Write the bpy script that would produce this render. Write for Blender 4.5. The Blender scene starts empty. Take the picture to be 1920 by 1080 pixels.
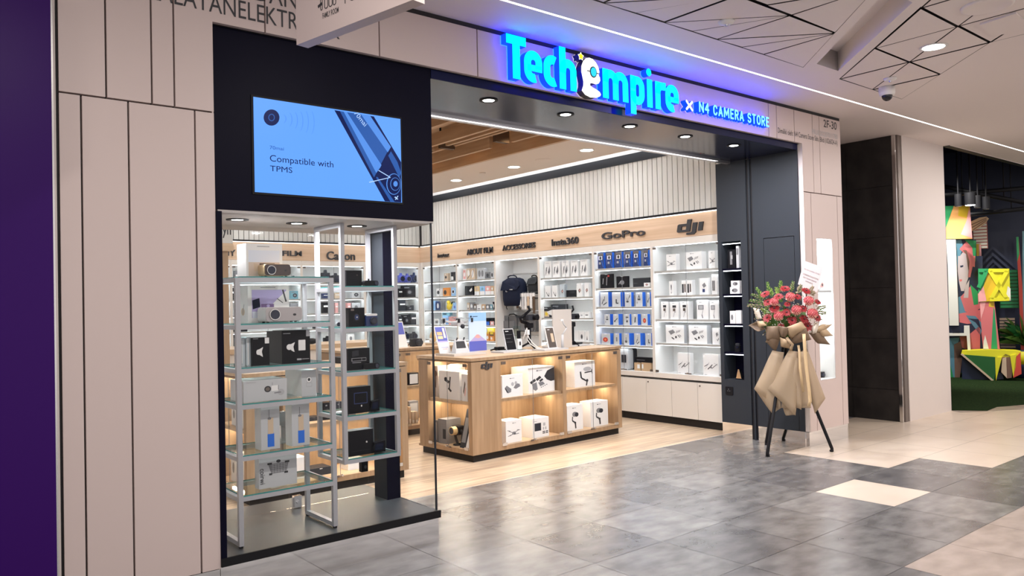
import bpy, bmesh, math, random
from mathutils import Vector, Matrix
SC = bpy.context.scene
COL = SC.collection
PI = math.pi
R = math.radians
random.seed(7)

# ------------------------------------------------------------------ camera
F_PX, YAW, PITCH, ROLL, EYE = 1471.0, 0.687801688, 0.0178244919, -0.0224075244, 1.5
_f = Vector((math.sin(YAW)*math.cos(PITCH), math.cos(YAW)*math.cos(PITCH), math.sin(PITCH)))
_r = Vector((math.cos(YAW), -math.sin(YAW), 0))
_u = _r.cross(_f)
CR = _r*math.cos(ROLL) + _u*math.sin(ROLL)
CU = -_r*math.sin(ROLL) + _u*math.cos(ROLL)
CF = _f
cam_data = bpy.data.cameras.new('camera')
cam_data.sensor_width = 36.0
cam_data.lens = F_PX/1920*36.0
cam_data.clip_start = 0.05
cam = bpy.data.objects.new('camera', cam_data)
COL.objects.link(cam)
cam.matrix_world = Matrix(((CR.x, CU.x, -CF.x, 0), (CR.y, CU.y, -CF.y, 0), (CR.z, CU.z, -CF.z, EYE), (0, 0, 0, 1)))
SC.camera = cam

# ------------------------------------------------------------------ world, exposure
w = bpy.data.worlds.new('mall_daylight')
SC.world = w
w.use_nodes = True
w.node_tree.nodes['Background'].inputs[0].default_value = (1.0, 0.925, 0.90, 1)
w.node_tree.nodes['Background'].inputs[1].default_value = 0.66
SC.view_settings.view_transform = 'Standard'
SC.view_settings.look = 'None'
SC.view_settings.gamma = 1
SC.view_settings.exposure = 0.75
cy = SC.cycles
cy.use_denoising = True
cy.max_bounces = 8
cy.diffuse_bounces = 4
cy.glossy_bounces = 4
cy.transmission_bounces = 6
cy.transparent_max_bounces = 24
cy.caustics_reflective = False
cy.caustics_refractive = False
cy.sample_clamp_indirect = 6.0

def area(name, loc, size, power, color=(1, 1, 1), rot=(0, 0, 0), size_y=None, spread=None):
    l = bpy.data.lights.new(name, 'AREA')
    l.energy = power
    l.color = color
    l.size = size
    if size_y:
        l.shape = 'RECTANGLE'
        l.size_y = size_y
    else:
        l.shape = 'DISK'
    if spread:
        l.spread = spread
    o = bpy.data.objects.new(name, l)
    o.location = loc
    o.rotation_euler = rot
    COL.objects.link(o)
    return o
# light under the mall and shop ceilings: a few real downlights, the rest added unseen
for x, y in ((0.6, 1.9), (2.6, 1.9), (4.4, 0.8), (6.24, 2.51), (8.6, 1.6), (10.6, 2.6), (12.8, 2.2)):
    area('mall_lamp_and_fill', (x, y, 3.33), 0.14, 20 if x < 3 else 26, (1, 0.93, 0.87))  # one real downlight; the others are unseen, added to light the mall
for x in (2.2, 4.3, 6.67):
    for y in (6.65, 8.02, 9.35, 10.7):
        area('shop_lamp_and_fill', (x, y, 3.27), 0.16, 8, (0.98, 0.98, 1.0))  # rows over the wooden slats are unseen, added to light the shop

# ------------------------------------------------------------------ pixel of the 1920x1080 photograph -> point on a surface of the place
EYEV = Vector((0, 0, EYE))
def ray(px, py):
    return CF + CR*((px-960)/F_PX) - CU*((py-540)/F_PX)
def onz(px, py, z=0.0):
    d = ray(px, py)
    return EYEV + d*((z-EYE)/d.z)
def ony(px, py, y):
    d = ray(px, py)
    return EYEV + d*(y/d.y)
def onx(px, py, x):
    d = ray(px, py)
    return EYEV + d*(x/d.x)
def onp(px, py, o, n):
    d = ray(px, py)
    return EYEV + d*(n.dot(o-EYEV)/n.dot(d))

# ------------------------------------------------------------------ materials
MATS = {}
def mat(name, col, rough=0.5, metal=0.0, emit=0.0, spec=0.5, trans=None):
    m = bpy.data.materials.new(name)
    m.use_nodes = True
    b = m.node_tree.nodes['Principled BSDF']
    c = (col[0], col[1], col[2], 1)
    b.inputs['Base Color'].default_value = c
    b.inputs['Roughness'].default_value = rough
    b.inputs['Metallic'].default_value = metal
    b.inputs['Specular IOR Level'].default_value = spec
    if emit:
        b.inputs['Base Color'].default_value = (col[0]*.12, col[1]*.12, col[2]*.12, 1)
        spec = 0.08
        b.inputs['Specular IOR Level'].default_value = spec
        b.inputs['Emission Color'].default_value = c
        b.inputs['Emission Strength'].default_value = emit
    m.diffuse_color = c
    MATS[name] = m
    return m
def noisy(name, c1, c2, scale=(4, 4, 4), rough=0.5, detail=6, bump=0.0, spec=0.5, lo=0.35, hi=0.65):
    m = mat(name, c1, rough, spec=spec)
    nt = m.node_tree
    b = nt.nodes['Principled BSDF']
    tc = nt.nodes.new('ShaderNodeTexCoord')
    mp = nt.nodes.new('ShaderNodeMapping')
    mp.inputs['Scale'].default_value = scale
    n = nt.nodes.new('ShaderNodeTexNoise')
    n.inputs['Scale'].default_value = 1
    n.inputs['Detail'].default_value = detail
    r = nt.nodes.new('ShaderNodeValToRGB')
    r.color_ramp.elements[0].position = lo
    r.color_ramp.elements[1].position = hi
    r.color_ramp.elements[0].color = (*c1, 1)
    r.color_ramp.elements[1].color = (*c2, 1)
    nt.links.new(tc.outputs['Object'], mp.inputs['Vector'])
    nt.links.new(mp.outputs['Vector'], n.inputs['Vector'])
    nt.links.new(n.outputs['Fac'], r.inputs['Fac'])
    nt.links.new(r.outputs['Color'], b.inputs['Base Color'])
    if bump:
        bp = nt.nodes.new('ShaderNodeBump')
        bp.inputs['Strength'].default_value = bump
        bp.inputs['Distance'].default_value = 0.01
        nt.links.new(n.outputs['Fac'], bp.inputs['Height'])
        nt.links.new(bp.outputs['Normal'], b.inputs['Normal'])
    return m
def glass(name, tint, refl=0.06):
    m = bpy.data.materials.new(name)
    m.use_nodes = True
    nt = m.node_tree
    nt.nodes.clear()
    out = nt.nodes.new('ShaderNodeOutputMaterial')
    t = nt.nodes.new('ShaderNodeBsdfTransparent')
    t.inputs[0].default_value = (*tint, 1)
    g = nt.nodes.new('ShaderNodeBsdfGlossy')
    g.inputs['Roughness'].default_value = 0.02
    lw = nt.nodes.new('ShaderNodeLayerWeight')
    lw.inputs[0].default_value = 0.5
    pw = nt.nodes.new('ShaderNodeMath')
    pw.operation = 'POWER'
    pw.inputs[1].default_value = 5.0
    ma = nt.nodes.new('ShaderNodeMath')
    ma.operation = 'MULTIPLY_ADD'
    ma.inputs[1].default_value = 0.7
    ma.inputs[2].default_value = refl*0.12
    nt.links.new(lw.outputs['Facing'], pw.inputs[0])
    nt.links.new(pw.outputs[0], ma.inputs[0])
    mx = nt.nodes.new('ShaderNodeMixShader')
    nt.links.new(ma.outputs[0], mx.inputs[0])
    nt.links.new(t.outputs[0], mx.inputs[1])
    nt.links.new(g.outputs[0], mx.inputs[2])
    nt.links.new(mx.outputs[0], out.inputs[0])
    MATS[name] = m
    return m
mat('panel', (0.61, 0.505, 0.48), 0.42)
mat('panel_white', (0.66, 0.595, 0.565), 0.5)
mat('groove', (0.012, 0.01, 0.012), 0.7)
mat('purple', (0.036, 0.004, 0.115), 0.4, spec=0.12)
mat('alu', (0.62, 0.62, 0.66), 0.32, 0.85)
mat('steel', (0.78, 0.76, 0.75), 0.07, 1.0)
mat('black_gloss', (0.006, 0.006, 0.012), 0.18)
mat('black', (0.010, 0.010, 0.012), 0.5, spec=0.16)
mat('navy_black', (0.003, 0.0028, 0.012), 0.42, spec=0.08)
mat('charcoal', (0.032, 0.037, 0.046), 0.45, spec=0.16)
mat('soffit', (0.006, 0.008, 0.034), 0.17, spec=0.5)  # bluish base stands in for the sign's blue reflection
mat('fascia_blue_lit', (0.004, 0.007, 0.045), 0.3, spec=0.2)  # blue spill from the sign put into the base colour
mat('plinth', (0.022, 0.019, 0.018), 0.5, spec=0.16)
mat('grey_paint', (0.46, 0.43, 0.42), 0.5)
mat('grey_metal', (0.085, 0.09, 0.10), 0.38, 0.4)
mat('white', (0.80, 0.79, 0.78), 0.5)
mat('cream', (0.70, 0.655, 0.60), 0.5)
mat('cream_slat', (0.58, 0.575, 0.545), 0.5)
mat('shelf_white', (0.80, 0.80, 0.79), 0.4)
mat('ceiling_white', (0.80, 0.735, 0.715), 0.6)
mat('ceiling_beige', (0.72, 0.62, 0.54), 0.6)
mat('led', (1, 0.98, 0.95), 0.5, emit=7)
mat('led_line', (1, 0.95, 0.90), 0.5, emit=2.0)
mat('led_cool', (0.90, 0.95, 1.0), 0.5, emit=5)
mat('led_shelf', (0.86, 0.94, 1.0), 0.5, emit=11)
mat('led_cove', (0.95, 0.97, 1.0), 0.5, emit=14)
mat('shelf_edge_dim', (0.44, 0.425, 0.40), 0.5)  # shelf fronts, their weaker outward light put into the colour
mat('led_warm', (1, 0.86, 0.66), 0.5, emit=38)
mat('lamp', (1, 0.97, 0.94), 0.5, emit=14)
mat('bronze', (0.17, 0.14, 0.125), 0.35, 0.7)
mat('silver', (0.66, 0.65, 0.64), 0.25, 0.8)
mat('chrome', (0.85, 0.85, 0.86), 0.05, 1.0)
mat('rail', (0.44, 0.44, 0.47), 0.4, 0.3)
mat('card_white', (0.80, 0.79, 0.785), 0.45)
mat('card_grey', (0.52, 0.53, 0.55), 0.45)
mat('card_black', (0.010, 0.010, 0.013), 0.35, spec=0.12)
mat('card_dark', (0.034, 0.036, 0.044), 0.4, spec=0.14)
mat('card_brown', (0.50, 0.33, 0.19), 0.6)
mat('ink', (0.03, 0.03, 0.035), 0.5)
mat('ink_grey', (0.20, 0.20, 0.215), 0.5)
mat('ink_pale', (0.42, 0.42, 0.44), 0.5)
mat('blue', (0.022, 0.15, 0.66), 0.4)
mat('blue_pale', (0.30, 0.52, 0.80), 0.4)
mat('navy', (0.007, 0.011, 0.030), 0.75, spec=0.2)
mat('board_beige', (0.56, 0.52, 0.485), 0.5)
mat('navy_card', (0.012, 0.03, 0.12), 0.4)
mat('purple_card', (0.16, 0.09, 0.24), 0.35)
mat('pink', (0.72, 0.36, 0.34), 0.45)
mat('orange', (0.72, 0.28, 0.06), 0.45)
mat('yellow', (0.83, 0.60, 0.05), 0.45)
mat('teal', (0.16, 0.35, 0.42), 0.45)
mat('tan', (0.60, 0.46, 0.33), 0.5)
mat('red', (0.50, 0.03, 0.03), 0.5)
mat('grey_cloth', (0.16, 0.165, 0.175), 0.85)
mat('black_cloth', (0.016, 0.018, 0.022), 0.85)
mat('lens', (0.01, 0.013, 0.035), 0.08)
mat('gold', (0.70, 0.52, 0.28), 0.4, 0.2)
mat('lilac', (0.42, 0.36, 0.62), 0.5)
mat('sky_print', (0.55, 0.68, 0.84), 0.45)
mat('indigo_print', (0.10, 0.12, 0.48), 0.45)
mat('glass_edge', (0.03, 0.24, 0.23), 0.15)
mat('brown_dark', (0.10, 0.058, 0.032), 0.6)
glass('glass', (0.985, 0.995, 0.99), 0.06)
glass('glass_thin', (0.985, 0.99, 0.99), 0.04)
glass('glass_green', (0.90, 0.97, 0.955), 0.06)
noisy('wood', (0.285, 0.18, 0.098), (0.40, 0.265, 0.155), (26, 26, 1.6), 0.45, 5, lo=0.3, hi=0.7)
noisy('wood_top', (0.50, 0.35, 0.215), (0.60, 0.43, 0.275), (1.6, 26, 26), 0.4, 5, lo=0.3, hi=0.7)
noisy('wood_board', (0.56, 0.385, 0.25), (0.70, 0.515, 0.37), (1.2, 1.2, 20), 0.45, 5, lo=0.3, hi=0.7)
noisy('wood_ceiling', (0.42, 0.26, 0.14), (0.55, 0.36, 0.21), (20, 1.6, 20), 0.5, 5, lo=0.3, hi=0.7)
for i, (a, b) in enumerate((((0.105, 0.101, 0.100), (0.200, 0.194, 0.188)), ((0.140, 0.135, 0.132), (0.245, 0.237, 0.228)), ((0.086, 0.083, 0.084), (0.160, 0.154, 0.152)))):
    noisy('tile_dark_%d' % i, a, b, (5, 9, 5), 0.26, 9, spec=0.9, lo=0.34, hi=0.68)
noisy('tile_beige', (0.60, 0.50, 0.405), (0.67, 0.57, 0.47), (2, 3, 2), 0.30, 6)
noisy('tile_dim_and_border', (0.29, 0.235, 0.20), (0.41, 0.34, 0.295), (5, 8, 5), 0.32, 9, lo=0.34, hi=0.68)  # near beige tiles with dimmer light and sheen in the colour; also border tiles
mat('grout', (0.20, 0.19, 0.185), 0.7)
noisy('stone', (0.014, 0.0125, 0.013), (0.034, 0.030, 0.029), (4, 6, 5), 0.4, 8, lo=0.35, hi=0.75)
noisy('turf', (0.006, 0.016, 0.005), (0.022, 0.042, 0.014), (60, 60, 60), 0.9, 4, spec=0.05)

def M(name):
    return MATS[name]

# ------------------------------------------------------------------ mesh builder
class MB:
    """Collects shapes with their materials; build() links them as one mesh object."""
    def __init__(s):
        s.v, s.f, s.mi, s.names, s.sm = [], [], [], [], []
    def _m(s, m):
        if m not in s.names:
            s.names.append(m)
        return s.names.index(m)
    def add(s, vs, fs, m, smooth=False):
        o = len(s.v)
        s.v += [tuple(v) for v in vs]
        i = s._m(m)
        for f in fs:
            s.f.append(tuple(o+k for k in f))
            s.mi.append(i)
            s.sm.append(smooth)
        return s
    def box(s, x0, y0, z0, x1, y1, z1, m, side=None, top=None):
        x0, x1 = min(x0, x1), max(x0, x1)
        y0, y1 = min(y0, y1), max(y0, y1)
        z0, z1 = min(z0, z1), max(z0, z1)
        v = [(x0, y0, z0), (x1, y0, z0), (x1, y1, z0), (x0, y1, z0), (x0, y0, z1), (x1, y0, z1), (x1, y1, z1), (x0, y1, z1)]
        s.add(v, [(0, 1, 5, 4), (2, 3, 7, 6)], m)
        s.add(v, [(1, 2, 6, 5), (3, 0, 4, 7)], side or m)
        s.add(v, [(3, 2, 1, 0), (4, 5, 6, 7)], top or side or m)
        return s
    def rbox(s, x0, y0, z0, x1, y1, z1, m, r=0.01, seg=3, axis='y'):
        """Box with its four edges along one axis rounded."""
        if axis == 'y':
            a0, a1, b0, b1 = x0, x1, z0, z1
        elif axis == 'z':
            a0, a1, b0, b1 = x0, x1, y0, y1
        else:
            a0, a1, b0, b1 = y0, y1, z0, z1
        r = min(r, (a1-a0)/2.01, (b1-b0)/2.01)
        pts = []
        for cx, cz, st in ((a1-r, b0+r, -90), (a1-r, b1-r, 0), (a0+r, b1-r, 90), (a0+r, b0+r, 180)):
            for k in range(seg+1):
                t = R(st+90*k/seg)
                pts.append((cx+r*math.cos(t), cz+r*math.sin(t)))
        c0, c1 = {'y': (y0, y1), 'z': (z0, z1), 'x': (x0, x1)}[axis]
        return s.prism(pts, c0, c1, m, axis)
    def prism(s, pts, c0, c1, m, axis='y', side=None, smooth=False):
        """pts counter-clockwise in the plane across the axis; extruded from c0 to c1."""
        n = len(pts)
        def P(p, c):
            return {'y': (p[0], c, p[1]), 'z': (p[0], p[1], c), 'x': (c, p[0], p[1])}[axis]
        v = [P(p, c0) for p in pts] + [P(p, c1) for p in pts]
        s.add(v, [tuple(range(n)), tuple(range(2*n-1, n-1, -1))], m)
        s.add(v, [(k, (k+1) % n, n+(k+1) % n, n+k)[::-1] for k in range(n)], side or m, smooth)
        return s
    def poly(s, pts, m):
        return s.add(pts, [tuple(range(len(pts)))], m)
    def cyl(s, a, b, r0, r1, m, n=16, caps=True, smooth=True):
        a, b = Vector(a), Vector(b)
        d = (b-a).normalized()
        x = d.orthogonal().normalized()
        y = d.cross(x)
        v = []
        for p, r in ((a, r0), (b, r1)):
            for k in range(n):
                t = 2*PI*k/n
                v.append(p + x*(r*math.cos(t)) + y*(r*math.sin(t)))
        s.add(v, [(k, (k+1) % n, n+(k+1) % n, n+k) for k in range(n)], m, smooth)
        if caps:
            s.add(v, [tuple(range(n-1, -1, -1)), tuple(range(n, 2*n))], m)
        return s
    def tube(s, pts, r, m, n=8):
        pts = [Vector(p) for p in pts]
        rings = []
        x = None
        for i, p in enumerate(pts):
            d = (pts[min(i+1, len(pts)-1)] - pts[max(i-1, 0)]).normalized()
            if x is None:
                x = d.orthogonal().normalized()
            x = (x - d*x.dot(d)).normalized()
            y = d.cross(x)
            rr = r[i] if isinstance(r, (list, tuple)) else r
            rings.append([p + x*(rr*math.cos(2*PI*k/n)) + y*(rr*math.sin(2*PI*k/n)) for k in range(n)])
        v = [q for g in rings for q in g]
        f = []
        for i in range(len(pts)-1):
            for k in range(n):
                f.append((i*n+k, i*n+(k+1) % n, (i+1)*n+(k+1) % n, (i+1)*n+k))
        f.append(tuple(range(n-1, -1, -1)))
        f.append(tuple(range(len(v)-n, len(v))))
        return s.add(v, f, m, True)
    def lathe(s, prof, m, c=(0, 0, 0), n=24, smooth=True):
        """prof = (radius, z) pairs turned about the vertical axis through c."""
        v, f = [], []
        for r, z in prof:
            for k in range(n):
                t = 2*PI*k/n
                v.append((c[0]+r*math.cos(t), c[1]+r*math.sin(t), c[2]+z))
        for i in range(len(prof)-1):
            for k in range(n):
                f.append((i*n+k, i*n+(k+1) % n, (i+1)*n+(k+1) % n, (i+1)*n+k))
        f.append(tuple(range(n-1, -1, -1)))
        f.append(tuple(range(len(v)-n, len(v))))
        return s.add(v, f, m, smooth)
    def ball(s, c, rx, ry, rz, m, n=14, k=9, top=1.0):
        prof = []
        v, f = [], []
        for i in range(k+1):
            a = -PI/2 + PI*i/k
            for j in range(n):
                t = 2*PI*j/n
                v.append((c[0]+rx*math.cos(a)*math.cos(t), c[1]+ry*math.cos(a)*math.sin(t), c[2]+rz*math.sin(a)))
        for i in range(k):
            for j in range(n):
                f.append((i*n+j, i*n+(j+1) % n, (i+1)*n+(j+1) % n, (i+1)*n+j))
        return s.add(v, f, m, True)
    def ribbon(s, path, wdt, y0, y1, m, side=None, closed=False):
        """A stroke of constant width along a 2D path (x, z), extruded from y0 (front) to y1."""
        n = len(path)
        L, Rr = [], []
        for i, p in enumerate(path):
            if closed:
                a, b = path[(i-1) % n], path[(i+1) % n]
            else:
                a, b = path[max(i-1, 0)], path[min(i+1, n-1)]
            dx, dz = b[0]-a[0], b[1]-a[1]
            l = math.hypot(dx, dz) or 1
            nx, nz = -dz/l*wdt/2, dx/l*wdt/2
            L.append((p[0]+nx, p[1]+nz))
            Rr.append((p[0]-nx, p[1]-nz))
        v = [(q[0], y, q[1]) for y in (y0, y1) for g in (L, Rr) for q in g]
        ff, fs = [], []
        rng = range(n) if closed else range(n-1)
        for i in rng:
            j = (i+1) % n
            ff.append((i, n+i, n+j, j))
            ff.append((2*n+i, 2*n+j, 3*n+j, 3*n+i))
            fs.append((i, j, 2*n+j, 2*n+i))
            fs.append((n+j, n+i, 3*n+i, 3*n+j))
        if not closed:
            fs.append((0, 2*n, 3*n, n))
            e = n-1
            fs.append((e, n+e, 3*n+e, 2*n+e))
        s.add(v, ff, m)
        s.add(v, fs, side or m)
        return s
    def build(s, name, parent=None, loc=(0, 0, 0), rot=(0, 0, 0), bevel=0):
        me = bpy.data.meshes.new(name)
        me.from_pydata(s.v, [], s.f)
        for n in s.names:
            me.materials.append(MATS[n])
        me.polygons.foreach_set('material_index', s.mi)
        me.polygons.foreach_set('use_smooth', s.sm)
        me.update()
        o = bpy.data.objects.new(name, me)
        COL.objects.link(o)
        o.location = loc
        o.rotation_euler = rot
        if parent:
            o.parent = parent
        if bevel:
            b = o.modifiers.new('bevel', 'BEVEL')
            b.width = bevel
            b.segments = 2
            b.limit_method = 'ANGLE'
        return o

def tag(o, label, cat, group=None, kind=None):
    o['label'] = label
    o['category'] = cat
    if group:
        o['group'] = group
    if kind:
        o['kind'] = kind
    return o
def thing(name, label, cat, loc=(0, 0, 0), rotz=0.0, group=None):
    o = bpy.data.objects.new(name, None)
    o.empty_display_size = 0.1
    COL.objects.link(o)
    o.location = loc
    o.rotation_euler = (0, 0, rotz)
    return tag(o, label, cat, group)
def struct(name, mb, label=None):
    o = mb.build(name)
    o['kind'] = 'structure'
    if label:
        o['label'] = label
    return o
def copy_tree(o, parent=None):
    c = o.copy()
    COL.objects.link(c)
    if parent:
        c.parent = parent
    for ch in list(o.children):
        copy_tree(ch, c)
    return c

ORD = ['first', 'second', 'third', 'fourth', 'fifth', 'sixth', 'seventh', 'eighth', 'ninth', 'tenth', 'eleventh', 'twelfth']

def text_raw(s, bold=0.0, spacing=1.0):
    cu = bpy.data.curves.new('txt', 'FONT')
    cu.body = s
    cu.offset = bold
    cu.space_character = spacing
    cu.resolution_u = 4
    o = bpy.data.objects.new('txt', cu)
    COL.objects.link(o)
    dg = bpy.context.evaluated_depsgraph_get()
    me = o.evaluated_get(dg).to_mesh()
    vs = [tuple(v.co) for v in me.vertices]
    fs = [tuple(p.vertices) for p in me.polygons]
    o.evaluated_get(dg).to_mesh_clear()
    bpy.data.objects.remove(o)
    bpy.data.curves.remove(cu)
    return vs, fs
def put_text(mb, s, x0, x1, z0, z1, y, m, bold=0.0, depth=0.0, side=None, spacing=1.0, slant=0.0):
    """Lettering fitted into a rectangle of the x-z plane, facing -y, optionally with depth."""
    vs, fs = text_raw(s, bold, spacing)
    ax, bx = min(v[0] for v in vs), max(v[0] for v in vs)
    az, bz = min(v[1] for v in vs), max(v[1] for v in vs)
    P = [(x0+(v[0]-ax)/(bx-ax)*(x1-x0) + slant*(v[1]-az)/(bz-az)*(z1-z0), z0+(v[1]-az)/(bz-az)*(z1-z0)) for v in vs]
    mb.add([(p[0], y, p[1]) for p in P], fs, m)
    if depth:
        n = len(P)
        edge = {}
        for f in fs:
            for k in range(len(f)):
                a, b = f[k], f[(k+1) % len(f)]
                if (b, a) in edge:
                    del edge[(b, a)]
                else:
                    edge[(a, b)] = 1
        mb.add([(p[0], y, p[1]) for p in P] + [(p[0], y+depth, p[1]) for p in P], [(b, a, n+a, n+b) for a, b in edge], side or m)
    return mb
# ================================================================== THE SETTING
CEIL = 3.357
FY = 4.15           # front plane of the shop facade
# ---- mall floor: 0.6 m tiles as one floor
mb = MB()
TX0, TY0, TP = 5.578, 2.602, 0.5975
def tile_kind(i, j):
    # i counts columns from the white tile, j rows (0 = the row of the white tile, growing towards the shop)
    if i == 0 and j == 0:
        return 'tile_beige'
    if j >= 3 and i == 2:
        return 'tile_dark_1'
    if j >= 1 and i >= 2:
        return 'tile_beige'
    if j == 0 and i >= 3:
        return 'tile_beige'
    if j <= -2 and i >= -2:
        return 'tile_dim_and_border'  # beige tiles again, with the dimmer light painted in
    return 'tile_dark_%d' % random.choice((0, 0, 1, 2))
rows = [(k, TY0+TP*k, TY0+TP*(k+1)) for k in range(-12, 2)] + [(2, TY0+TP*2, 4.2), (3, 4.2, 4.78), (4, 4.78, 5.2)]
for i in range(-16, 18):
    xa = TX0+TP*i
    for j, ya, yb in rows:
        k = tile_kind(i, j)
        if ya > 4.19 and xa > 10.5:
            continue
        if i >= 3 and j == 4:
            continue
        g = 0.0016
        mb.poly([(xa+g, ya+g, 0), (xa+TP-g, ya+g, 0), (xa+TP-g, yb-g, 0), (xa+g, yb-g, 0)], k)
mb.poly([(-4.5, -5, -0.002), (18, -5, -0.002), (18, 5.2, -0.002), (-4.5, 5.2, -0.002)], 'grout')
struct('floor', mb)
# ---- shop floor: wood planks
m = bpy.data.materials.new('planks')
m.use_nodes = True
nt = m.node_tree
b = nt.nodes['Principled BSDF']
b.inputs['Roughness'].default_value = 0.34
tc = nt.nodes.new('ShaderNodeTexCoord')
br = nt.nodes.new('ShaderNodeTexBrick')
br.inputs['Scale'].default_value = 1
br.inputs['Brick Width'].default_value = 1.2
br.inputs['Row Height'].default_value = 0.15
br.inputs['Mortar Size'].default_value = 0.0012
br.inputs['Color1'].default_value = (0.60, 0.455, 0.32, 1)
br.inputs['Color2'].default_value = (0.50, 0.375, 0.26, 1)
br.inputs['Mortar'].default_value = (0.30, 0.21, 0.14, 1)
mp = nt.nodes.new('ShaderNodeMapping')
mp.inputs['Scale'].default_value = (1.5, 22, 1)
no = nt.nodes.new('ShaderNodeTexNoise')
no.inputs['Scale'].default_value = 1
no.inputs['Detail'].default_value = 5
mx = nt.nodes.new('ShaderNodeMixRGB')
mx.blend_type = 'OVERLAY'
mx.inputs[0].default_value = 0.9
nt.links.new(tc.outputs['Object'], br.inputs['Vector'])
nt.links.new(tc.outputs['Object'], mp.inputs['Vector'])
nt.links.new(mp.outputs['Vector'], no.inputs['Vector'])
nt.links.new(br.outputs['Color'], mx.inputs[1])
nt.links.new(no.outputs['Fac'], mx.inputs[2])
nt.links.new(mx.outputs['Color'], b.inputs['Base Color'])
MATS['planks'] = m
mb = MB()
mb.poly([(0.8, 5.2, 0.001), (7.9, 5.2, 0.001), (7.9, 12, 0.001), (0.8, 12, 0.001)], 'planks')
struct('floor_shop', mb)

# ---- facade: panels with dark open joints in front of a dark backing
mb = MB()
J = 0.0045
def panels(xs, z0, z1):
    for a, c in zip(xs[:-1], xs[1:]):
        mb.box(a+J, FY, z0+J, c-J, FY+0.03, z1-J, 'panel')
panels([0.692, 0.788, 0.995, 1.313, 1.4105+J], 0.145, 2.53)
panels([0.692, 0.898, 1.106, 1.214, 1.4105+J], 2.53, 3.33)
panels([1.4105-J, 1.696, 2.411, 3.156, 6.596, 6.732, 7.042], 3.0105-J, 3.33)
mb.box(7.042+J, FY, 3.0105, 7.18, FY+0.03, 3.33-J, 'panel')
mb.box(7.18, FY, 2.53+J, 7.378-J, FY+0.03, 3.33-J, 'panel')
panels([7.378, 7.512, 7.93], 2.53, 3.33)
mb.box(7.18, FY, 0.15, 7.311-J, FY+0.03, 2.53-J, 'panel')
mb.box(7.825+J, FY, 0.15, 7.93, FY+0.03, 2.53-J, 'panel')
mb.box(7.311+J, FY, 0.15, 7.40, FY+0.03, 2.53-J, 'panel')
mb.box(7.70, FY, 0.15, 7.825-J, FY+0.03, 2.53-J, 'panel')
mb.box(7.40, FY, 0.15, 7.70, FY+0.03, 0.641, 'panel')
mb.box(7.40, FY, 2.075, 7.70, FY+0.03, 2.53-J, 'panel')
# returns and backing
mb.box(0.692, FY+0.03, 0, 1.405, FY+0.2, CEIL, 'groove')
mb.box(1.405, FY+0.03, 3.0105, 7.18, FY+0.06, CEIL, 'grey_paint', side='groove')
mb.box(1.402, FY+0.002, 0.145, 1.41, FY+0.06, 3.01, 'panel')
mb.box(7.176, FY, 0.15, 7.182, FY+0.06, 3.0105, 'panel_white')
mb.box(7.182, FY+0.03, 0, 7.398, FY+0.40, CEIL, 'groove')
mb.box(7.702, FY+0.03, 0, 7.93, FY+0.72, CEIL, 'groove')
mb.box(7.398, FY+0.03, 2.077, 7.702, FY+0.40, CEIL, 'groove')
mb.box(7.398, FY+0.03, 0, 7.702, FY+0.40, 0.639, 'groove')
mb.box(7.929, FY+0.001, 0.15, 7.934, FY+0.72, CEIL, 'panel')
mb.box(7.398, FY+0.40, 0, 7.90, FY+0.72, CEIL, 'groove')
struct('wall_front', mb)
mb = MB()
mb.box(0.69, FY+0.012, 0, 1.41, FY+0.028, 0.143, 'steel')
mb.box(7.18, FY+0.012, 0, 7.93, FY+0.028, 0.146, 'steel')
mb.box(7.175, FY+0.01, 0, 7.19, FY+0.05, 0.146, 'steel')
mb.box(7.93, FY+0.01, 0, 7.935, FY+0.7, 0.146, 'steel')
struct('baseboard_front', mb)
# shadow joint under the ceiling
mb = MB()
mb.box(0.69, FY+0.004, 3.328, 7.93, FY+0.03, CEIL, 'groove')
struct('trim_1', mb)
# ---- purple neighbour wall with its thin edge trim
mb = MB()
mb.box(-4.0, FY-0.02, 0, 0.663, FY+0.2, CEIL, 'purple')
struct('wall_left', mb)
mb = MB()
mb.box(0.664, FY-0.012, 0, 0.672, FY+0.1, CEIL, 'silver')
mb.box(0.672, FY+0.005, 0, 0.684, FY+0.1, CEIL, 'panel_white')
mb.box(0.684, FY+0.012, 0, 0.693, FY+0.1, CEIL, 'groove')
struct('trim_2', mb)

# ---- opening: fascia, soffit and its white strip
mb = MB()
mb.box(2.812, FY+0.045, 2.951, 7.165, FY+0.052, 3.010, 'fascia_blue_lit')
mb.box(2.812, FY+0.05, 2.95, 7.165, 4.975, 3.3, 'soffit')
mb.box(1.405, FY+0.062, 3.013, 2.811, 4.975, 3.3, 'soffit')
struct('ceiling_entrance', mb)
mb = MB()
mb.box(2.812, 4.965, 2.925, 7.14, 5.01, 2.965, 'alu')
struct('trim_3', mb)
led = MB()
led.box(2.812, 4.93, 2.930, 6.90, 4.955, 2.9485, 'led_line')
led.box(2.812, 4.922, 2.925, 6.90, 4.93, 2.9495, 'alu')
tag(led.build('led_strip_light'), 'long straight white strip light along the inner edge of the entrance soffit', 'light')

# ---- right lining of the entrance
mb = MB()
LX = 7.16
mb.box(LX, 4.2, 0.15, LX+0.03, 4.255, 2.95, 'charcoal')
mb.box(LX, 4.255+0.004, 0.15, LX+0.03, 4.605-0.004, 2.094, 'charcoal')
mb.box(LX, 4.255, 2.10, LX+0.03, 4.605, 2.95, 'charcoal')
mb.box(LX, 4.605, 0.15, LX+0.03, 4.725, 2.95, 'charcoal')
mb.box(LX+0.02, 4.2, 0, LX+0.24, 4.80, 2.95, 'groove')
mb.box(LX, 4.752, 0.0, LX+0.03, 4.772, 2.95, 'charcoal')
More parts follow.
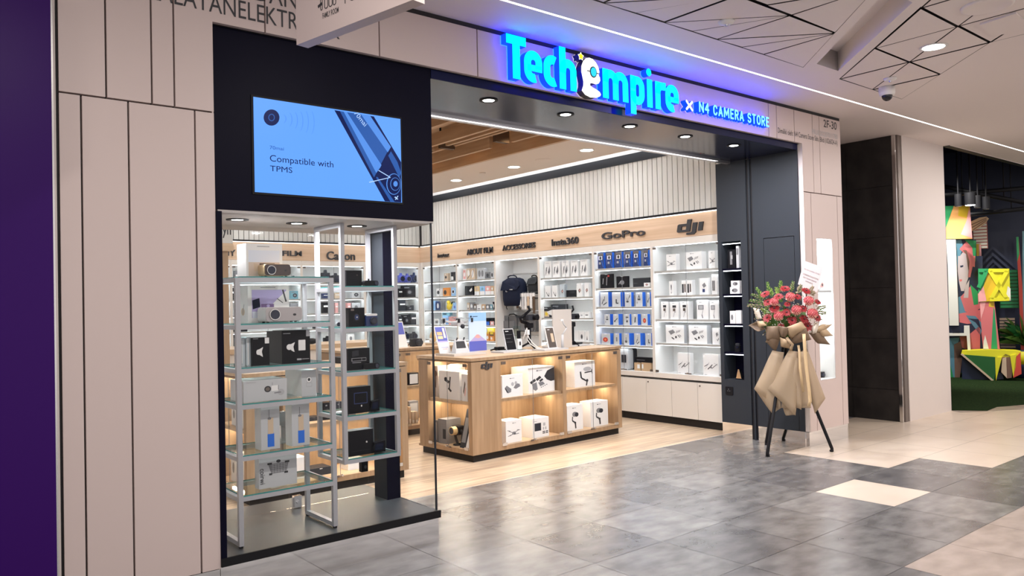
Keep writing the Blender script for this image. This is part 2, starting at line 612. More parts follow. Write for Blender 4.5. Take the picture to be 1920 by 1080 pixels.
# column with niche
mb.box(LX, 4.80, 0.15, LX+0.24, 4.88, 2.95, 'charcoal')
mb.box(LX, 5.125, 0.15, LX+0.24, 5.17, 2.95, 'charcoal')
mb.box(LX, 4.88, 0.15, LX+0.24, 5.125, 0.615, 'charcoal')
mb.box(LX, 4.88, 2.10, LX+0.24, 5.125, 2.95, 'charcoal')
mb.box(LX+0.21, 4.80, 0, LX+0.24, 5.17, 2.95, 'navy_black')
struct('wall_entrance', mb)
mb = MB()
mb.box(LX+0.004, 4.20, 0, LX+0.03, 4.725, 0.149, 'steel')
mb.box(LX+0.004, 4.80, 0, LX+0.03, 5.17, 0.149, 'steel')
struct('baseboard_entrance', mb)

# ---- shop shell
mb = MB()
mb.box(7.80, 5.17, 0, 7.9, 12.0, 3.6, 'white')
mb.box(7.40, 5.17, 2.50, 7.80, 11.6, 3.207, 'groove')
y = 5.175
while y < 11.4:
    mb.box(7.385, y+0.0045, 2.512, 7.405, y+0.077-0.0045, 3.207, 'cream_slat')
    y += 0.077
mb.box(7.375, 5.17, 3.207, 7.80, 11.6, 3.318, 'charcoal')
mb.box(7.395, 5.17, 3.318, 7.80, 11.6, 3.6, 'white')
mb.box(7.372, 5.17, 2.488, 7.41, 11.5, 2.513, 'black')
mb.box(7.395, 5.17, 2.215, 7.80, 11.5, 2.478, 'wood_board')
struct('wall_right', mb)
mb = MB()
mb.box(0.8, 11.9, 0, 7.9, 12.0, 3.6, 'white')
mb.box(0.8, 11.5, 2.50, 7.8, 11.9, 3.30, 'groove')
x = 0.85
while x < 7.35:
    mb.box(x+0.0045, 11.485, 2.512, x+0.077-0.0045, 11.505, 3.207, 'cream_slat')
    x += 0.077
mb.box(0.8, 11.475, 3.207, 7.39, 11.9, 3.318, 'charcoal')
mb.box(0.8, 11.472, 2.488, 7.38, 11.51, 2.513, 'black')
mb.box(0.8, 11.495, 2.215, 7.40, 11.9, 2.478, 'wood_board')
struct('wall_back', mb)
mb = MB()
mb.box(0.7, 4.36, 0, 0.8, 12.0, 3.6, 'white')
struct('wall_shop_left', mb)
mb = MB()
mb.box(7.372, 11.425, 0.546, 7.425, 11.512, 2.213, 'cream')
mb.box(7.385, 11.425, 0.0, 7.425, 11.52, 0.546, 'cream')
struct('trim_5', mb)
# the white strip lights washing the header boards
s = MB()
s.box(7.377, 5.3, 2.479, 7.394, 11.45, 2.487, 'led_line')
tag(s.build('led_strip_light'), 'thin white strip light above the wooden header board of the right wall', 'light')
s = MB()
s.box(2.0, 11.477, 2.479, 7.36, 11.494, 2.487, 'led_line')
tag(s.build('led_strip_light'), 'thin white strip light above the wooden header board of the back wall', 'light')

# ---- shop ceiling: beige band, cove, slatted wood bay
mb = MB()
mb.box(6.05, 5.0, 3.30, 7.12, 11.2, 3.36, 'ceiling_beige')
mb.box(0.8, 10.7, 3.30, 6.05, 11.2, 3.36, 'ceiling_beige')
mb.box(7.09, 5.0, 3.36, 7.12, 11.2, 3.363, 'ceiling_beige')
mb.box(0.8, 5.0, 3.58, 7.9, 12.0, 3.64, 'white')
mb.box(0.8, 4.975, 2.95, 7.9, 5.01, 3.64, 'ceiling_beige')
struct('ceiling_shop', mb)
mb = MB()
mb.box(0.8, 5.01, 3.555, 6.05, 10.7, 3.575, 'wood_ceiling')
mb.box(6.0, 5.01, 3.285, 6.05, 10.7, 3.56, 'wood_ceiling')
struct('ceiling_wood', mb)
s = MB()
s.box(7.06, 5.05, 3.3605, 7.085, 11.15, 3.385, 'led_cove')
tag(s.build('led_strip_light'), 'white cove strip light hidden on the beige ceiling edge by the right wall', 'light')
# wooden slats hung below the wood ceiling bay, running into the shop
k = 0
for x, z, segs in ((5.72, 3.33, ((5.05, 6.9), (7.3, 10.6))), (5.50, 3.40, ((5.05, 10.6),)), (5.30, 3.36, ((5.2, 7.6), (7.9, 10.6))), (5.06, 3.32, ((5.05, 8.4), (8.8, 10.6))),
                   (4.82, 3.42, ((5.05, 10.6),)), (4.60, 3.35, ((5.4, 8.0), (8.3, 10.6))), (4.36, 3.38, ((5.05, 10.6),)), (4.10, 3.33, ((5.1, 7.4), (7.7, 10.6))),
                   (3.84, 3.41, ((5.05, 10.6),)), (3.58, 3.36, ((5.1, 10.6),)), (3.30, 3.33, ((5.1, 10.6),)), (3.0, 3.38, ((5.1, 10.6),))):
    for a, c in segs:
        s = MB().box(x-0.022, a, z, x+0.022, c, z+0.14, 'wood_ceiling')
        o = s.build('ceiling_slat')
        place = ORD[k] if k < 12 else ORD[k-12] + ' beyond twelfth'
        tag(o, 'long wooden ceiling slat, %s from the beige ceiling band' % place, 'slat', 'wooden slats of the ceiling bay')
        k += 1
k = 0
for x, y in ((5.72, 7.1), (5.4, 7.75), (5.06, 8.6), (4.6, 8.15), (4.1, 7.55), (4.9, 6.3), (5.6, 5.9)):
    s = MB().box(x-0.10, y-0.03, 3.36, x+0.10, y+0.03, 3.556, 'brown_dark')
    o = s.build('ceiling_bracket')
    tag(o, 'short dark wooden bracket between ceiling slats, %s counted from the deepest' % ORD[k], 'bracket', 'brackets holding the ceiling slats')
    k += 1
for i in range(5):
    y = 5.9 + i*1.05
    l = bpy.data.lights.new('wood_wash', 'SPOT')
    l.energy = 30
    l.color = (1, 0.72, 0.40)
    l.spot_size = R(75)
    l.spot_blend = 0.8
    l.shadow_soft_size = 0.03
    o = bpy.data.objects.new('wood_wash', l)
    COL.objects.link(o)
    o.location = (5.90, y, 3.52)
    o.rotation_euler = (0, R(25), 0)

# ---- mall ceiling: plain band with light line, triangle panels, recess
mb = MB()
CY = 3.385
mb.poly([(-4, 3.727, CEIL), (14, 3.727, CEIL), (14, FY+0.04, CEIL), (-4, FY+0.04, CEIL)][::-1], 'ceiling_white')
mb.poly([(-4, CY, CEIL), (14, CY, CEIL), (14, 3.70, CEIL), (-4, 3.70, CEIL)][::-1], 'ceiling_white')
mb.poly([(7.93, FY+0.04, CEIL), (9.32, FY+0.04, CEIL), (9.32, 4.95, CEIL), (7.93, 4.95, CEIL)][::-1], 'ceiling_white')
gx = [-4+0.0, 1.2, 1.79, 2.38, 2.97, 3.56, 4.15, 4.735, 5.32, 5.905, 6.49, 7.075, 7.65]
NX = [4.735 + 0.585*k for k in range(-6, 6)]
NY = [CY - 0.588*k for k in range(0, 4)]
# the diagonal light-coloured recess takes the strip between these two lines
def tri(a, b_, c, m='ceiling_white', e=0.0085):
    cx, cy_ = (a[0]+b_[0]+c[0])/3, (a[1]+b_[1]+c[1])/3
    P = []
    for p in (a, b_, c):
        dx, dy = cx-p[0], cy_-p[1]
        l = math.hypot(dx, dy)
        P.append((p[0]+dx/l*e*2.2, p[1]+dy/l*e*2.2))
    area2 = (P[1][0]-P[0][0])*(P[2][1]-P[0][1])-(P[2][0]-P[0][0])*(P[1][1]-P[0][1])
    if area2 > 0:
        P = P[::-1]
    z = CEIL + random.uniform(-0.002, 0.002)
    mb.poly([(p[0], p[1], z) for p in P], m)
T0, T1, T2, T3 = NY[0], NY[1], NY[2], NY[3]
X = {i: 4.735+0.585*i for i in range(-8, 6)}
for i in range(-8, 1):
    a, c = X[i], X[i+1]
    for top, bot in ((T0, T1), (T1, T2), (T2, T3)):
        if i == 0 and top < T0 - 0.1:
            tri((a, top), (c, top), (a, bot))
            continue
        mid = (a, bot)
        tri((a, top), (c, bot), (a, bot))
        tri((a, top), (a+(c-a)*0.5, top), (c, bot))
        tri((a+(c-a)*0.5, top), (c, top), (c, bot))
tri((X[1], T0), (X[2], T0), (X[1], T1))
# band with the recess
mb.poly([(5.905, T0, CEIL), (6.02, T0, CEIL), (4.10, 1.465, CEIL), (3.985, 1.465, CEIL)], 'ceiling_white')
mb.poly([(6.36, T0, CEIL), (6.48, T0, CEIL), (4.56, 1.465, CEIL), (4.44, 1.465, CEIL)], 'ceiling_white')
mb.poly([(6.02, T0, CEIL), (6.36, T0, CEIL), (6.24, T0-0.12, CEIL), (5.90, T0-0.12, CEIL)], 'ceiling_white')
for p, q in (((5.90, T0-0.12), (4.22, 1.585)), ((6.24, T0-0.12), (4.56, 1.585))):
    mb.poly([(p[0], p[1], CEIL), (q[0], q[1], CEIL), (q[0], q[1], CEIL+0.16), (p[0], p[1], CEIL+0.16)], 'ceiling_white')
mb.poly([(5.90, T0-0.12, CEIL), (6.24, T0-0.12, CEIL), (6.24, T0-0.12, CEIL+0.16), (5.90, T0-0.12, CEIL+0.16)], 'grey_paint')
mb.poly([(5.90, T0-0.12, CEIL+0.16), (6.24, T0-0.12, CEIL+0.16), (4.56, 1.585, CEIL+0.16), (4.22, 1.585, CEIL+0.16)], 'ceiling_white')
# right-hand group of triangles
A = lambda i, t: (X[i], (T0, T1, T2, T3)[t])
for t in ((A(2, 1), A(3, 1), A(3, 0)), (A(2, 1), A(3, 0), A(2.0 and 2, 0))):
    pass
def q(i, t):
    return (4.735+0.585*i, T0-0.588*t)
for t in ((q(3, 0), q(2, 1), q(3, 1)), (q(3, 0), q(3, 1), q(4, 0)), (q(4, 0), q(3, 1), q(4, 1)), (q(4, 0), q(4, 1), q(5, 0)),
          (q(2, 1), q(2, 2), q(3, 1)), (q(2, 1), q(1, 2), q(2, 2)), (q(3, 1), q(2, 2), q(3, 2)), (q(3, 1), q(3, 2), q(4, 1)),
          (q(1, 2), q(1, 3), q(2, 2)), (q(2, 2), q(1, 3), q(2, 3)), (q(2, 2), q(2, 3), q(3, 2)), (q(3, 2), q(2, 3), q(3, 3)), (q(1, 2), q(0, 3), q(1, 3))):
    tri(*t)
# plain ceiling to the right and towards the camera
mb.poly([q(4, 1), q(5, 0), (14, T0), (14, -2.5), q(3, 3), q(3, 2)][::1] and [(p[0], p[1], CEIL) for p in (q(5, 0), q(4, 1), q(3, 2), q(3, 3), (q(3, 3)[0], -2.5), (14, -2.5), (14, T0))], 'ceiling_white')
mb.poly([(-4, 1.46, CEIL), (q(3, 3)[0], 1.46, CEIL), (q(3, 3)[0], -2.5, CEIL), (-4, -2.5, CEIL)], 'ceiling_white')
mb.poly([(-4, T0, CEIL), (X[-8], T0, CEIL), (X[-8], 1.46, CEIL), (-4, 1.46, CEIL)], 'ceiling_white')
mb.box(-4, -2.5, CEIL+0.17, 14, FY+0.1, CEIL+0.2, 'groove')
mb.poly([(-4, 1.4, CEIL+0.02), (3.97, 1.4, CEIL+0.02), (5.92, T0+0.01, CEIL+0.02), (-4, T0+0.01, CEIL+0.02)], 'groove')
mb.poly([(6.47, T0+0.01, CEIL+0.02), (4.4, 1.4, CEIL+0.02), (8, 1.4, CEIL+0.02), (8, T0+0.01, CEIL+0.02)], 'groove')
struct('ceiling', mb)
s = MB()
s.box(-3.9, 3.701, CEIL+0.001, 13.9, 3.726, CEIL+0.012, 'led_line')
tag(s.build('led_strip_light'), 'long white light line set into the white mall ceiling above the sign', 'light')

# ---- pillar and recess on the right
mb = MB()
mb.box(9.42, 4.18, 0, 10.58, 4.95, CEIL, 'panel_white')
mb.box(10.58, 4.185, 0, 10.60, 9.0, 4.2, 'navy_black')
for z0, z1 in ((0, 0.37), (0.37, 0.97), (0.97, 1.57), (1.57, 2.17), (2.17, 2.77), (2.77, CEIL)):
    mb.box(9.30, 4.24, z0+0.002, 9.42, 4.80, z1-0.002, 'stone')
    mb.box(9.305, 4.803, z0+0.002, 9.42, 4.95, z1-0.002, 'stone')
mb.box(9.315, 4.24, 0, 9.42, 4.95, CEIL, 'groove')
struct('wall_pillar', mb)
mb = MB()
mb.box(9.29, 4.20, 0, 9.33, 4.24, CEIL, 'steel')
mb.box(9.33, 4.188, 0, 9.42, 4.24, CEIL, 'bronze')
struct('trim_4', mb)
mb = MB()
mb.box(7.93, 4.88, 0, 9.32, 4.97, CEIL, 'stone')
struct('wall_recess', mb)
d = MB()
d.box(8.1, 4.868, 0.01, 9.0, 4.885, 2.1, 'navy_black')
dd = struct('door_1', d)
hd = MB()
hd.box(8.94, 4.84, 0.95, 8.955, 4.868, 1.10, 'silver')
hd.build('door_handle', dd)

# ---- play corner shell beyond the pillar
mb = MB()
mb.poly([(10.6, 4.19, 0.004), (10.83, 3.86, 0.004), (11.27, 3.90, 0.004), (11.70, 3.73, 0.004), (18, 3.4, 0.004), (18, 9, 0.004), (10.6, 9, 0.004)], 'turf')
struct('floor_turf', mb)
mb = MB()
mb.poly([(10.6, 4.18, 0.002), (10.5, 4.05, 0.002), (11.25, 3.62, 0.002), (11.9, 3.62, 0.002), (11.8, 3.9, 0.002), (10.83, 4.2, 0.002)], 'tile_dim_and_border')
struct('floor_border', mb)
mb = MB()
mb.box(16.6, 3.2, 0, 16.8, 9, 4.2, 'navy_black')
mb.box(10.6, 8.9, 0, 16.8, 9.0, 4.2, 'navy_black')
struct('wall_play', mb)
mb = MB()
mb.box(10.58, 4.19, 4.1, 16.8, 9.0, 4.2, 'navy_black')
mb.box(10.58, 4.10, CEIL-0.005, 16.8, 4.19, 4.2, 'ceiling_white', side='black')
struct('ceiling_play', mb)
# ================================================================== SIGN OVER THE ENTRANCE
def arc(cx, cz, rx, rz, a0, a1, n=14):
    return [(cx+rx*math.cos(R(a0+(a1-a0)*k/n)), cz+rz*math.sin(R(a0+(a1-a0)*k/n))) for k in range(n+1)]
mat('sign_cyan', (0.0, 0.95, 1.0), 0.4, emit=1.0)
mat('sign_blue', (0.0006, 0.007, 1.0), 0.4, emit=7.5)
mat('sign_white', (1.0, 0.97, 0.90), 0.4, emit=1.0)
mat('sign_yellow', (0.9, 0.80, 0.02), 0.4, emit=0.75)
mat('sign_lens', (0.03, 0.62, 0.95), 0.4, emit=0.75)
mat('sign_side', (0.02, 0.02, 0.025), 0.4)
mat('sign_pale', (0.22, 0.85, 1.0), 0.4, emit=0.95)
SY0, SY1 = 4.09, 4.146
sign = thing('shop_sign', 'large illuminated cyan letters with blue sides over the shop entrance', 'sign', (4.2, SY1, 3.0))
SO = Vector((4.2, SY1, 3.0))
def kx(x):
    return x*4.09/4.05 - SO.x
def kz(z):
    return 1.5+(z-1.5)*4.09/4.05 - SO.z
Y0, Y1 = SY0-SO.y, 0.0
def letter(mb, label=None):
    o = mb.build('letter', sign)
    return o
B, TP_ = kz(3.010), kz(3.232)      # baseline, x-height
Hx = TP_-B
wd = 0.063
def rect(mb, x0, z0, x1, z1):
    mb.prism([(x0, z0), (x1, z0), (x1, z1), (x0, z1)], Y0, Y1, 'sign_cyan', 'y', side='sign_blue')
# T
mb = MB()
rect(mb, kx(3.325), kz(3.245), kx(3.499), kz(3.307))
rect(mb, kx(3.378), kz(3.012), kx(3.443), kz(3.246))
letter(mb)
def small_e(x0, x1):
    mb = MB()
    h = wd/2
    cx, cz, rx, rz = (x0+x1)/2, (B+TP_)/2, (x1-x0)/2-h, Hx/2-h
    # bowl from the bar end round the top, left and bottom to the tail
    ztop = TP_-h-rx*1.0
    zbot = B+h+rx*1.0
    path = [(x1-h, cz-0.012), (x1-h, ztop)] + arc(cx, ztop, rx, rx*1.0, 0, 180) + arc(cx, zbot, rx, rx*1.0, 180, 292)
    mb.ribbon(path, wd, Y0, Y1, 'sign_cyan', 'sign_blue')
    rect(mb, cx-rx, cz-0.032, x1-0.002, cz+0.012)
    letter(mb)
small_e(kx(3.480), kx(3.646))
# c
mb = MB()
x0, x1 = kx(3.658), kx(3.805)
h = wd/2
rx = (x1-x0)/2-h+0.012
cx = x0+h+rx
path = arc(cx, TP_-h-rx, rx, rx, 62, 180) + arc(cx, B+h+rx, rx, rx, 180, 298)
mb.ribbon(path, wd, Y0, Y1, 'sign_cyan', 'sign_blue')
letter(mb)
# h
mb = MB()
x0, x1 = kx(3.809), kx(3.977)
rect(mb, x0, B, x0+wd, kz(3.312))
rx = (x1-x0)/2-h
path = [(x0+h, TP_-h-rx-0.02)] + arc((x0+x1)/2, TP_-h-rx, rx, rx, 180, 0)[2:] + [(x1-h, B)]
mb.ribbon(path, wd, Y0, Y1, 'sign_cyan', 'sign_blue')
letter(mb)
# the white figure-like E with a blue lens and a small yellow star
mb = MB()
E0, E1, Eb, Et = kx(4.018), kx(4.226), kz(2.990), kz(3.284)
W, H = E1-E0, Et-Eb
def ep(pts):
    return [(E0+W*a, Eb+H*b) for a, b in pts]
pts = [(0.04, 0.13), (0.20, 0.04), (0.45, 0.0), (0.75, 0.02), (0.95, 0.08), (1.0, 0.13), (0.94, 0.19), (0.75, 0.24), (0.56, 0.27), (0.47, 0.30), (0.46, 0.35),
       (0.55, 0.37), (0.75, 0.36), (0.90, 0.40), (0.98, 0.48), (0.97, 0.56), (0.92, 0.60), (0.95, 0.70), (0.90, 0.82), (0.78, 0.92), (0.62, 0.985), (0.45, 1.0),
       (0.28, 0.96), (0.14, 0.87), (0.05, 0.74), (0.04, 0.60), (0.09, 0.47), (0.13, 0.36), (0.12, 0.26)]
mb.prism(ep(pts), Y0, Y1, 'sign_white', 'y', side='sign_side')
letter(mb)
mb = MB()
lx, lz = E0+W*0.63, Eb+H*0.655
mb.prism(arc(lx, lz, 0.036, 0.042, 0, 342, 19), Y0-0.004, Y0-0.0005, 'card_dark', 'y')
mb.prism(arc(lx, lz, 0.028, 0.034, 0, 342, 19), Y0-0.007, Y0-0.004, 'sign_lens', 'y')
mb.box(lx-0.065, Y0-0.004, lz-0.003, lx-0.034, Y0-0.0005, lz+0.003, 'card_dark')
mb.box(lx+0.034, Y0-0.004, lz-0.006, lx+0.060, Y0-0.0005, lz, 'card_dark')
mb.build('lens_emblem', sign)
mb = MB()
sx, sz = kx(4.026), kz(3.277)
st = [(sx+(0.033 if k % 2 == 0 else 0.020)*math.cos(R(90+36*k)), sz+(0.033 if k % 2 == 0 else 0.020)*math.sin(R(90+36*k))) for k in range(10)]
mb.prism(st, Y0, Y1, 'sign_white', 'y', side='sign_side')
st = [(sx+(0.025 if k % 2 == 0 else 0.016)*math.cos(R(90+36*k)), sz+(0.025 if k % 2 == 0 else 0.016)*math.sin(R(90+36*k))) for k in range(10)]
mb.prism(st, Y0-0.002, Y0, 'sign_yellow', 'y')
mb.build('star_emblem', sign)
# m
mb = MB()
x0, x1 = kx(4.248), kx(4.528)
rect(mb, x0, B, x0+wd, TP_)
pitch = (x1-x0-wd)/2
rx = pitch/2
for k in range(2):
    a = x0+h+pitch*k
    path = [(a, TP_-h-rx-0.01)] + arc(a+rx, TP_-h-rx, rx, rx, 180, 0)[2:] + [(a+pitch, B)]
    mb.ribbon(path, wd, Y0, Y1, 'sign_cyan', 'sign_blue')
letter(mb)
# p
mb = MB()
x0, x1 = kx(4.554), kx(4.716)
rect(mb, x0, kz(2.933), x0+wd, TP_)
rx = (x1-x0)/2-h
path = [(x0+h, TP_-h-rx-0.02)] + arc((x0+x1)/2, TP_-h-rx, rx, rx, 180, 0)[1:] + arc((x0+x1)/2, B+h+rx, rx, rx, 0, -180)[:-1] + [(x0+h, B+h+rx+0.02)]
mb.ribbon(path, wd, Y0, Y1, 'sign_cyan', 'sign_blue')
letter(mb)
# i with its round dot
mb = MB()
rect(mb, kx(4.747), B, kx(4.811), TP_)
mb.prism(arc(kx(4.773), kz(3.287), 0.030, 0.030, 0, 345, 23), Y0, Y1, 'sign_cyan', 'y', side='sign_blue')
letter(mb)
# r
mb = MB()
x0, x1 = kx(4.846), kx(4.977)
rect(mb, x0, B, x0+wd, TP_)
rx = 0.055
path = [(x0+h, TP_-h-rx-0.01)] + arc(x0+h+rx, TP_-h-rx, rx, rx, 180, 88)[1:] + [(x1, TP_-h+0.002)]
mb.ribbon(path, wd, Y0, Y1, 'sign_cyan', 'sign_blue')
letter(mb)
small_e(kx(4.970), kx(5.139))

# the smaller lettering "x N4 CAMERA STORE": strokes of one width
def stroke_word(parent, word, x0, x1, z0, z1, wdt, y0, y1, mface, mside, gap=0.22):
    G = {'N': (1.0, [[(0, 0), (0, 1)], [(0, 1), (1, 0)], [(1, 0), (1, 1)]]), '4': (0.95, [[(0.75, 0), (0.75, 1)], [(0.75, 1), (0, 0.32)], [(0, 0.32), (1, 0.32)]]),
         'C': (0.9, [[(1, 0.78)] + arc(0.5, 0.68, 0.5, 0.32, 20, 180, 7) + arc(0.5, 0.32, 0.5, 0.32, 180, 340, 7) + [(1, 0.22)]]),
         'A': (1.0, [[(0, 0), (0.5, 1)], [(0.5, 1), (1, 0)], [(0.2, 0.3), (0.8, 0.3)]]), 'M': (1.25, [[(0, 0), (0.05, 1)], [(0.05, 1), (0.5, 0.25)], [(0.5, 0.25), (0.95, 1)], [(0.95, 1), (1, 0)]]),
         'E': (0.8, [[(0, 0), (0, 1)], [(0, 1), (1, 1)], [(0, 0.52), (0.85, 0.52)], [(0, 0), (1, 0)]]), 'R': (0.9, [[(0, 0), (0, 1)], [(0, 1), (0.6, 1)] + arc(0.6, 0.75, 0.4, 0.25, 90, -90, 8) + [(0, 0.5)], [(0.45, 0.5), (1, 0)]]),
         'S': (0.9, [arc(0.5, 0.74, 0.48, 0.26, 25, 260, 9) + arc(0.5, 0.26, 0.5, 0.26, 80, -155, 9)]), 'T': (0.9, [[(0, 1), (1, 1)], [(0.5, 0), (0.5, 1)]]),
         'O': (0.95, [arc(0.5, 0.62, 0.5, 0.38, 0, 180, 8) + arc(0.5, 0.38, 0.5, 0.38, 180, 360, 8) + [(1, 0.62)]]), 'x': (1.0, [[(0, 0), (1, 1)], [(0, 1), (1, 0)]]), ' ': (0.45, [])}
    tot = sum(G[c][0] for c in word) + gap*(len(word)-1)
    u = (x1-x0)/tot
    x = x0
    for c in word:
        cw, strokes = G[c]
        if strokes:
            mb = MB()
            iw = cw*u
            for s_ in strokes:
                mb.ribbon([(x+wdt/2+a*(iw-wdt), z0+wdt/2+b_*(z1-z0-wdt)) for a, b_ in s_], wdt, y0, y1, mface, mside)
                for e in (s_[0], s_[-1]):
                    mb.prism(arc(x+wdt/2+e[0]*(iw-wdt), z0+wdt/2+e[1]*(z1-z0-wdt), wdt/2, wdt/2, 0, 330, 11), y0, y1, mface, 'y', side=mside)
            mb.build('letter', parent)
        x += (cw+gap)*u
stroke_word(sign, 'x', kx(5.228), kx(5.322), kz(3.052), kz(3.139), 0.021, Y0, Y1, 'sign_white', 'sign_blue')
stroke_word(sign, 'N4 CAMERA STORE', kx(5.404), kx(6.445), kz(3.060), kz(3.152), 0.0165, Y0, Y1, 'sign_pale', 'sign_blue')

# ---- lettering printed on the facade (part of the wall, each line a thing of its own)
def wall_text(name, s, x0, x1, z0, z1, label, bold=0.0, m='ink'):
    mb = MB()
    put_text(mb, s, 0, x1-x0, 0, z1-z0, -0.0012, m, bold)
    o = mb.build(name, None, (x0, FY, z0))
    tag(o, label, 'lettering')
    return o
wall_text('wall_lettering', 'PERALATANELEKTRONIK', 0.985, 2.146, 3.059, 3.158, 'black capital lettering of one long word above the dark screen box')
wall_text('wall_lettering', 'DAN', 1.64, 1.885, 3.178, 3.277, 'short black capital word above the long word, beside the hanging sign')
wall_text('wall_lettering', '2F-30', 7.60, 7.862, 3.225, 3.305, 'black unit number at the top right corner of the facade', 0.01)
wall_text('wall_lettering', 'PRU/E20220701/1780', 7.375, 7.872, 3.128, 3.178, 'faint grey registration number under the unit number', m='ink_pale')
wall_text('wall_lettering', 'Dimiliki oleh: N4 Camera Store Sdn. Bhd (1026024-A)', 6.75, 7.87, 3.048, 3.116, 'thin black owner line of small letters right of the sign', 0.0)

# ---- hanging room sign at the top of the picture
hs = thing('hanging_sign', 'pale boxy hanging sign for the family room below the mall ceiling', 'sign', (1.463, 3.234, 2.65), math.atan2(1.57-1.463, 3.234-2.655))
# local: +y runs along the sign away from the camera, -x is the lettered face
mb = MB()
rz_ = 0
mb.box(0, -0.75, 0, 0.06, 0, 0.46, 'panel', side='panel')
mb.build('sign_panel', hs)
def side_face(mb2):
    """lettering drawn facing -y turned so that it faces -x"""
    mb2.v = [(v[1], -v[0], v[2]) for v in mb2.v]
    return mb2
n_ = hs.matrix_world if False else None
dirv = Vector((math.sin(math.atan2(1.57-1.463, 3.234-2.655)), -math.cos(math.atan2(1.57-1.463, 3.234-2.655)), 0))
base = Vector((1.463, 3.234, 2.65))
nrm = Vector((dirv.y, -dirv.x, 0))
def hsl(px, py):
    p = onp(px, py, base, nrm)-base
    return p.dot(dirv), p.z
a0, z0_ = hsl(605, 35)
a1, z1_ = hsl(635, 13)
mb = MB()
put_text(mb, 'FAMILY ROOM', a0, a1, (z0_+z1_)/2-0.012, (z0_+z1_)/2+0.012, -0.001, 'ink', 0.01)
side_face(mb).build('lettering', hs)
mb = MB()
zc = (z0_+z1_)/2+0.035
for k, (a, wv, hh) in enumerate(((0.0, 0.012, 0.07), (0.028, 0.022, 0.12), (0.058, 0.022, 0.11), (0.086, 0.018, 0.09))):
    x = a0-0.012+a
    mb.ribbon([(x, zc), (x, zc+hh)] + arc(x+wv/2, zc+hh, wv/2, 0.012, 180, 0, 6) + [(x+wv, zc)] + arc(x+wv/2, zc, wv/2, 0.008, 0, -180, 6)[1:-1], 0.0035, -0.0015, -0.0005, 'ink', closed=True)
    mb.ribbon(arc(x+wv/2, zc+hh+0.028, 0.012, 0.012, 0, 330, 11), 0.0035, -0.0015, -0.0005, 'ink', closed=True)
mb.ribbon([(a0-0.03, zc+0.012), (a0+0.0, zc+0.02)], 0.012, -0.0015, -0.0005, 'ink')
side_face(mb).build('pictogram', hs)
mb = MB()
a2, z2_ = hsl(656, 3)
mb.ribbon(arc(a2+0.02, z2_+0.030, 0.026, 0.028, 0, 345, 23), 0.004, -0.0015, -0.0005, 'ink', closed=True)
mb.box(a2-0.032, -0.0015, z2_+0.0, a2-0.028, -0.0005, z2_+0.12, 'ink')
side_face(mb).build('pictogram', hs)
for yy in (-0.12, -0.6):
    MB().cyl((0.03, yy, 0.46), (0.03, yy, CEIL-2.65), 0.006, 0.006, 'silver', 8).build('hanger_rod', hs)

# ================================================================== SCREEN BOX OVER THE SHOW WINDOW
box_ = thing('screen_housing', 'big dark navy box over the show window carrying the screen', 'housing', (1.42, 4.2, 2.012))
mb = MB()
mb.box(0, 0, 0.016, 1.39, 0.06, 1.0, 'navy_black')
mb.box(0, 0.06, 0.016, 1.39, 0.92, 0.936, 'navy_black')
mb.build('shell', box_)
mb = MB()
mb.box(0.02, 0.0, 0, 1.385, 0.915, 0.015, 'grey_paint')
mb.build('underside_panel', box_)
for k, (x, y) in enumerate(((1.651, 4.49), (2.03, 4.53), (2.435, 4.52))):
    t = thing('downlight', 'round black-rimmed downlight under the screen box, %s from the left' % ORD[k], 'light', (x, y, 2.012), group='downlights over the show window')
    MB().lathe([(0.030, 0), (0.032, -0.004), (0.062, -0.006), (0.064, 0), (0.03, 0)], 'black', n=28).build('rim', t)
    MB().cyl((0, 0, -0.0035), (0, 0, -0.001), 0.0405, 0.0405, 'lamp', 28).build('lamp_glass', t)
    area('window_lamp_light', (x, y, 2.0), 0.07, 6, (1, 0.98, 1.0))

mat('screen_blue', (0.125, 0.36, 1.0), 0.3, emit=0.62)
mat('screen_mid', (0.022, 0.095, 0.36), 0.3, emit=0.66)
mat('screen_light', (0.085, 0.26, 0.74), 0.3, emit=0.66)
mat('screen_dark', (0.003, 0.010, 0.075), 0.3, emit=0.66)
mat('screen_wave', (0.085, 0.27, 0.85), 0.3, emit=0.66)
mat('screen_pale', (0.42, 0.62, 1.0), 0.3, emit=0.66)
scr = thing('display_screen', 'lit blue advertising screen set into the dark navy box', 'screen', (1.64, 4.2, 2.133))
MB().box(-0.012, -0.006, -0.012, 0.945, 0.0, 0.535, 'black').build('bezel', scr)
SWD, SHT = 0.934, 0.5235
mb = MB()
def sp(px, py):
    p = ony(px, py, 4.2)
    return (min(max((p.x-1.64), 0.001), SWD-0.001), min(max(p.z-2.133, 0.001), SHT-0.001))
mb.poly([(0, -0.0075, 0), (SWD, -0.0075, 0), (SWD, -0.0075, SHT), (0, -0.0075, SHT)], 'screen_blue')
def spoly(pts, m, lay=1):
    q = [sp(470+a/4.91, 170+b_/4.91) for a, b_ in pts]
    ar = sum(q[k][0]*q[(k+1) % len(q)][1]-q[(k+1) % len(q)][0]*q[k][1] for k in range(len(q)))
    if ar < 0:
        q = q[::-1]
    mb.poly([(a, -0.0075-0.0004*lay, z) for a, z in q], m)
spoly([(765, 182), (1128, 240), (1380, 660), (1380, 1045), (1230, 1030)], 'screen_dark', 1)
spoly([(815, 190), (1065, 232), (1255, 560), (1130, 800)], 'screen_mid', 2)
spoly([(850, 196), (880, 200), (1200, 690), (1150, 760)], 'screen_light', 3)
spoly([(1010, 222), (1095, 236), (1285, 520), (1255, 570)], 'screen_light', 3)
spoly([(1285, 560), (1345, 660), (1380, 760), (1360, 800), (1260, 600)], 'screen_mid', 3)
spoly([(1270, 545), (1278, 545), (1140, 820), (1132, 815)], 'screen_dark', 4)
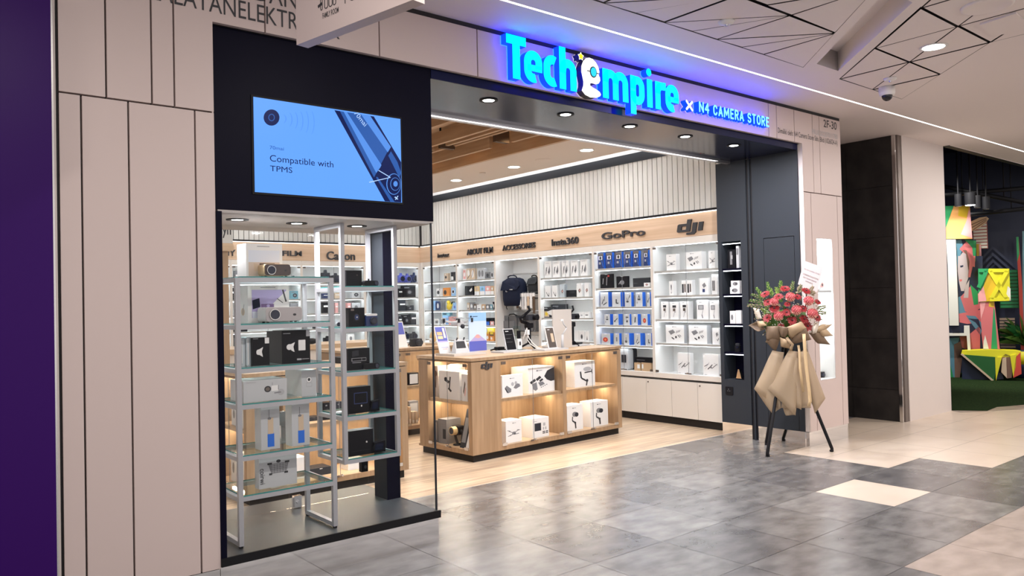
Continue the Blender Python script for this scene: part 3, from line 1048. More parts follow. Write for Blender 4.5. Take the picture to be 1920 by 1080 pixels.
spoly([(1140, 790), (1165, 800), (1320, 1035), (1280, 1035)], 'screen_mid', 3)
def ell(cx, cy, rx, ry, a0=0, a1=350, n=24):
    return [(cx+rx*math.cos(R(a0+(a1-a0)*k/n)), cy+ry*math.sin(R(a0+(a1-a0)*k/n))) for k in range(n+1)]
spoly(ell(187, 250, 73, 75), 'screen_dark', 1)
spoly(ell(187, 250, 30, 34), 'screen_mid', 2)
spoly(ell(187, 250, 22, 26), 'screen_dark', 3)
for k, (x, hh) in enumerate(((320, 45), (375, 70), (425, 85), (475, 100), (525, 112), (578, 118))):
    yy = 262+k*7
    spoly(ell(x-40, yy, 44, hh, -62, 62, 12)[:] + ell(x-40, yy, 36+k*0.5, hh*0.98, 62, -62, 12), 'screen_wave', 1)
spoly(ell(1310, 862, 68, 98), 'screen_light', 5)
spoly(ell(1312, 862, 62, 92), 'screen_dark', 6)
spoly(ell(1322, 862, 44, 60), 'screen_light', 7)
spoly(ell(1323, 862, 40, 56), 'screen_dark', 8)
spoly(ell(1325, 860, 20, 26), 'screen_light', 9)
spoly([(1165, 738), (1172, 734), (1280, 798), (1276, 804)], 'screen_pale', 9)
spoly([(1082, 842), (1276, 798), (1278, 804), (1084, 850)], 'screen_pale', 9)
spoly([(1315, 985), (1322, 975), (1350, 1000), (1343, 1005)], 'screen_pale', 9)
spoly([(1320, 1005), (1345, 968), (1352, 972), (1327, 1008)], 'screen_pale', 9)
mb.build('display_panel', scr)
mb = MB()
def st_(s, p0, p1, m, b_=0.0):
    (a, z0), (c, z1) = sp(*p0), sp(*p1)
    put_text(mb, s, a, c, min(z0, z1), max(z0, z1), -0.0085, m, b_)
def pxs(a, b_):
    return (470+a/4.91, 170+b_/4.91)
a, zA = sp(*pxs(172, 648))
c, zB = sp(*pxs(755, 660))
zt = sp(*pxs(172, 592))[1]
put_text(mb, 'Compatible with', a, c, zA-0.014, zt, -0.0085, 'screen_dark', 0.0)
mb.build('screen_lettering', scr)
mb = MB()
zA = sp(*pxs(175, 742))[1]
c = sp(*pxs(378, 755))[0]
zt = sp(*pxs(175, 690))[1]
put_text(mb, 'TPMS', a, c, zA, zt, -0.0085, 'screen_dark', 0.0)
mb.build('screen_lettering', scr)
mb = MB()
zA = sp(*pxs(172, 540))[1]
c = sp(*pxs(300, 545))[0]
zt = sp(*pxs(172, 508))[1]
put_text(mb, '70mai', a, c, zA, zt, -0.0085, 'screen_mid', 0.0)
mb.build('screen_lettering', scr)
mb = MB()
vs, fs = text_raw('70mai')
p0, p1 = sp(*pxs(940, 210)), sp(*pxs(1040, 335))
dx, dz = p1[0]-p0[0], p1[1]-p0[1]
L = math.hypot(dx, dz)
ux, uz = dx/L, dz/L
bx = max(v[0] for v in vs)
V3 = []
for v in vs:
    s1, s2 = v[0]/bx*L, v[1]/bx*L
    V3.append((p0[0]+ux*s1-uz*s2, -0.010, min(p0[1]+uz*s1+ux*s2, SHT-0.001)))
mb.add(V3, fs, 'screen_pale')
mb.build('screen_lettering', scr)

# ================================================================== SHOW WINDOW
WX0, WX1, WZ, WT = 1.412, 2.782, 0.20, 2.012
vit = thing('show_window', 'glazed show window with a dark raised floor left of the entrance', 'show window', (1.41, 4.14, 0.15))
VO = Vector((1.41, 4.14, 0.15))
def vb(mb, name, m_=None, **k):
    mb.v = [(v[0]-VO.x, v[1]-VO.y, v[2]-VO.z) for v in mb.v]
    return mb.build(name, vit, **k)
mb = MB()
mb.box(WX0, 4.14, 0.155, WX1, 4.152, WZ, 'black')
mb.box(WX0, 4.152, 0.155, WX1, 5.12, WZ-0.002, 'black', top='grey_metal')
mb.box(WX0, 4.152, WZ-0.002, WX1-0.012, 5.12, WZ, 'grey_metal')
vb(mb, 'raised_floor')
mb = MB()
mb.box(WX0, 4.16, 0.0, WX1-0.006, 4.19, 0.155, 'steel')
mb.box(WX1-0.03, 4.19, 0.0, WX1-0.006, 5.1, 0.155, 'steel')
vb(mb, 'mirror_plinth')
mb = MB()
mb.box(WX0, 4.144, WZ, WX0+0.030, 4.175, WT, 'navy_black')
vb(mb, 'side_frame')
mb = MB()
mb.box(WX0+0.03, 4.160, WZ, WX1-0.014, 4.168, WT, 'glass_thin')
vb(mb, 'front_glass')
mb = MB()
mb.box(WX1-0.022, 4.169, WZ, WX1-0.014, 4.60, WT, 'glass_thin')
vb(mb, 'side_glass')
mb = MB()
mb.box(WX1-0.0225, 4.158, WZ, WX1-0.0132, 4.169, WT, 'card_dark')
vb(mb, 'glass_edge')
for a, c in ((1.45, 2.085), (2.09, 2.66)):
    mb = MB()
    mb.box(a, 4.84, WZ+0.005, c, 4.848, WT, 'glass_thin')
    vb(mb, 'rear_glass_door')
for x, z, mm in ((2.115, 0.205, 'chrome'), (2.60, 0.36, 'black')):
    mb = MB()
    mb.box(x, 4.826, z, x+0.05, 4.862, z+0.075, mm)
    mb.cyl((x+0.025, 4.824, z+0.035), (x+0.025, 4.815, z+0.035), 0.012, 0.012, 'chrome', 10)
    vb(mb, 'glass_clamp')
mb = MB()
mb.box(2.668, 4.60, WZ, 2.768, 4.605, WT, 'navy_black')
mb.box(2.668, 4.605, WZ, 2.768, 4.77, WT, 'charcoal')
vb(mb, 'corner_post')

# ---- aluminium shelf racks
def rack(name, label, x0, x1, y0, y1, zs, zb, zt, feet):
    t = thing(name, label, 'shelf rack', (x0, y0, zb))
    p = 0.026
    def bb(a, b_, c, d, e, f, nm, mt='rail'):
        MB().box(a-x0, b_-y0, c-zb, d-x0, e-y0, f-zb, mt).build(nm, t)
    for xx in (x0, x1-p):
        for yy in (y0, y1-p):
            bb(xx, yy, zb+(0.012 if feet else 0), xx+p, yy+p, zt, 'post')
            if feet:
                bb(xx+0.004, yy+0.004, zb, xx+p-0.004, yy+p-0.004, zb+0.012, 'foot', 'black')
    for z in zs:
        f = MB()
        for (a, b_, c, d) in ((x0+p, y0, x1-p, y0+p), (x0+p, y1-p, x1-p, y1), (x0, y0+p, x0+p, y1-p), (x1-p, y0+p, x1, y1-p)):
            f.box(a-x0, b_-y0, z-0.024-zb, c-x0, d-y0, z-zb, 'rail')
        f.build('shelf_frame', t)
        e = 0.0005
        ga = p if z < zt-0.01 else 0
        g = MB()
        g.box(0.006+ga*0, 0.006, z-zb+e, x1-x0-0.006, y1-y0-0.006, z-zb+0.007, 'glass_edge') if False else None
        gx0, gx1, gy0, gy1 = (p+0.001, x1-x0-p-0.001, 0.004, y1-y0-0.004)
        g.add([(gx0, gy0, z-zb+0.007), (gx1, gy0, z-zb+0.007), (gx1, gy1, z-zb+0.007), (gx0, gy1, z-zb+0.007)], [(0, 1, 2, 3)], 'glass_green')
        gv = [(gx0, gy0, z-zb+e), (gx1, gy0, z-zb+e), (gx1, gy1, z-zb+e), (gx0, gy1, z-zb+e), (gx0, gy0, z-zb+0.007), (gx1, gy0, z-zb+0.007), (gx1, gy1, z-zb+0.007), (gx0, gy1, z-zb+0.007)]
        g.add(gv, [(0, 1, 5, 4), (1, 2, 6, 5), (2, 3, 7, 6), (3, 0, 4, 7)], 'glass_edge')
        g.add(gv, [(3, 2, 1, 0)], 'glass_green')
        g.build('glass_shelf', t)
    if not feet:
        for (a, b_, c, d) in ((x0, y0+p, x0+p, y1-p), (x1-p, y0+p, x1, y1-p)):
            MB().box(a-x0, b_-y0, zt-0.026-zb, c-x0, d-y0, zt-zb, 'rail').build('top_rail', t)
    else:
        for (a, b_, c, d) in ((x0, y0+p, x0+p, y1-p), (x1-p, y0+p, x1, y1-p)):
            MB().box(a-x0, b_-y0, 0.012, c-x0, d-y0, 0.036, 'rail').build('base_rail', t)
    return t
AX0, AX1, AY0, AY1 = 1.541, 2.122, 4.237, 4.63
AZ = [0.475, 0.692, 0.971, 1.168, 1.406, 1.666]
rack('display_rack', 'standing white metal rack with six glass shelves in the show window', AX0, AX1, AY0, AY1, AZ, WZ, 1.666, True)
BX0, BX1, BY0, BY1 = 2.250, 2.650, 4.39, 4.76
BZ = [0.55, 0.815, 1.087, 1.359, 1.615]
rack('display_rack', 'taller white metal rack hanging from the screen box behind the standing one', BX0, BX1, BY0, BY1, BZ, 0.526, WT-0.002, False)

# ------------------------------------------------------------------ prints on product faces, unit square, x right, z up
def r_(x0, z0, x1, z1, m):
    return (m, [(x0, z0), (x1, z0), (x1, z1), (x0, z1)])
def o_(cx, cz, rx, rz, m, n=14):
    return (m, [(cx+rx*math.cos(2*PI*k/n), cz+rz*math.sin(2*PI*k/n)) for k in range(n)])
def p_(m, *pts):
    pts = list(pts)
    ar = sum(pts[k][0]*pts[(k+1) % len(pts)][1]-pts[(k+1) % len(pts)][0]*pts[k][1] for k in range(len(pts)))
    return (m, pts if ar > 0 else pts[::-1])
def s_(m, a, b_, wv=0.05):
    dx, dz = b_[0]-a[0], b_[1]-a[1]
    l = math.hypot(dx, dz)
    nx, nz = -dz/l*wv/2, dx/l*wv/2
    return p_(m, (a[0]+nx, a[1]+nz), (b_[0]+nx, b_[1]+nz), (b_[0]-nx, b_[1]-nz), (a[0]-nx, a[1]-nz))
def small_logo(x=0.5, z=0.88, m='ink'):
    return [o_(x-0.05, z, 0.035, 0.02, m, 8), r_(x-0.01, z-0.008, x+0.14, z+0.008, 'ink_grey')]
def drone(c='ink_grey', x=0.5, z=0.42, k=1.0):
    P = lambda a, b_: (x+a*k, z+b_*k)
    return [p_(c, P(-.13, -.06), P(.10, -.09), P(.16, .0), P(.05, .08), P(-.10, .06)), s_(c, P(-.1, .03), P(-.36, .14), .035*k), s_(c, P(.1, .05), P(.34, .12), .035*k), s_(c, P(-.08, -.05), P(-.30, -.10), .035*k),
            s_(c, P(.1, -.06), P(.36, -.05), .035*k), s_('ink', P(-.46, .17), P(-.24, .13), .02*k), s_('ink', P(.22, .15), P(.44, .12), .02*k), s_('ink', P(-.42, -.12), P(-.2, -.1), .02*k), o_(*P(.06, -.04), .04*k, .04*k, 'ink', 8)]
def gimbal(c='ink', x=0.5, z=0.45, k=1.0):
    P = lambda a, b_: (x+a*k, z+b_*k)
    return [o_(*P(-.02, .18), .16*k, .10*k, 'ink_grey', 12), o_(*P(.10, .16), .12*k, .09*k, 'card_dark', 12), s_(c, P(-.16, .10), P(-.18, -.06), .06*k), s_(c, P(-.18, -.06), P(.02, -.16), .06*k), s_(c, P(.0, -.12), P(.03, -.38), .08*k), o_(*P(0, -.16), .06*k, .045*k, c, 10)]
def arm(c='ink', x=0.5, z=0.45, k=1.0):
    P = lambda a, b_: (x+a*k, z+b_*k)
    return [o_(*P(.12, .24), .20*k, .09*k, 'ink_pale', 12), s_(c, P(-.02, .10), P(.36, .13), .05*k), s_(c, P(.34, .22), P(.36, .04), .05*k), s_(c, P(-.22, .16), P(-.18, -.10), .07*k), s_(c, P(-.18, -.10), P(.08, -.24), .06*k), o_(*P(.10, -.22), .06*k, .06*k, c, 10), s_(c, P(.10, -.22), P(.06, -.42), .06*k)]
def kit(x=0.5, z=0.45, k=1.0):
    P = lambda a, b_: (x+a*k, z+b_*k)
    return [p_('ink_grey', P(-.36, .20), P(-.10, .30), P(.02, .14), P(-.22, .0)), s_('ink_grey', P(.08, .10), P(.13, .24), .035), s_('ink_grey', P(.16, .13), P(.21, .26), .035), s_('ink_grey', P(.24, .16), P(.29, .28), .035),
            s_('ink', P(-.18, -.14), P(-.04, -.24), .06), o_(*P(.06, -.12), .05*k, .07*k, 'ink'), s_('ink_grey', P(.16, .0), P(.28, -.14), .05), s_('ink_grey', P(.24, .02), P(.34, -.08), .04)]
def combo():
    return [p_('ink', (.60, .62), (.72, .84), (1.0, .95), (1.0, .42), (.86, .40), (.70, .48)), s_('ink', (.07, .40), (.26, .52), .10), s_('ink', (.30, .50), (.46, .62), .10), s_('ink', (.42, .44), (.54, .52), .08), p_('ink_grey', (.12, .36), (.30, .42), (.34, .14), (.26, .08), (.18, .14)),
            p_('ink_grey', (.36, .40), (.54, .42), (.62, .32), (.44, .24)), o_(.48, .20, .02, .02, 'ink', 8), o_(.55, .23, .02, .02, 'ink', 8), o_(.62, .26, .02, .02, 'ink', 8), o_(.69, .29, .02, .02, 'ink', 8)] + small_logo(.38, .87)
def goggles():
    return [p_('ink_grey', (.12, .44), (.22, .54), (.44, .36), (.42, .22), (.28, .18)), p_('ink_grey', (.54, .40), (.66, .34), (.88, .44), (.84, .56), (.68, .60)), o_(.50, .58, .07, .09, 'ink_pale'), o_(.66, .62, .06, .08, 'ink_pale'), s_('ink', (.14, .42), (.26, .20), .05)] + small_logo(.45, .85)
def camera_print(c='ink_grey', lens='ink'):
    return [r_(.15, .25, .85, .65, c), r_(.36, .65, .62, .76, c), o_(.5, .44, .19, .17, lens), o_(.5, .44, .10, .09, 'ink_pale')]
def packs(n=3, c='ink'):
    return [r_(.12+.26*k, .18, .30+.26*k, .68, c) for k in range(n)]
def stick():
    return [r_(.38, .15, .62, .75, 'ink_grey'), r_(.42, .20, .58, .40, 'card_white'), r_(.42, .55, .58, .68, 'ink')]
def phone_gimbal():
    return [r_(.30, .66, .75, .80, 'ink'), r_(.34, .46, .66, .62, 'bronze'), s_('ink_pale', (.55, .45), (.40, .12), .06), o_(.62, .42, .10, .05, 'ink_pale', 8)] + small_logo(.4, .92)
def handle_gimbal():
    return [r_(.12, .50, .62, .74, 'ink_grey'), r_(.20, .54, .54, .70, 'ink_pale'), s_('ink_pale', (.55, .48), (.45, .22), .06), s_('ink_grey', (.45, .24), (.52, .06), .08)] + small_logo(.35, .88)
def drones_x():
    return [s_('ink', (.08, .42), (.36, .55), .03), s_('ink', (.30, .30), (.60, .52), .045), s_('ink', (.55, .34), (.92, .56), .03), s_('ink_pale', (.12, .30), (.40, .62), .02), o_(.5, .40, .07, .05, 'ink_grey'), s_('ink_pale', (.70, .60), (.95, .48), .02), r_(.05, .04, .25, .06, 'ink_pale')]
def blades():
    return [p_('ink_grey', (.14, .12), (.30, .30), (.42, .66), (.24, .62)), p_('ink_grey', (.48, .34), (.78, .74), (.84, .40), (.68, .18)), o_(.30, .46, .05, .06, 'ink', 8), o_(.70, .36, .05, .06, 'ink', 8)] + [r_(.2, .88, .7, .90, 'ink_pale')]
def curl():
    return [s_('ink', (.25, .46), (.48, .22), .07), s_('ink', (.48, .22), (.72, .10), .09), s_('ink', (.70, .10), (.72, .40), .07)]
def badge():
    return [p_('bronze', (.30, .48), (.66, .62), (.84, .44), (.50, .28)), p_('pink', (.44, .47), (.64, .54), (.72, .44), (.54, .38))]
def action_cam(lens='card_white'):
    return [r_(.02, .82, .98, .98, 'bronze'), r_(.18, .56, .80, .80, 'card_white'), o_(.50, .68, .16, .10, 'ink'), r_(.24, .28, .54, .42, 'ink_pale'), s_('indigo_print', (.04, .2), (.16, .8), .08), s_('blue', (.9, .1), (.72, .5), .08)]
def mount(i):
    return [[s_('ink', (.2, .2), (.42, .52), .08), s_('ink', (.5, .4), (.55, .72), .06), s_('ink', (.35, .12), (.8, .3), .07)], [r_(.42, .22, .56, .52, 'ink'), r_(.5, .2, .74, .28, 'ink')], [o_(.4, .34, .22, .06, 'ink', 10), s_('ink', (.34, .34), (.26, .62), .07), s_('ink', (.46, .34), (.56, .62), .07), s_('ink', (.66, .6), (.8, .8), .10)],
            [s_('ink', (.34, .5), (.5, .8), .07), s_('ink', (.5, .8), (.66, .5), .07), r_(.30, .44, .70, .54, 'ink'), r_(.2, .2, .26, .34, 'ink')], [s_('ink', (.2, .3), (.8, .62), .09), o_(.3, .34, .14, .09, 'ink', 8)], [r_(.3, .66, .76, .76, 'ink'), r_(.34, .5, .46, .62, 'ink_grey'), o_(.52, .34, .16, .12, 'ink', 8)],
            [p_('ink', (.36, .22), (.58, .26), (.66, .74), (.46, .72))], [o_(.45, .42, .28, .22, 'red', 12), o_(.45, .42, .12, .10, 'orange', 8)], [r_(.34, .28, .62, .66, 'ink_grey')], [o_(.45, .3, .2, .12, 'ink', 8), r_(.4, .3, .52, .66, 'ink_grey')]][i % 10] + [r_(.35, .90, .62, .97, 'card_white')]

def product(name, label, cat, loc, rotz, w_, d_, h_, m, prints=(), side=None, top=None, group=None, r=0.0, sideprints=()):
    """A carton: front face at y = 0 facing -y, centred on x, standing on z = 0; printing lies on its faces."""
    mb = MB()
    if r:
        mb.rbox(-w_/2, 0, 0, w_/2, d_, h_, m, r)
    else:
        mb.box(-w_/2, 0, 0, w_/2, d_, h_, m, side=side, top=top)
    for k, (mm, pts) in enumerate(prints):
        mb.poly([(-w_/2+min(max(a, 0.004), .996)*w_, -0.0006-0.00012*k, min(max(b_, 0.004), .996)*h_) for a, b_ in pts], mm)
    for k, (mm, pts) in enumerate(sideprints):
        mb.poly([(-w_/2-0.0006-0.00012*k, d_-min(max(a, 0.004), .996)*d_, min(max(b_, 0.004), .996)*h_) for a, b_ in pts], mm)
    o = mb.build(name, None, loc, (0, 0, rotz))
    tag(o, label, cat, group)
    return o
def on_front(px0, px1, pyt, y, z):
    """x0, x1, height of something standing at height z on the plane y, from the photograph."""
    pm = (px0+px1)/2
    # find the picture row where that plane meets height z at this column
    def row(px, zz):
        lo, hi = 0.0, 1080.0
        for _ in range(40):
            mid = (lo+hi)/2
            if ony(px, mid, y).z > zz:
                lo = mid
            else:
                hi = mid
        return (lo+hi)/2
    b0, b1 = row(px0, z), row(px1, z)
    x0, x1 = ony(px0, b0, y).x, ony(px1, b1, y).x
    return x0, x1, ony(pm, pyt, y).z-z
def on_side(px0, px1, pyt, x, z):
    def row(px, zz):
        lo, hi = 0.0, 1080.0
        for _ in range(40):
            mid = (lo+hi)/2
            if onx(px, mid, x).z > zz:
                lo = mid
            else:
                hi = mid
        return (lo+hi)/2
    b0, b1 = row(px0, z), row(px1, z)
    y0, y1 = onx(px0, b0, x).y, onx(px1, b1, x).y
    return y0, y1, onx((px0+px1)/2, pyt, x).z-z

def vit_item(name, label, cat, px0, px1, pyt, y, z, d_, m, prints=(), side=None, top=None, r=0, sideprints=()):
    x0, x1, hh = on_front(px0, px1, pyt, y, z)
    return product(name, label, cat, ((x0+x1)/2, y, z), 0, x1-x0, d_, hh, m, prints, side, top, None, r, sideprints)
G_ = 0.0073
mat('film_mist', (0.70, 0.74, 0.84), 0.5)
mat('beige_print', (0.62, 0.50, 0.42), 0.5)
win_print = [r_(.06, .04, .92, .80, 'film_mist'), r_(.06, .04, .92, .45, 'beige_print'), r_(.30, .90, .64, .93, 'ink_pale'), p_('tan', (.20, .42), (.40, .36), (.42, .20), (.22, .18)), r_(.36, .24, .78, .42, 'brown_dark'), r_(.50, .24, .60, .36, 'card_white')]
vit_item('projector_box', 'white projector carton with window print on top of the standing rack', 'box', 462, 530, 457, 4.40, AZ[5]+G_, 0.14, 'card_white', win_print)
purple_print = [r_(.09, .13, .93, .88, 'lilac'), p_('card_white', (.40, .30), (.93, .86), (.93, .30)), r_(.30, .93, .66, .955, 'ink_pale'), p_('navy', (.10, .60), (.27, .66), (.29, .42), (.11, .36)), r_(.31, .40, .62, .50, 'purple_card'), o_(.48, .45, .04, .04, 'lilac'), s_('ink', (.84, .88), (.92, .55), .04), s_('ink', (.70, .64), (.84, .52), .02), r_(.10, .13, .5, .30, 'film_mist')]
vit_item('projector_box', 'white carton with lilac room print behind the white projector', 'box', 465.5, 543, 535, 4.42, AZ[4]+G_, 0.13, 'card_white', purple_print, sideprints=[o_(.4, .3, .2, .1, 'tan'), s_('ink_pale', (.35, .25), (.55, .5), .06)])
def projector(label, px0, px1, pyt, y, z, d_, front, shell, ring):
    x0, x1, hh = on_front(px0, px1, pyt, y, z)
    w_ = x1-x0
    t = thing('projector', label, 'projector', ((x0+x1)/2, y, z))
    MB().rbox(-w_/2, 0.006, 0.006, w_/2, d_, hh, shell, min(0.018, hh*.25), 4).build('body', t)
    MB().rbox(-w_/2+.002, 0.0, 0.008, w_/2-.002, 0.006, hh-.002, front, min(0.016, hh*.22), 4).build('front_panel', t)
    q = MB()
    q.cyl((-w_*.26, 0.002, hh*.52), (-w_*.26, -0.008, hh*.52), hh*.36, hh*.36, ring, 24)
    q.cyl((-w_*.26, -0.008, hh*.52), (-w_*.26, -0.010, hh*.52), hh*.31, hh*.31, 'lens', 24)
    q.build('lens', t)
    q = MB()
    for sx in (-1, 1):
        q.cyl((sx*w_*.38, d_*.3, 0), (sx*w_*.38, d_*.3, 0.007), .008, .008, 'black', 8)
        q.cyl((sx*w_*.38, d_*.8, 0), (sx*w_*.38, d_*.8, 0.007), .008, .008, 'black', 8)
    q.build('rubber_foot', t)
    if front != 'card_dark':
        MB().rbox(w_*.24, -0.001, hh*.42, w_*.33, 0.001, hh*.56, 'ink', .006).build('sensor_window', t)
    return t
mat('gold_shell', (0.70, 0.52, 0.30), 0.45)
mat('brown_front', (0.075, 0.052, 0.050), 0.35)
mat('silver_front', (0.44, 0.40, 0.41), 0.4)
projector('small gold and brown projector on the top shelf of the standing rack', 496.5, 546, 495, 4.30, AZ[5]+G_, 0.10, 'brown_front', 'gold_shell', 'silver')
projector('white projector with big dark lens on the second shelf', 498.5, 567, 575.5, 4.285, AZ[4]+G_, 0.12, 'silver_front', 'card_white', 'silver')
lamp_print = [o_(.36, .48, .12, .10, 'silver'), p_('silver', (.40, .58), (.64, .66), (.56, .50), (.62, .30), (.42, .38)), r_(.06, .955, .36, .975, 'ink_pale'), r_(.74, .78, .99, .99, 'silver')]
cam_print = [o_(.26, .50, .10, .09, 'silver'), p_('silver', (.30, .58), (.46, .64), (.40, .50), (.44, .34), (.32, .40)), r_(.58, .38, .83, .70, 'silver'), r_(.05, .90, .30, .92, 'ink_pale'), r_(.86, .80, .995, .99, 'ink_pale'), r_(.52, .09, .68, .14, 'ink_pale'), r_(.70, .11, .95, .125, 'ink_pale')]
vit_item('camera_box', 'small black carton with a white spotlight camera print on the third shelf', 'box', 473, 505.5, 633, 4.31, AZ[3]+G_, 0.07, 'card_black', lamp_print)
vit_item('camera_box', 'big black carton with camera and solar panel print on the third shelf', 'box', 529, 582, 619, 4.29, AZ[3]+G_, 0.13, 'card_black', cam_print, side='card_dark')
vit_item('camera_box', 'dark grey carton standing edge-on between the two black printed cartons', 'box', 516, 530, 621, 4.40, AZ[3]+G_, 0.12, 'card_dark')
mat('film', (0.48, 0.53, 0.57), 0.12)
vit_item('shrink_wrapped_box', 'clear film wrapped pack left of the small black carton', 'box', 462, 471.5, 632, 4.33, AZ[3]+G_, 0.10, 'film', [r_(.3, .05, .5, .95, 'card_white')], r=.008)
vit_item('shrink_wrapped_box', 'outermost film wrapped pack at the left end of the third shelf', 'box', 452, 460.5, 633, 4.34, AZ[3]+G_, 0.10, 'film', [r_(.2, .1, .35, .9, 'card_white')], r=.008)
ptz = [o_(.55, .55, .08, .15, 'ink'), o_(.55, .55, .05, .09, 'bronze'), r_(.64, .44, .80, .70, 'card_white'), o_(.86, .36, .08, .15, 'ink_pale'), s_('ink_grey', (.80, .70), (.80, .48), .015), s_('ink_grey', (.66, .84), (.66, .70), .008), s_('ink_grey', (.70, .34), (.86, .36), .05), r_(.05, .90, .28, .93, 'ink_pale')]
vit_item('camera_box', 'wide white carton with security camera print on the fourth shelf', 'box', 457, 538, 712, 4.275, AZ[2]+G_, 0.20, 'card_grey', ptz, side='card_white', top='card_white')
cam2 = [o_(.5, .64, .20, .13, 'ink_pale'), o_(.5, .64, .16, .105, 'card_white'), o_(.5, .64, .09, .06, 'ink'), r_(.30, .36, .70, .52, 'ink_pale'), r_(.33, .38, .67, .50, 'card_grey')]
vit_item('camera_box', 'white carton with webcam print at the right of the fourth shelf', 'box', 566, 593.5, 694, 4.30, AZ[2]+G_, 0.13, 'card_grey', cam2, side='card_white', top='card_white')
vit_item('camera_box', 'white carton edge-on behind the webcam carton', 'box', 551, 556, 694, 4.44, AZ[2]+G_, 0.12, 'card_white')
fl = [r_(.36, .06, .68, .38, 'indigo_print'), r_(.34, .06, .70, .36, 'blue'), r_(.37, .36, .66, .74, 'tan'), s_('ink_grey', (.44, .72), (.44, .93), .03), o_(.45, .72, .10, .03, 'ink_grey')]
vit_item('flosser_box', 'tall pale carton with blue water flosser print, left of the pair', 'box', 490, 525, 762, 4.31, AZ[1]+G_, 0.09, 'card_grey', fl, side='card_white')
vit_item('flosser_box', 'tall pale carton with blue water flosser print, right of the pair', 'box', 548, 581, 757, 4.30, AZ[1]+G_, 0.09, 'card_grey', fl, side='card_white')
cp = ony(532, 779, 4.47)
t = thing('alarm_clock', 'round chrome clock face between the two flosser cartons', 'clock', (cp.x, 4.47, AZ[1]+G_))
MB().cyl((0, 0.02, 0.14), (0, -0.01, 0.14), 0.045, 0.045, 'chrome', 24).build('case', t)
MB().box(-0.02, -0.005, 0, 0.02, 0.03, 0.10, 'silver').build('stand', t)
seat = [p_('ink_grey', (.24, .72), (.78, .72), (.72, .42), (.32, .42)), r_(.22, .70, .34, .76, 'ink'), r_(.68, .70, .80, .76, 'ink'), o_(.51, .78, .06, .05, 'ink'), r_(.26, .38, .34, .44, 'ink'), r_(.66, .38, .76, .44, 'ink')] + [r_(.32, .46+.055*k, .74, .468+.055*k, 'card_grey') for k in range(5)] + [r_(.36+.075*k, .43, .367+.075*k, .71, 'card_grey') for k in range(5)]
o = vit_item('seat_cover_box', 'flat white carton with a mesh seat print on the lowest shelf', 'box', 486, 557, 851, 4.32, AZ[0]+G_, 0.06, 'card_grey', seat, side='card_white')
vs, fs = text_raw('coirwi')
q = MB()
bx = max(v[0] for v in vs)
hh = 0.088
q.add([(-0.106+0.0+v[1]*hh/bx*1.2, -0.0032, 0.115-v[0]*hh/bx) for v in vs], fs, 'ink')
q.build('lettering', o)
# hanging rack
dash = [o_(.5, .5, .17, .20, 'card_dark'), o_(.5, .5, .12, .14, 'navy_card'), o_(.52, .5, .03, .035, 'silver'), r_(.14, .84, .34, .95, 'bronze')]
vit_item('camera_box', 'square black carton on the top shelf of the hanging rack', 'box', 649.5, 678.5, 507, 4.46, BZ[4]+G_, 0.08, 'card_black', [o_(.70, .70, .03, .03, 'bronze'), r_(.1, .5, .9, .51, 'card_dark')])
vit_item('camera_box', 'black carton with round lens print on the second hanging shelf', 'box', 654, 684, 577, 4.45, BZ[3]+G_, 0.07, 'card_black', dash)
bar = [p_('card_dark', (.2, .62), (.5, .66), (.5, .92), (.2, .88)), r_(.16, .40, .84, .56, 'ink_grey'), r_(.20, .43, .62, .53, 'card_black'), r_(.64, .43, .82, .53, 'card_black'), r_(.2, .33, .6, .35, 'ink_pale')]
vit_item('camera_box', 'black carton with bar camera line drawing on the third hanging shelf', 'box', 652.5, 693.5, 653, 4.45, BZ[2]+G_, 0.07, 'card_black', bar)
vit_item('camera_box', 'black glossy carton with faint outline on the fourth hanging shelf', 'box', 653.5, 695.5, 725, 4.45, BZ[1]+G_, 0.07, 'card_black', [r_(.25, .35, .85, .78, 'navy_card'), r_(.28, .38, .82, .75, 'card_black'), o_(.58, .27, .03, .04, 'silver')])
vit_item('camera_box', 'large black carton on the lowest hanging shelf', 'box', 655, 700.5, 806, 4.45, BZ[0]+G_, 0.08, 'card_black', [o_(.72, .50, .035, .04, 'silver'), r_(.1, .18, .9, .19, 'card_dark')], top='card_grey')
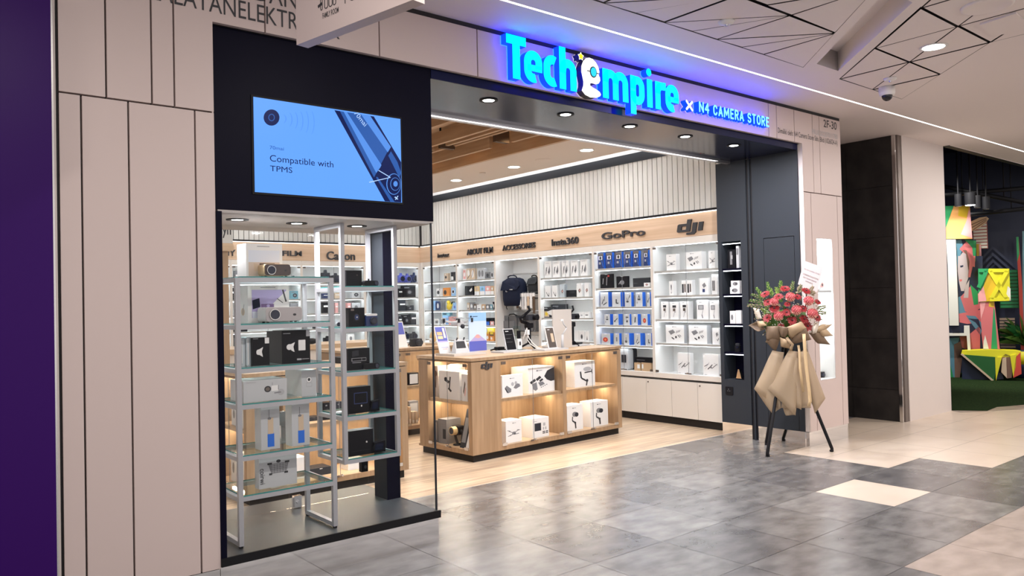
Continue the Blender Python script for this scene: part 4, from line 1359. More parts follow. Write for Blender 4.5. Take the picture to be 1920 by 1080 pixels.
def dashcam(label, px0, px1, pyt, y, z, kind):
    x0, x1, hh = on_front(px0, px1, pyt, y, z)
    w_ = x1-x0
    t = thing('dash_camera', label, 'dash camera', ((x0+x1)/2, y, z))
    if kind == 'tube':
        MB().rbox(-w_/2, 0, 0, w_/2, 0.035, hh, 'card_black', hh*.45, 4).build('body', t)
        MB().cyl((w_*.32, 0.002, hh*.5), (w_*.32, -0.006, hh*.5), hh*.36, hh*.36, 'lens', 16).build('lens', t)
        MB().cyl((-w_*.1, 0.018, hh), (-w_*.1, 0.018, hh+.012), .006, .005, 'black', 8).build('mount_knob', t)
    elif kind == 'cube':
        MB().rbox(-w_/2, 0, 0, w_/2, 0.05, hh*.82, 'navy_card', .008).build('body', t)
        MB().rbox(-w_/2, 0, hh*.82, w_/2, 0.05, hh, 'card_white', .008).build('cap', t)
        q = MB()
        q.cyl((w_*.12, 0.0, hh*.42), (w_*.12, -0.012, hh*.42), hh*.30, hh*.30, 'card_dark', 20)
        q.cyl((w_*.12, -0.012, hh*.42), (w_*.12, -0.014, hh*.42), hh*.22, hh*.22, 'lens', 20)
        q.build('lens', t)
    else:
        q = MB()
        q.add([(-w_/2, 0.02, 0), (w_/2, 0.02, 0), (w_/2, .06, 0), (-w_/2, .06, 0), (-w_*.42, 0.0, hh*.9), (w_*.36, 0.0, hh), (w_*.42, .03, hh), (-w_*.42, .03, hh*.95)], [(0, 1, 5, 4), (1, 2, 6, 5), (2, 3, 7, 6), (3, 0, 4, 7), (4, 5, 6, 7), (3, 2, 1, 0)], 'card_black')
        q.build('body', t)
        s2 = MB()
        e = 0.0012
        s2.poly([(-w_*.30, .0165-e, hh*.2), (w_*.30, .0165-e, hh*.2), (w_*.26, .003-e, hh*.84), (-w_*.32, .003-e, hh*.80)], 'lens')
        s2.build('screen', t)
dashcam('slim black dash camera with small lens on the top hanging shelf', 683, 710, 526, 4.43, BZ[4]+G_, 'tube')
dashcam('navy cube dash camera with white cap on the second hanging shelf', 687, 708, 588, 4.43, BZ[3]+G_, 'cube')
dashcam('long black bar dash camera on the third hanging shelf', 682, 712, 681, 4.43, BZ[2]+G_, 'tube')
dashcam('black dash camera with tilted screen on the fourth hanging shelf', 696, 714.5, 750, 4.43, BZ[1]+G_, 'tilt')
dashcam('bulky black dash camera with tilted screen on the lowest hanging shelf', 700, 726, 827, 4.43, BZ[0]+G_, 'tilt')
# ================================================================== DISPLAY CABINETS ALONG THE WALLS
def bay(label, loc, rotz, width, shelves, doors=True, z0=0.60, z1=2.135, lit=True):
    """local frame: x along the front, y into the wall, front plane y = 0"""
    t = thing('display_cabinet', label, 'cabinet', loc, rotz, None)
    e = 0.020
    D = 0.36
    c = MB()
    c.box(0.001, 0.004, z0-0.055, e, D, z1+0.078, 'shelf_white')
    c.box(width-e, 0.004, z0-0.055, width-0.001, D, z1+0.078, 'shelf_white')
    c.box(e, D-0.012, z0-0.055, width-e, D, z1+0.078, 'shelf_white')
    c.box(e, 0.004, z0-0.055, width-e, D-0.012, z0, 'shelf_white')
    c.box(e, 0.004, z1, width-e, D-0.012, z1+0.078, 'shelf_white')
    c.build('carcass', t)
    f = MB()
    f.box(0.001, -0.003, z0-0.055, width-0.001, 0.004, z0+0.002, 'cream')
    f.box(0.001, -0.003, z1, width-0.001, 0.004, z1+0.078, 'cream')
    f.box(0.001, -0.003, z0+0.002, e, 0.004, z1, 'cream')
    f.box(width-e, -0.003, z0+0.002, width-0.001, 0.004, z1, 'cream')
    f.build('face_frame', t)
    for z in shelves:
        MB().box(e+0.001, 0.022, z-0.028, width-e-0.001, D-0.013, z, 'shelf_edge_dim', side='shelf_white').build('shelf', t)
    if lit:
        for z in list(shelves)+[z1+0.028]:
            MB().box(e+0.01, 0.045, z-0.0315, width-e-0.01, 0.060, z-0.0285, 'led_shelf').build('led_strip', t)
    if doors:
        h = width/2
        for a, b_ in ((e+0.004, h-0.0015), (h+0.0015, width-e-0.004)):
            g = MB()
            g.box(a, 0.006, z0+0.008, b_, 0.011, z1-0.006, 'glass_thin')
            g.build('glass_door', t)
        MB().box(h-0.0014, 0.006, z0+0.008, h+0.0014, 0.011, z1-0.006, 'ink_grey').build('door_seal', t)
        for x in (e+0.002, width-e-0.047):
            for z in (z0+0.012, z1-0.036):
                MB().box(x, -0.004, z, x+0.045, 0.005, z+0.024, 'bronze').build('hinge', t)
        lk = MB()
        lk.box(h-0.045, -0.006, z0+0.010, h+0.045, 0.005, z0+0.022, 'bronze')
        lk.cyl((h, -0.006, z0+0.022), (h, -0.016, z0+0.022), 0.009, 0.009, 'silver', 10)
        lk.build('door_lock', t)
    return t
YB = [11.43, 10.42, 9.41, 8.40, 7.31, 6.31, 5.29]
bay_specs = [
    ('glass-fronted display cabinet of the right wall nearest the back corner', [0.90, 1.146, 1.388, 1.622, 1.872], True),
    ('glass-fronted display cabinet of film boxes left of the hanging bags', [0.90, 1.146, 1.388, 1.622, 1.872], True),
    ('open white wall bay where the backpacks hang', [], False),
    ('glass-fronted display cabinet with white cartons right of the hanging bags', [0.945, 1.265, 1.55, 1.83], True),
    ('glass-fronted display cabinet full of blue accessory packs', [0.92, 1.174, 1.409, 1.653, 1.91], True),
    ('glass-fronted display cabinet beside the dark entrance column', [0.965, 1.25, 1.536, 1.835], True)]
for k, (lab, sh, dr) in enumerate(bay_specs):
    bay(lab, (7.40, YB[k], 0), -PI/2, YB[k]-YB[k+1], sh, dr)
# back wall
XB = [3.0, 4.12, 5.22, 6.32, 7.38]
nm = ['far left, behind the cashier desk', 'second from left', 'third from left', 'beside the back corner']
for k in range(4):
    bay('glass-fronted display cabinet of the back wall, %s' % nm[k], (XB[k], 11.5, 0), 0, XB[k+1]-XB[k], [0.90, 1.146, 1.388, 1.622, 1.872], True)

# base cupboards under the right wall cabinets
def base_cupboard(label, loc, rotz, width, nd, lock_first=True):
    t = thing('base_cupboard', label, 'cupboard', loc, rotz)
    MB().box(0.001, 0.022, 0.0, width-0.001, 0.36, 0.088, 'plinth').build('plinth', t)
    MB().box(0.001, 0.014, 0.089, width-0.001, 0.36, 0.530, 'groove', side='cream').build('body', t)
    dw = width/nd
    for i in range(nd):
        d = MB().box(i*dw+0.0025, -0.004, 0.092, (i+1)*dw-0.0025, 0.0135, 0.520, 'cream').build('door', t)
        if (i % 2 == 1) == lock_first:
            MB().cyl((i*dw+0.035, -0.010, 0.485), (i*dw+0.035, -0.0042, 0.485), 0.009, 0.009, 'bronze', 12).build('lock', d)
    return t
ORDS = ['nearest the back corner', 'second from the back corner', 'third from the back corner', 'under the white cartons', 'second from the dark column', 'beside the dark column']
yy = 11.43
bw = [1.2, 1.2, 1.2, 0.99, 0.79, 0.76]
for k in range(6):
    base_cupboard('cream base cupboard under the right wall cabinets, %s' % ORDS[k], (7.40, yy, 0), -PI/2, bw[k], 2)
    yy -= bw[k]
for k in range(4):
    base_cupboard('cream base cupboard along the back wall, %s' % nm[k], (XB[k], 11.5, 0), 0, XB[k+1]-XB[k], 2)

# lettering on the wooden header boards
def board_word(name, s, y0, y1, z0, z1, label, bold=0.0, font='b', slant=0.0):
    mb = MB()
    w_ = y0-y1
    put_text(mb, s, 0, w_, 0, z1-z0, 0, 'ink', bold, 0.018, 'ink', slant=slant)
    o = mb.build(name, None, (7.376, y0, z0), (0, 0, -PI/2))
    tag(o, label, 'lettering')
    return o
board_word('wall_lettering', 'instax', 10.93, 10.60, 2.268, 2.335, 'small black low lettering near the corner on the wooden header board', 0.012)
board_word('wall_lettering', 'ABOUT FILM', 10.10, 9.43, 2.262, 2.352, 'black two-word lettering above the film boxes', 0.012)
board_word('wall_lettering', 'ACCESSORIES', 9.19, 8.44, 2.272, 2.352, 'black one-word capitals above the hanging bags', 0.012)
board_word('wall_lettering', 'Insta360', 8.09, 7.56, 2.268, 2.362, 'black lettering with digits on the header board, above white cartons', 0.014)
board_word('wall_lettering', 'GoPro', 7.125, 6.388, 2.283, 2.372, 'wide black lettering on the header board above the blue packs', 0.016)
# the slanted three-letter mark
def slant_logo(mb, w_, h_, y0, y1, m='ink', g=None):
    sl = 0.24
    def q(pts):
        return [((a+sl*b_*h_/w_*1.0)*w_/(1+sl*h_/w_), b_*h_) for a, b_ in pts]
    P = [[(0.0, 0.26), (0.04, 0.20), (0.36, 0.20), (0.36, 0.34), (0.16, 0.34), (0.16, 0.58), (0.36, 0.58), (0.36, 0.74), (0.05, 0.74), (0.0, 0.68)],
         [(0.36, 0.20), (0.52, 0.20), (0.52, 1.0), (0.36, 1.0)],
         [(0.60, 0.16), (0.60, 0.76), (0.76, 0.76), (0.76, 0.10), (0.70, 0.0), (0.40, 0.0), (0.40, 0.13), (0.56, 0.13)][::-1],
         [(0.84, 0.20), (1.0, 0.20), (1.0, 0.76), (0.84, 0.76)]]
    for p in P:
        ar = sum(p[k][0]*p[(k+1) % len(p)][1]-p[(k+1) % len(p)][0]*p[k][1] for k in range(len(p)))
        mb.prism(q(p if ar > 0 else p[::-1]), y0, y1, m, 'y')
mb = MB()
slant_logo(mb, 0.40, 0.175, 0, 0.02)
o = mb.build('wall_emblem', None, (7.375, 5.905, 2.238), (0, 0, -PI/2))
tag(o, 'black slanted three-letter mark on the header board beside the dark column', 'lettering')
def back_word(s, px0, px1, py0, py1, label, bold):
    a, c = ony(px0, (py0+py1)/2, 11.477), ony(px1, (py0+py1)/2, 11.477)
    zt, zb_ = ony(px0, py0, 11.477).z, ony(px0, py1, 11.477).z
    mb = MB()
    put_text(mb, s, 0, c.x-a.x, 0, zt-zb_, 0, 'ink', bold, 0.018, 'ink')
    tag(mb.build('wall_lettering', None, (a.x, 11.476, zb_)), label, 'lettering')
back_word('SONY', 394, 442, 467, 479, 'black capitals at the far left of the back wall header board', 0.012)
back_word('FUJIFILM', 497, 566, 469, 482, 'black capitals on the back wall header board behind the projector carton', 0.014)
back_word('Canon', 613, 666, 471, 487, 'black lettering with round capital on the back wall header board', 0.014)
back_word('ny', 791, 806, 478, 486, 'short black lettering end beside the back corner', 0.03)

# ------------------------------------------------------------------ goods on the shelves of the right wall
def row(bayname, shelf, z, x, items, group=None):
    """items: name, short description, left px, right px, top py, depth, material, prints, side material"""
    for k, it in enumerate(items):
        name, desc, a, b_, pt, d_, m, pr = it[:8]
        side = it[8] if len(it) > 8 else None
        y0, y1, hh = on_side(a, b_, pt, x, z)
        lab = '%s, %s from left, %s shelf, %s' % (desc, ORD[k], shelf, bayname)
        cat = 'camera' if name.endswith('camera') else 'toy' if 'toy' in name else 'bag' if 'bag' in name else 'box' if 'box' in name else 'pack' if 'pack' in name else name.split('_')[-1]
        product(name, lab, cat, (x, (y0+y1)/2, z), -PI/2, abs(y0-y1), d_, max(hh, .02), m, pr, side, None, group or 'goods on the %s shelf of the %s' % (shelf, bayname))
XS = 7.47
B6 = 'bay beside dark column'
L = small_logo
cw, cg, cb = 'card_white', 'card_grey', 'card_black'
row(B6, 'top', 1.835, XS, [('drone_box', 'white drone carton', 1250, 1268, 476.5, .07, cw, drone()+L(.4)), ('kit_box', 'wide grey kit carton', 1285, 1316, 472, .09, cw, kit()+L(.4, .9)), ('drone_box', 'white drone carton', 1329, 1341, 470, .10, cw, drone(x=.6)+L(.5))])
row(B6, 'second', 1.536, XS, [('stick_box', 'narrow white carton', 1255, 1263, 527, .06, cw, stick()), ('twin_box', 'white twin-pack carton', 1278, 1298, 525.5, .06, cw, [r_(.06, .15, .22, .75, 'ink'), r_(.28, .2, .40, .75, 'bronze'), r_(.56, .15, .72, .75, 'ink'), r_(.78, .2, .90, .75, 'bronze')]),
     ('filter_box', 'pale carton with dark square', 1312, 1328, 521, .06, cw, [p_('ink_grey', (.3, .58), (.6, .72), (.8, .52), (.5, .4)), r_(.34, .14, .62, .34, 'navy_card')]), ('battery_box', 'white carton partly cut off', 1335, 1345, 514, .07, cw, packs(2))])
row(B6, 'third', 1.25, XS, [('gimbal_box', 'slim white gimbal carton', 1240, 1253, 565.5, .06, cw, phone_gimbal()), ('gimbal_box', 'slim white gimbal carton', 1257, 1272, 566, .06, cw, phone_gimbal()), ('gimbal_box', 'slim white gimbal carton', 1276, 1291, 565, .09, cw, phone_gimbal()),
     ('gimbal_box', 'wide white handle gimbal carton', 1307, 1328, 562.5, .10, cw, handle_gimbal()), ('gimbal_box', 'wide white handle gimbal carton', 1331.5, 1347, 563, .08, cw, handle_gimbal())])
row(B6, 'fourth', 0.965, XS, [('kit_box', 'flat white kit carton', 1249, 1283, 609.5, .05, cw, kit()+L(.45, .9), 'card_grey'), ('kit_box', 'flat white kit carton', 1292, 1326, 610, .08, cw, kit()+L(.4, .9), 'card_grey'), ('kit_box', 'white kit carton cut off', 1336, 1348, 615, .08, cw, kit(.9))])
row(B6, 'lowest', 0.60, XS, [('drone_box', 'pale drone carton', 1271, 1295, 662, .06, cw, drones_x()), ('drone_box', 'pale drone carton', 1319, 1348, 664, .06, cw, drones_x())])
B5 = 'second bay from dark column'
it = []
for a, b_ in ((1120.5, 1131), (1137, 1147), (1154, 1164.5), (1171.5, 1182), (1187.5, 1197), (1207, 1214.5)):
    t_ = 474.5-(a-1120)*0.068
    it.append(('camera_box', 'dark action camera carton', a, b_+1.2, t_, .042, 'navy_card', action_cam(), 'blue'))
row(B5, 'top', 1.91, XS, it)
row(B5, 'second', 1.653, XS, [('bag_pack', 'black hanging accessory pack', 1126, 1149, 514, .03, cb, [s_('ink_pale', (.2, .3), (.25, .7), .05), s_('ink_pale', (.5, .2), (.55, .8), .04), r_(.6, .8, .75, .92, 'red'), r_(.40, .97, .6, .998, 'card_white')]), ('bag_pack', 'black square accessory pack', 1156, 1177.5, 518, .03, cb, [o_(.5, .45, .2, .2, 'ink_grey'), s_('ink_pale', (.2, .3), (.4, .6), .04), r_(.40, .95, .6, .998, 'card_white')]),
     ('camera_case', 'black zipped camera case', 1187, 1218, 521, .12, 'black_cloth', [r_(.05, .45, .95, .48, 'card_dark'), r_(.05, .40, .3, .42, 'ink_grey')]), ])
y0, y1, hh = on_side(1207.5, 1218, 530, 7.445, 1.653)
product('camera_box', 'small white camera carton before the black zipped case', 'box', (7.445, (y0+y1)/2, 1.653), -PI/2, abs(y0-y1), .02, hh, cw, [o_(.5, .5, .22, .25, 'ink'), o_(.5, .5, .12, .14, 'pink')])
it = []
for k, (a, b_) in enumerate(((1126, 1141), (1148, 1164), (1172, 1184), (1192, 1205), (1213.5, 1219))):
    it.append(('accessory_pack', 'grey mount pack, blue side', a, b_, 548, (.075, .075, .05, .06, .03)[k], cg, mount(k), 'blue'))
row(B5, 'third', 1.409, XS, it)
it = []
for k, (a, b_) in enumerate(((1133.5, 1144), (1150, 1160), (1170.5, 1181), (1186, 1196), (1204, 1214.5))):
    it.append(('accessory_pack', 'small grey pack, blue side', a, b_, 589, (.065, .08, .03, .06, .05)[k], cg, mount(k+3), 'blue'))
row(B5, 'fourth', 1.174, XS, it)
it = []
for k, (a, b_) in enumerate(((1128, 1144.5), (1152, 1161.5), (1169.5, 1180), (1191, 1201), (1211.5, 1221.5))):
    it.append(('accessory_pack', 'square grey pack, blue side', a, b_, 625, (.06, .045, .09, .09, .03)[k], cg, mount(k+7), 'blue'))
row(B5, 'fifth', 0.92, XS, it)
y0, y1, hh = on_side(1163, 1178, 654, XS, 0.60)
t = thing('power_station', 'grey portable power station on the lowest shelf under blue packs', 'power station', (XS, (y0+y1)/2, 0.60), -PI/2)
w_ = abs(y0-y1)
MB().rbox(-w_/2, 0, 0, w_/2, 0.17, hh, 'card_grey', .03, 4).build('body', t)
MB().rbox(-w_/2-0.003, 0.10, -0.0, w_/2+0.003, 0.172, hh+0.003, 'card_dark', .03, 4).build('back_shell', t)
MB().box(-w_*.3, -0.004, hh*.35, w_*.28, 0, hh*.72, 'card_dark').build('display_panel', t)
row(B5, 'lowest', 0.60, XS+0.01, [('brown_box', 'brown cardboard carton', 1189.5, 1201, 680, .07, 'card_brown', [r_(.5, .3, .9, .8, cw)]), ('brown_box', 'brown cardboard carton', 1203, 1221, 680, .07, 'card_brown', [r_(.04, .3, .2, .8, cw)])])
y0, y1, hh = on_side(1191, 1222, 672, XS+0.01, 0.672)
z_ = 0.60 + on_side(1203, 1221, 680, XS+0.01, 0.60)[2]
product('tripod_box', 'long black carton lying across two brown cardboard cartons', 'box', (XS+0.01, (y0+y1)/2, z_+.001), -PI/2, abs(y0-y1), .065, .062, cb, [r_(.1, .4, .6, .5, 'ink_grey')])
B4 = 'third bay from dark column'
row(B4, 'top', 1.83, XS, [('camera_box', 'white carton, two grey blades', a, b_, t_, .05, cw, blades()) for a, b_, t_ in ((1021, 1034, 490), (1036.5, 1049.5, 489), (1054, 1066.5, 488), (1070.5, 1083.5, 487.5), (1088.5, 1101.5, 486.5))])
row(B4, 'second', 1.55, XS, [('cable_box', 'white carton with dark curl', 1022, 1032.5, 535.5, .05, cw, curl()), ('cable_box', 'white carton with dark curl', 1035.5, 1045, 535, .05, cw, curl()), ('lens_box', 'clear carton with bronze badge', 1050, 1058, 533, .06, 'film', badge()), ('action_camera', 'dark gadget on stand', 1062, 1079, 544, .06, cb, [r_(.4, .5, .95, .95, 'card_dark')]), ('lens_box', 'pale carton with bronze badge', 1081.5, 1091, 531, .06, cw, badge()), ('lens_box', 'pale carton with bronze badge', 1096, 1104, 530, .05, cw, badge())])
row(B4, 'third', 1.265, XS, [('kit_box', 'dark printed kit carton', 1020, 1036.5, 575.5, .05, 'card_dark', [r_(.05, .08, .6, .6, 'tan'), o_(.3, .36, .16, .18, 'yellow'), p_('card_white', (.3, .55), (.98, .75), (.98, .2), (.6, .3)), r_(.08, .84, .4, .9, 'ink_pale')]), ('small_box', 'small white carton', 1086, 1095, 585.5, .05, cw, [r_(.3, .3, .7, .6, 'ink_pale')]), ('small_box', 'small white carton', 1096, 1104.5, 585, .05, cw, [r_(.2, .4, .8, .55, 'ink')])])
y0, y1, hh = on_side(1034, 1061, 570.5, XS+.12, 1.265)
product('tripod_box', 'long dark carton standing behind the dark printed kit carton', 'box', (XS+.12, (y0+y1)/2, 1.265), -PI/2, abs(y0-y1), .05, hh, 'card_dark', [r_(.1, .78, .5, .9, 'ink_grey')])
row(B4, 'lowest', 0.945, XS, [('framed_box', 'grey framed carton', 1023, 1034, 612, .05, 'card_grey', [r_(.12, .06, .9, .9, cw), r_(.26, .12, .8, .76, 'navy')]), ('lens_box', 'white carton', 1078, 1085.5, 621, .05, cw, []), ('lens_box', 'white carton with dark oval', 1086, 1096, 620.5, .06, cw, [o_(.5, .45, .2, .24, 'ink_grey'), o_(.5, .45, .12, .15, 'ink')]), ('lens_box', 'white carton with dark spike', 1097, 1104.5, 621, .06, cw, [p_('ink', (.4, .15), (.65, .15), (.55, .6))])])
B2 = 'bay left of the bags'
insp = [o_(.5, .5, .28, .26, 'card_white'), o_(.5, .5, .14, .14, 'ink')]
row(B2, 'top', 1.872, XS, [('printed_box', 'pale pink printed carton', 868, 874, 504.5, .06, cw, [r_(.1, .1, .9, .9, 'pink'), o_(.5, .5, .25, .2, cw)]), ('photo_album', 'brown and white album', 875, 882, 503.5, .05, 'tan', [o_(.5, .6, .3, .3, cw), s_('bronze', (.2, .1), (.8, .4), .1)]), ('photo_album', 'brown and white album', 883, 890, 503, .05, 'tan', [o_(.5, .5, .3, .35, cw), s_('ink_grey', (.2, .2), (.8, .9), .1)]), ('printed_box', 'grey printed carton', 895, 909, 502.5, .05, cg, [o_(.3, .5, .16, .3, 'ink_grey'), o_(.7, .5, .16, .3, 'ink_grey')]), ('film_camera', 'grey camera', 910, 919, 510, .05, 'grey_cloth', [o_(.5, .5, .25, .3, 'ink')]), ('film_camera', 'silver camera', 920, 925.5, 509, .05, cg, [o_(.5, .5, .25, .3, 'ink')])])
row(B2, 'second', 1.622, XS, [('printed_box', 'black carton with white bird', 872, 888, 536, .06, cb, [p_(cw, (.5, .5), (.8, .8), (.85, .55), (.65, .35)), r_(.1, .1, .3, .9, 'card_dark')])] + [('film_box', d, a, b_, 536.5-(a-890)*.01, .06, mm, [r_(0.0, 0.0, 1, .42, cw), o_(.5, .68, .22, .16, pm)]) for a, b_, mm, pm, d in ((890, 899, 'gold', 'tan', 'golden film box'), (900, 909, 'blue_pale', 'teal', 'blue film box'), (910, 919.5, 'pink', cw, 'pink film box'), (920, 926, 'card_brown', cw, 'brown film box'))])
row(B2, 'third', 1.388, XS, [('film_box', d, a, b_, t_, .05, mm, insp[:1] + [r_(.2, .1, .8, .3, 'ink_grey')]) for a, b_, t_, mm, d in ((876, 880, 567.5, 'tan', 'tan film box'), (881, 887.5, 567, 'ink_grey', 'grey film box'), (888.5, 893, 570, 'brown_dark', 'brown film box'), (894, 902, 571, cw, 'white film box'), (903, 910, 570.5, 'card_brown', 'light brown film box'), (911, 918, 570.5, 'grey_cloth', 'dark film box'), (919, 923, 571, 'teal', 'teal film box'), (924, 927, 566, cb, 'black film box'))])
row(B2, 'fourth', 1.146, XS, [('film_box', d, a, b_, t_, .06, mm, pr) for a, b_, t_, mm, pr, d in ((897, 903, 597, 'navy_card', insp[:1], 'navy film box'), (904.5, 910.5, 597, 'navy_card', [r_(0, 0, 1, .55, 'blue_pale')], 'blue film box'), (912, 917.5, 596, cb, [r_(0, 0, 1, .5, 'blue')], 'dark blue film box'), (919, 926.5, 596, cb, [r_(0, 0, 1, .55, 'pink'), o_(.5, .3, .2, .15, cw)], 'pink film box'))])
row(B2, 'fifth', 0.90, XS, [('film_box', 'orange film carton', 911.5, 917, 623, .08, 'orange', [o_(.5, .4, .3, .2, cw), r_(0, .85, 1, 1, 'yellow')]), ('film_box', 'yellow topped film carton', 918.5, 926, 623, .08, 'orange', [r_(0, .62, 1, 1, 'brown_dark'), o_(.4, .32, .22, .16, cw), r_(.1, .75, .9, .98, 'yellow')])])
y0, y1, hh = on_side(914, 925, 613.5, XS, 1.03)
z_ = 0.90 + on_side(918, 926, 623, XS, .90)[2]
product('film_box', 'yellow film carton lying on the orange film cartons', 'box', (XS, (y0+y1)/2, z_+.001), -PI/2, abs(y0-y1), .08, .06, 'yellow', [r_(.2, .2, .8, .5, 'gold')])
# instant cameras near the corner
B1 = 'bay nearest back corner'
row(B1, 'top', 1.872, XS, [('instant_camera', 'tan instant camera', 833, 840, 512.5, .05, 'tan', [o_(.45, .5, .25, .18, 'ink'), r_(.2, .8, .5, .9, cw)]), ('instant_camera', 'dark instant camera', 845.5, 855, 510, .06, 'card_dark', [r_(.05, .1, .5, .5, cw), o_(.62, .55, .2, .2, 'ink')])])
row(B1, 'second', 1.622, XS, [('instant_camera', 'white instant camera', 818.5, 826, 541, .05, cw, [o_(.45, .5, .28, .25, 'ink'), r_(.7, .8, .9, .9, 'ink')]), ('instant_camera', 'orange instant camera', 831, 842, 539.5, .05, 'orange', [o_(.35, .45, .26, .28, 'brown_dark'), o_(.35, .45, .16, .18, 'ink')]), ('instant_camera', 'pale blue instant camera', 846, 855.5, 539, .06, 'blue_pale', [o_(.4, .5, .26, .25, cw), o_(.4, .5, .18, .18, 'navy')])])
row(B1, 'third', 1.388, XS, [('camera_box', 'light blue carton', 812.5, 816.5, 564, .05, 'blue_pale', []), ('camera_box', 'navy carton, white figure', 817, 825.5, 565, .05, 'navy_card', [o_(.5, .5, .22, .3, cw)]), ('camera_box', 'grey carton', 826.5, 831, 564.5, .05, 'grey_cloth', [r_(.2, .2, .6, .8, 'ink_grey')]), ('blue_case', 'sky blue case', 849, 856, 567, .06, 'blue_pale', [o_(.5, .4, .2, .2, 'indigo_print')])])
y0, y1, hh = on_side(834, 849, 562, XS+.05, 1.388)
t = thing('plush_toy', 'yellow and green plush toy beside the sky blue case', 'toy', (XS+.05, (y0+y1)/2, 1.388), -PI/2)
MB().ball((-.04, .04, .06), .05, .045, .06, 'yellow').build('body', t)
MB().ball((-.05, .035, .13), .035, .035, .035, 'yellow').build('head', t)
q = MB()
for k in range(5):
    q.ball((.02+.022*k, .05, .09+.02*(k % 2)), .022, .03, .03, 'turf' if k % 2 else 'yellow', 8, 6)
q.build('leaf_collar', t)
row(B1, 'fourth', 1.146, XS, [('printed_card', 'white printed card', 815, 823, 598, .02, cw, [r_(.2, .2, .8, .7, 'ink_grey')]), ('printed_card', 'white printed card', 827, 834, 596, .02, cw, [r_(.1, .1, .4, .8, 'ink_grey'), r_(.5, .1, .8, .8, 'ink')]), ('camera_box', 'pale pink carton', 841.5, 851, 594, .06, 'pink', [r_(.2, .3, .4, .4, cw)])])
y0, y1, hh = on_side(830, 840, 592, XS+.06, 1.146)
product('camera_box', 'light blue carton behind the white printed cards near the corner', 'box', (XS+.06, (y0+y1)/2, 1.146), -PI/2, abs(y0-y1), .06, hh, 'blue_pale')
z_ = 1.146+hh
y0, y1, hh = on_side(829.5, 843, 585, XS+.06, z_)
product('camera_box', 'dark teal carton lying on top of the light blue carton', 'box', (XS+.06, (y0+y1)/2, z_+.001), -PI/2, abs(y0-y1), .06, max(hh, .03), 'teal', [r_(.1, .3, .6, .6, 'navy')])

# ------------------------------------------------------------------ hanging bags, rails and small goods of the open bay
rl = MB()
for k, z in enumerate((0.98, 1.17, 1.36, 1.55, 1.74, 1.93)):
    rl.box(0.025, 0.338, z-0.008, 0.985, 0.347, z+0.008, 'silver')
o = rl.build('slotted_rail_panel', None, (7.40, 9.41, 0), (0, 0, -PI/2))
tag(o, 'set of silver slot rails on the back of the bag bay', 'rails')
def backpack(label, px0, px1, pyt, pyb, x, m, flap, d_=0.20, lb=True):
    zb_ = onx((px0+px1)/2, pyb, x).z
    zt = onx((px0+px1)/2, pyt, x).z
    y0, y1 = onx(px0, (pyt+pyb)/2, x).y, onx(px1, (pyt+pyb)/2, x).y
    w_, hh = abs(y0-y1), zt-zb_
    t = thing('backpack', label, 'backpack', (x, (y0+y1)/2, zb_), -PI/2)
    prof = [(0.0, .40, .75), (.04, .45, .95), (.25, .49, 1.0), (.60, .50, 1.0), (.82, .46, .9), (.95, .36, .7), (1.0, .22, .45)]
    v, f, n = [], [], 16
    for z, hw, dd in prof:
        for k in range(n):
            a = 2*PI*k/n
            ca, sa = math.cos(a), math.sin(a)
            sx = math.copysign(abs(ca)**.6, ca)
            sy = math.copysign(abs(sa)**.6, sa)
            v.append((w_*hw*sx, d_*.5-d_*.5*dd*-sy, hh*z))
    for i in range(len(prof)-1):
        for k in range(n):
            f.append((i*n+k, i*n+(k+1) % n, (i+1)*n+(k+1) % n, (i+1)*n+k))
    f += [tuple(range(n-1, -1, -1)), tuple(range(len(v)-n, len(v)))]
    mb = MB()
    mb.add(v, f, m, True)
    mb.build('body', t)
    fl = MB()
    fl.add([(-w_*.47, -.006, hh*.56), (w_*.36, -.010, hh*.58), (w_*.47, -.004, hh*.72), (w_*.40, .015, hh*.90), (w_*.2, .05, hh*1.005), (-w_*.2, .05, hh*1.005), (-w_*.42, .02, hh*.88),
            (-w_*.47, .02, hh*.56), (w_*.36, .02, hh*.58), (w_*.47, .02, hh*.72), (w_*.40, .03, hh*.90), (w_*.2, .06, hh*.99), (-w_*.2, .06, hh*.99), (-w_*.42, .03, hh*.88)],
           [tuple(range(7)), tuple(range(13, 6, -1))] + [(k, 7+k, 7+(k+1) % 7, (k+1) % 7)[::1] for k in range(7)], flap)
    fl.build('flap', t)
    MB().tube([(-w_*.22, .06, hh*.99), (-w_*.20, .05, hh*1.05), (-w_*.08, .05, hh*1.085), (w_*.08, .05, hh*1.085), (w_*.20, .05, hh*1.05), (w_*.22, .06, hh*.99)], .009, m, 8).build('carry_handle', t)
    if lb:
        MB().box(w_*.02, -.013, hh*.57, w_*.18, -.009, hh*.60, 'silver').build('buckle', t)
        MB().tube([(-w_*.16, -.012, hh*.56), (-w_*.14, -.014, hh*.50), (-w_*.08, -.012, hh*.52)], .004, 'silver', 6).build('clip', t)
        for s1 in (-.30, .36):
            MB().tube([(w_*s1, .05, hh*.02), (w_*(s1+.03), .03, -hh*.05), (w_*(s1+.10), .02, -hh*.11)], .007, 'black_cloth', 6).build('strap_end', t)
    return t
backpack('navy blue backpack hanging in the open bay of the right wall', 937.5, 974.5, 521, 574, 7.43, 'navy', 'navy')
backpack('black shoulder bag hanging right of the navy backpack', 986.5, 1007, 519, 551, 7.53, 'black_cloth', 'black_cloth', .16, False)
MB_ = MB()
a = onx(988, 552, 7.46)
y0, y1, hh = on_side(971, 1007, 556, 7.50, 1.30)
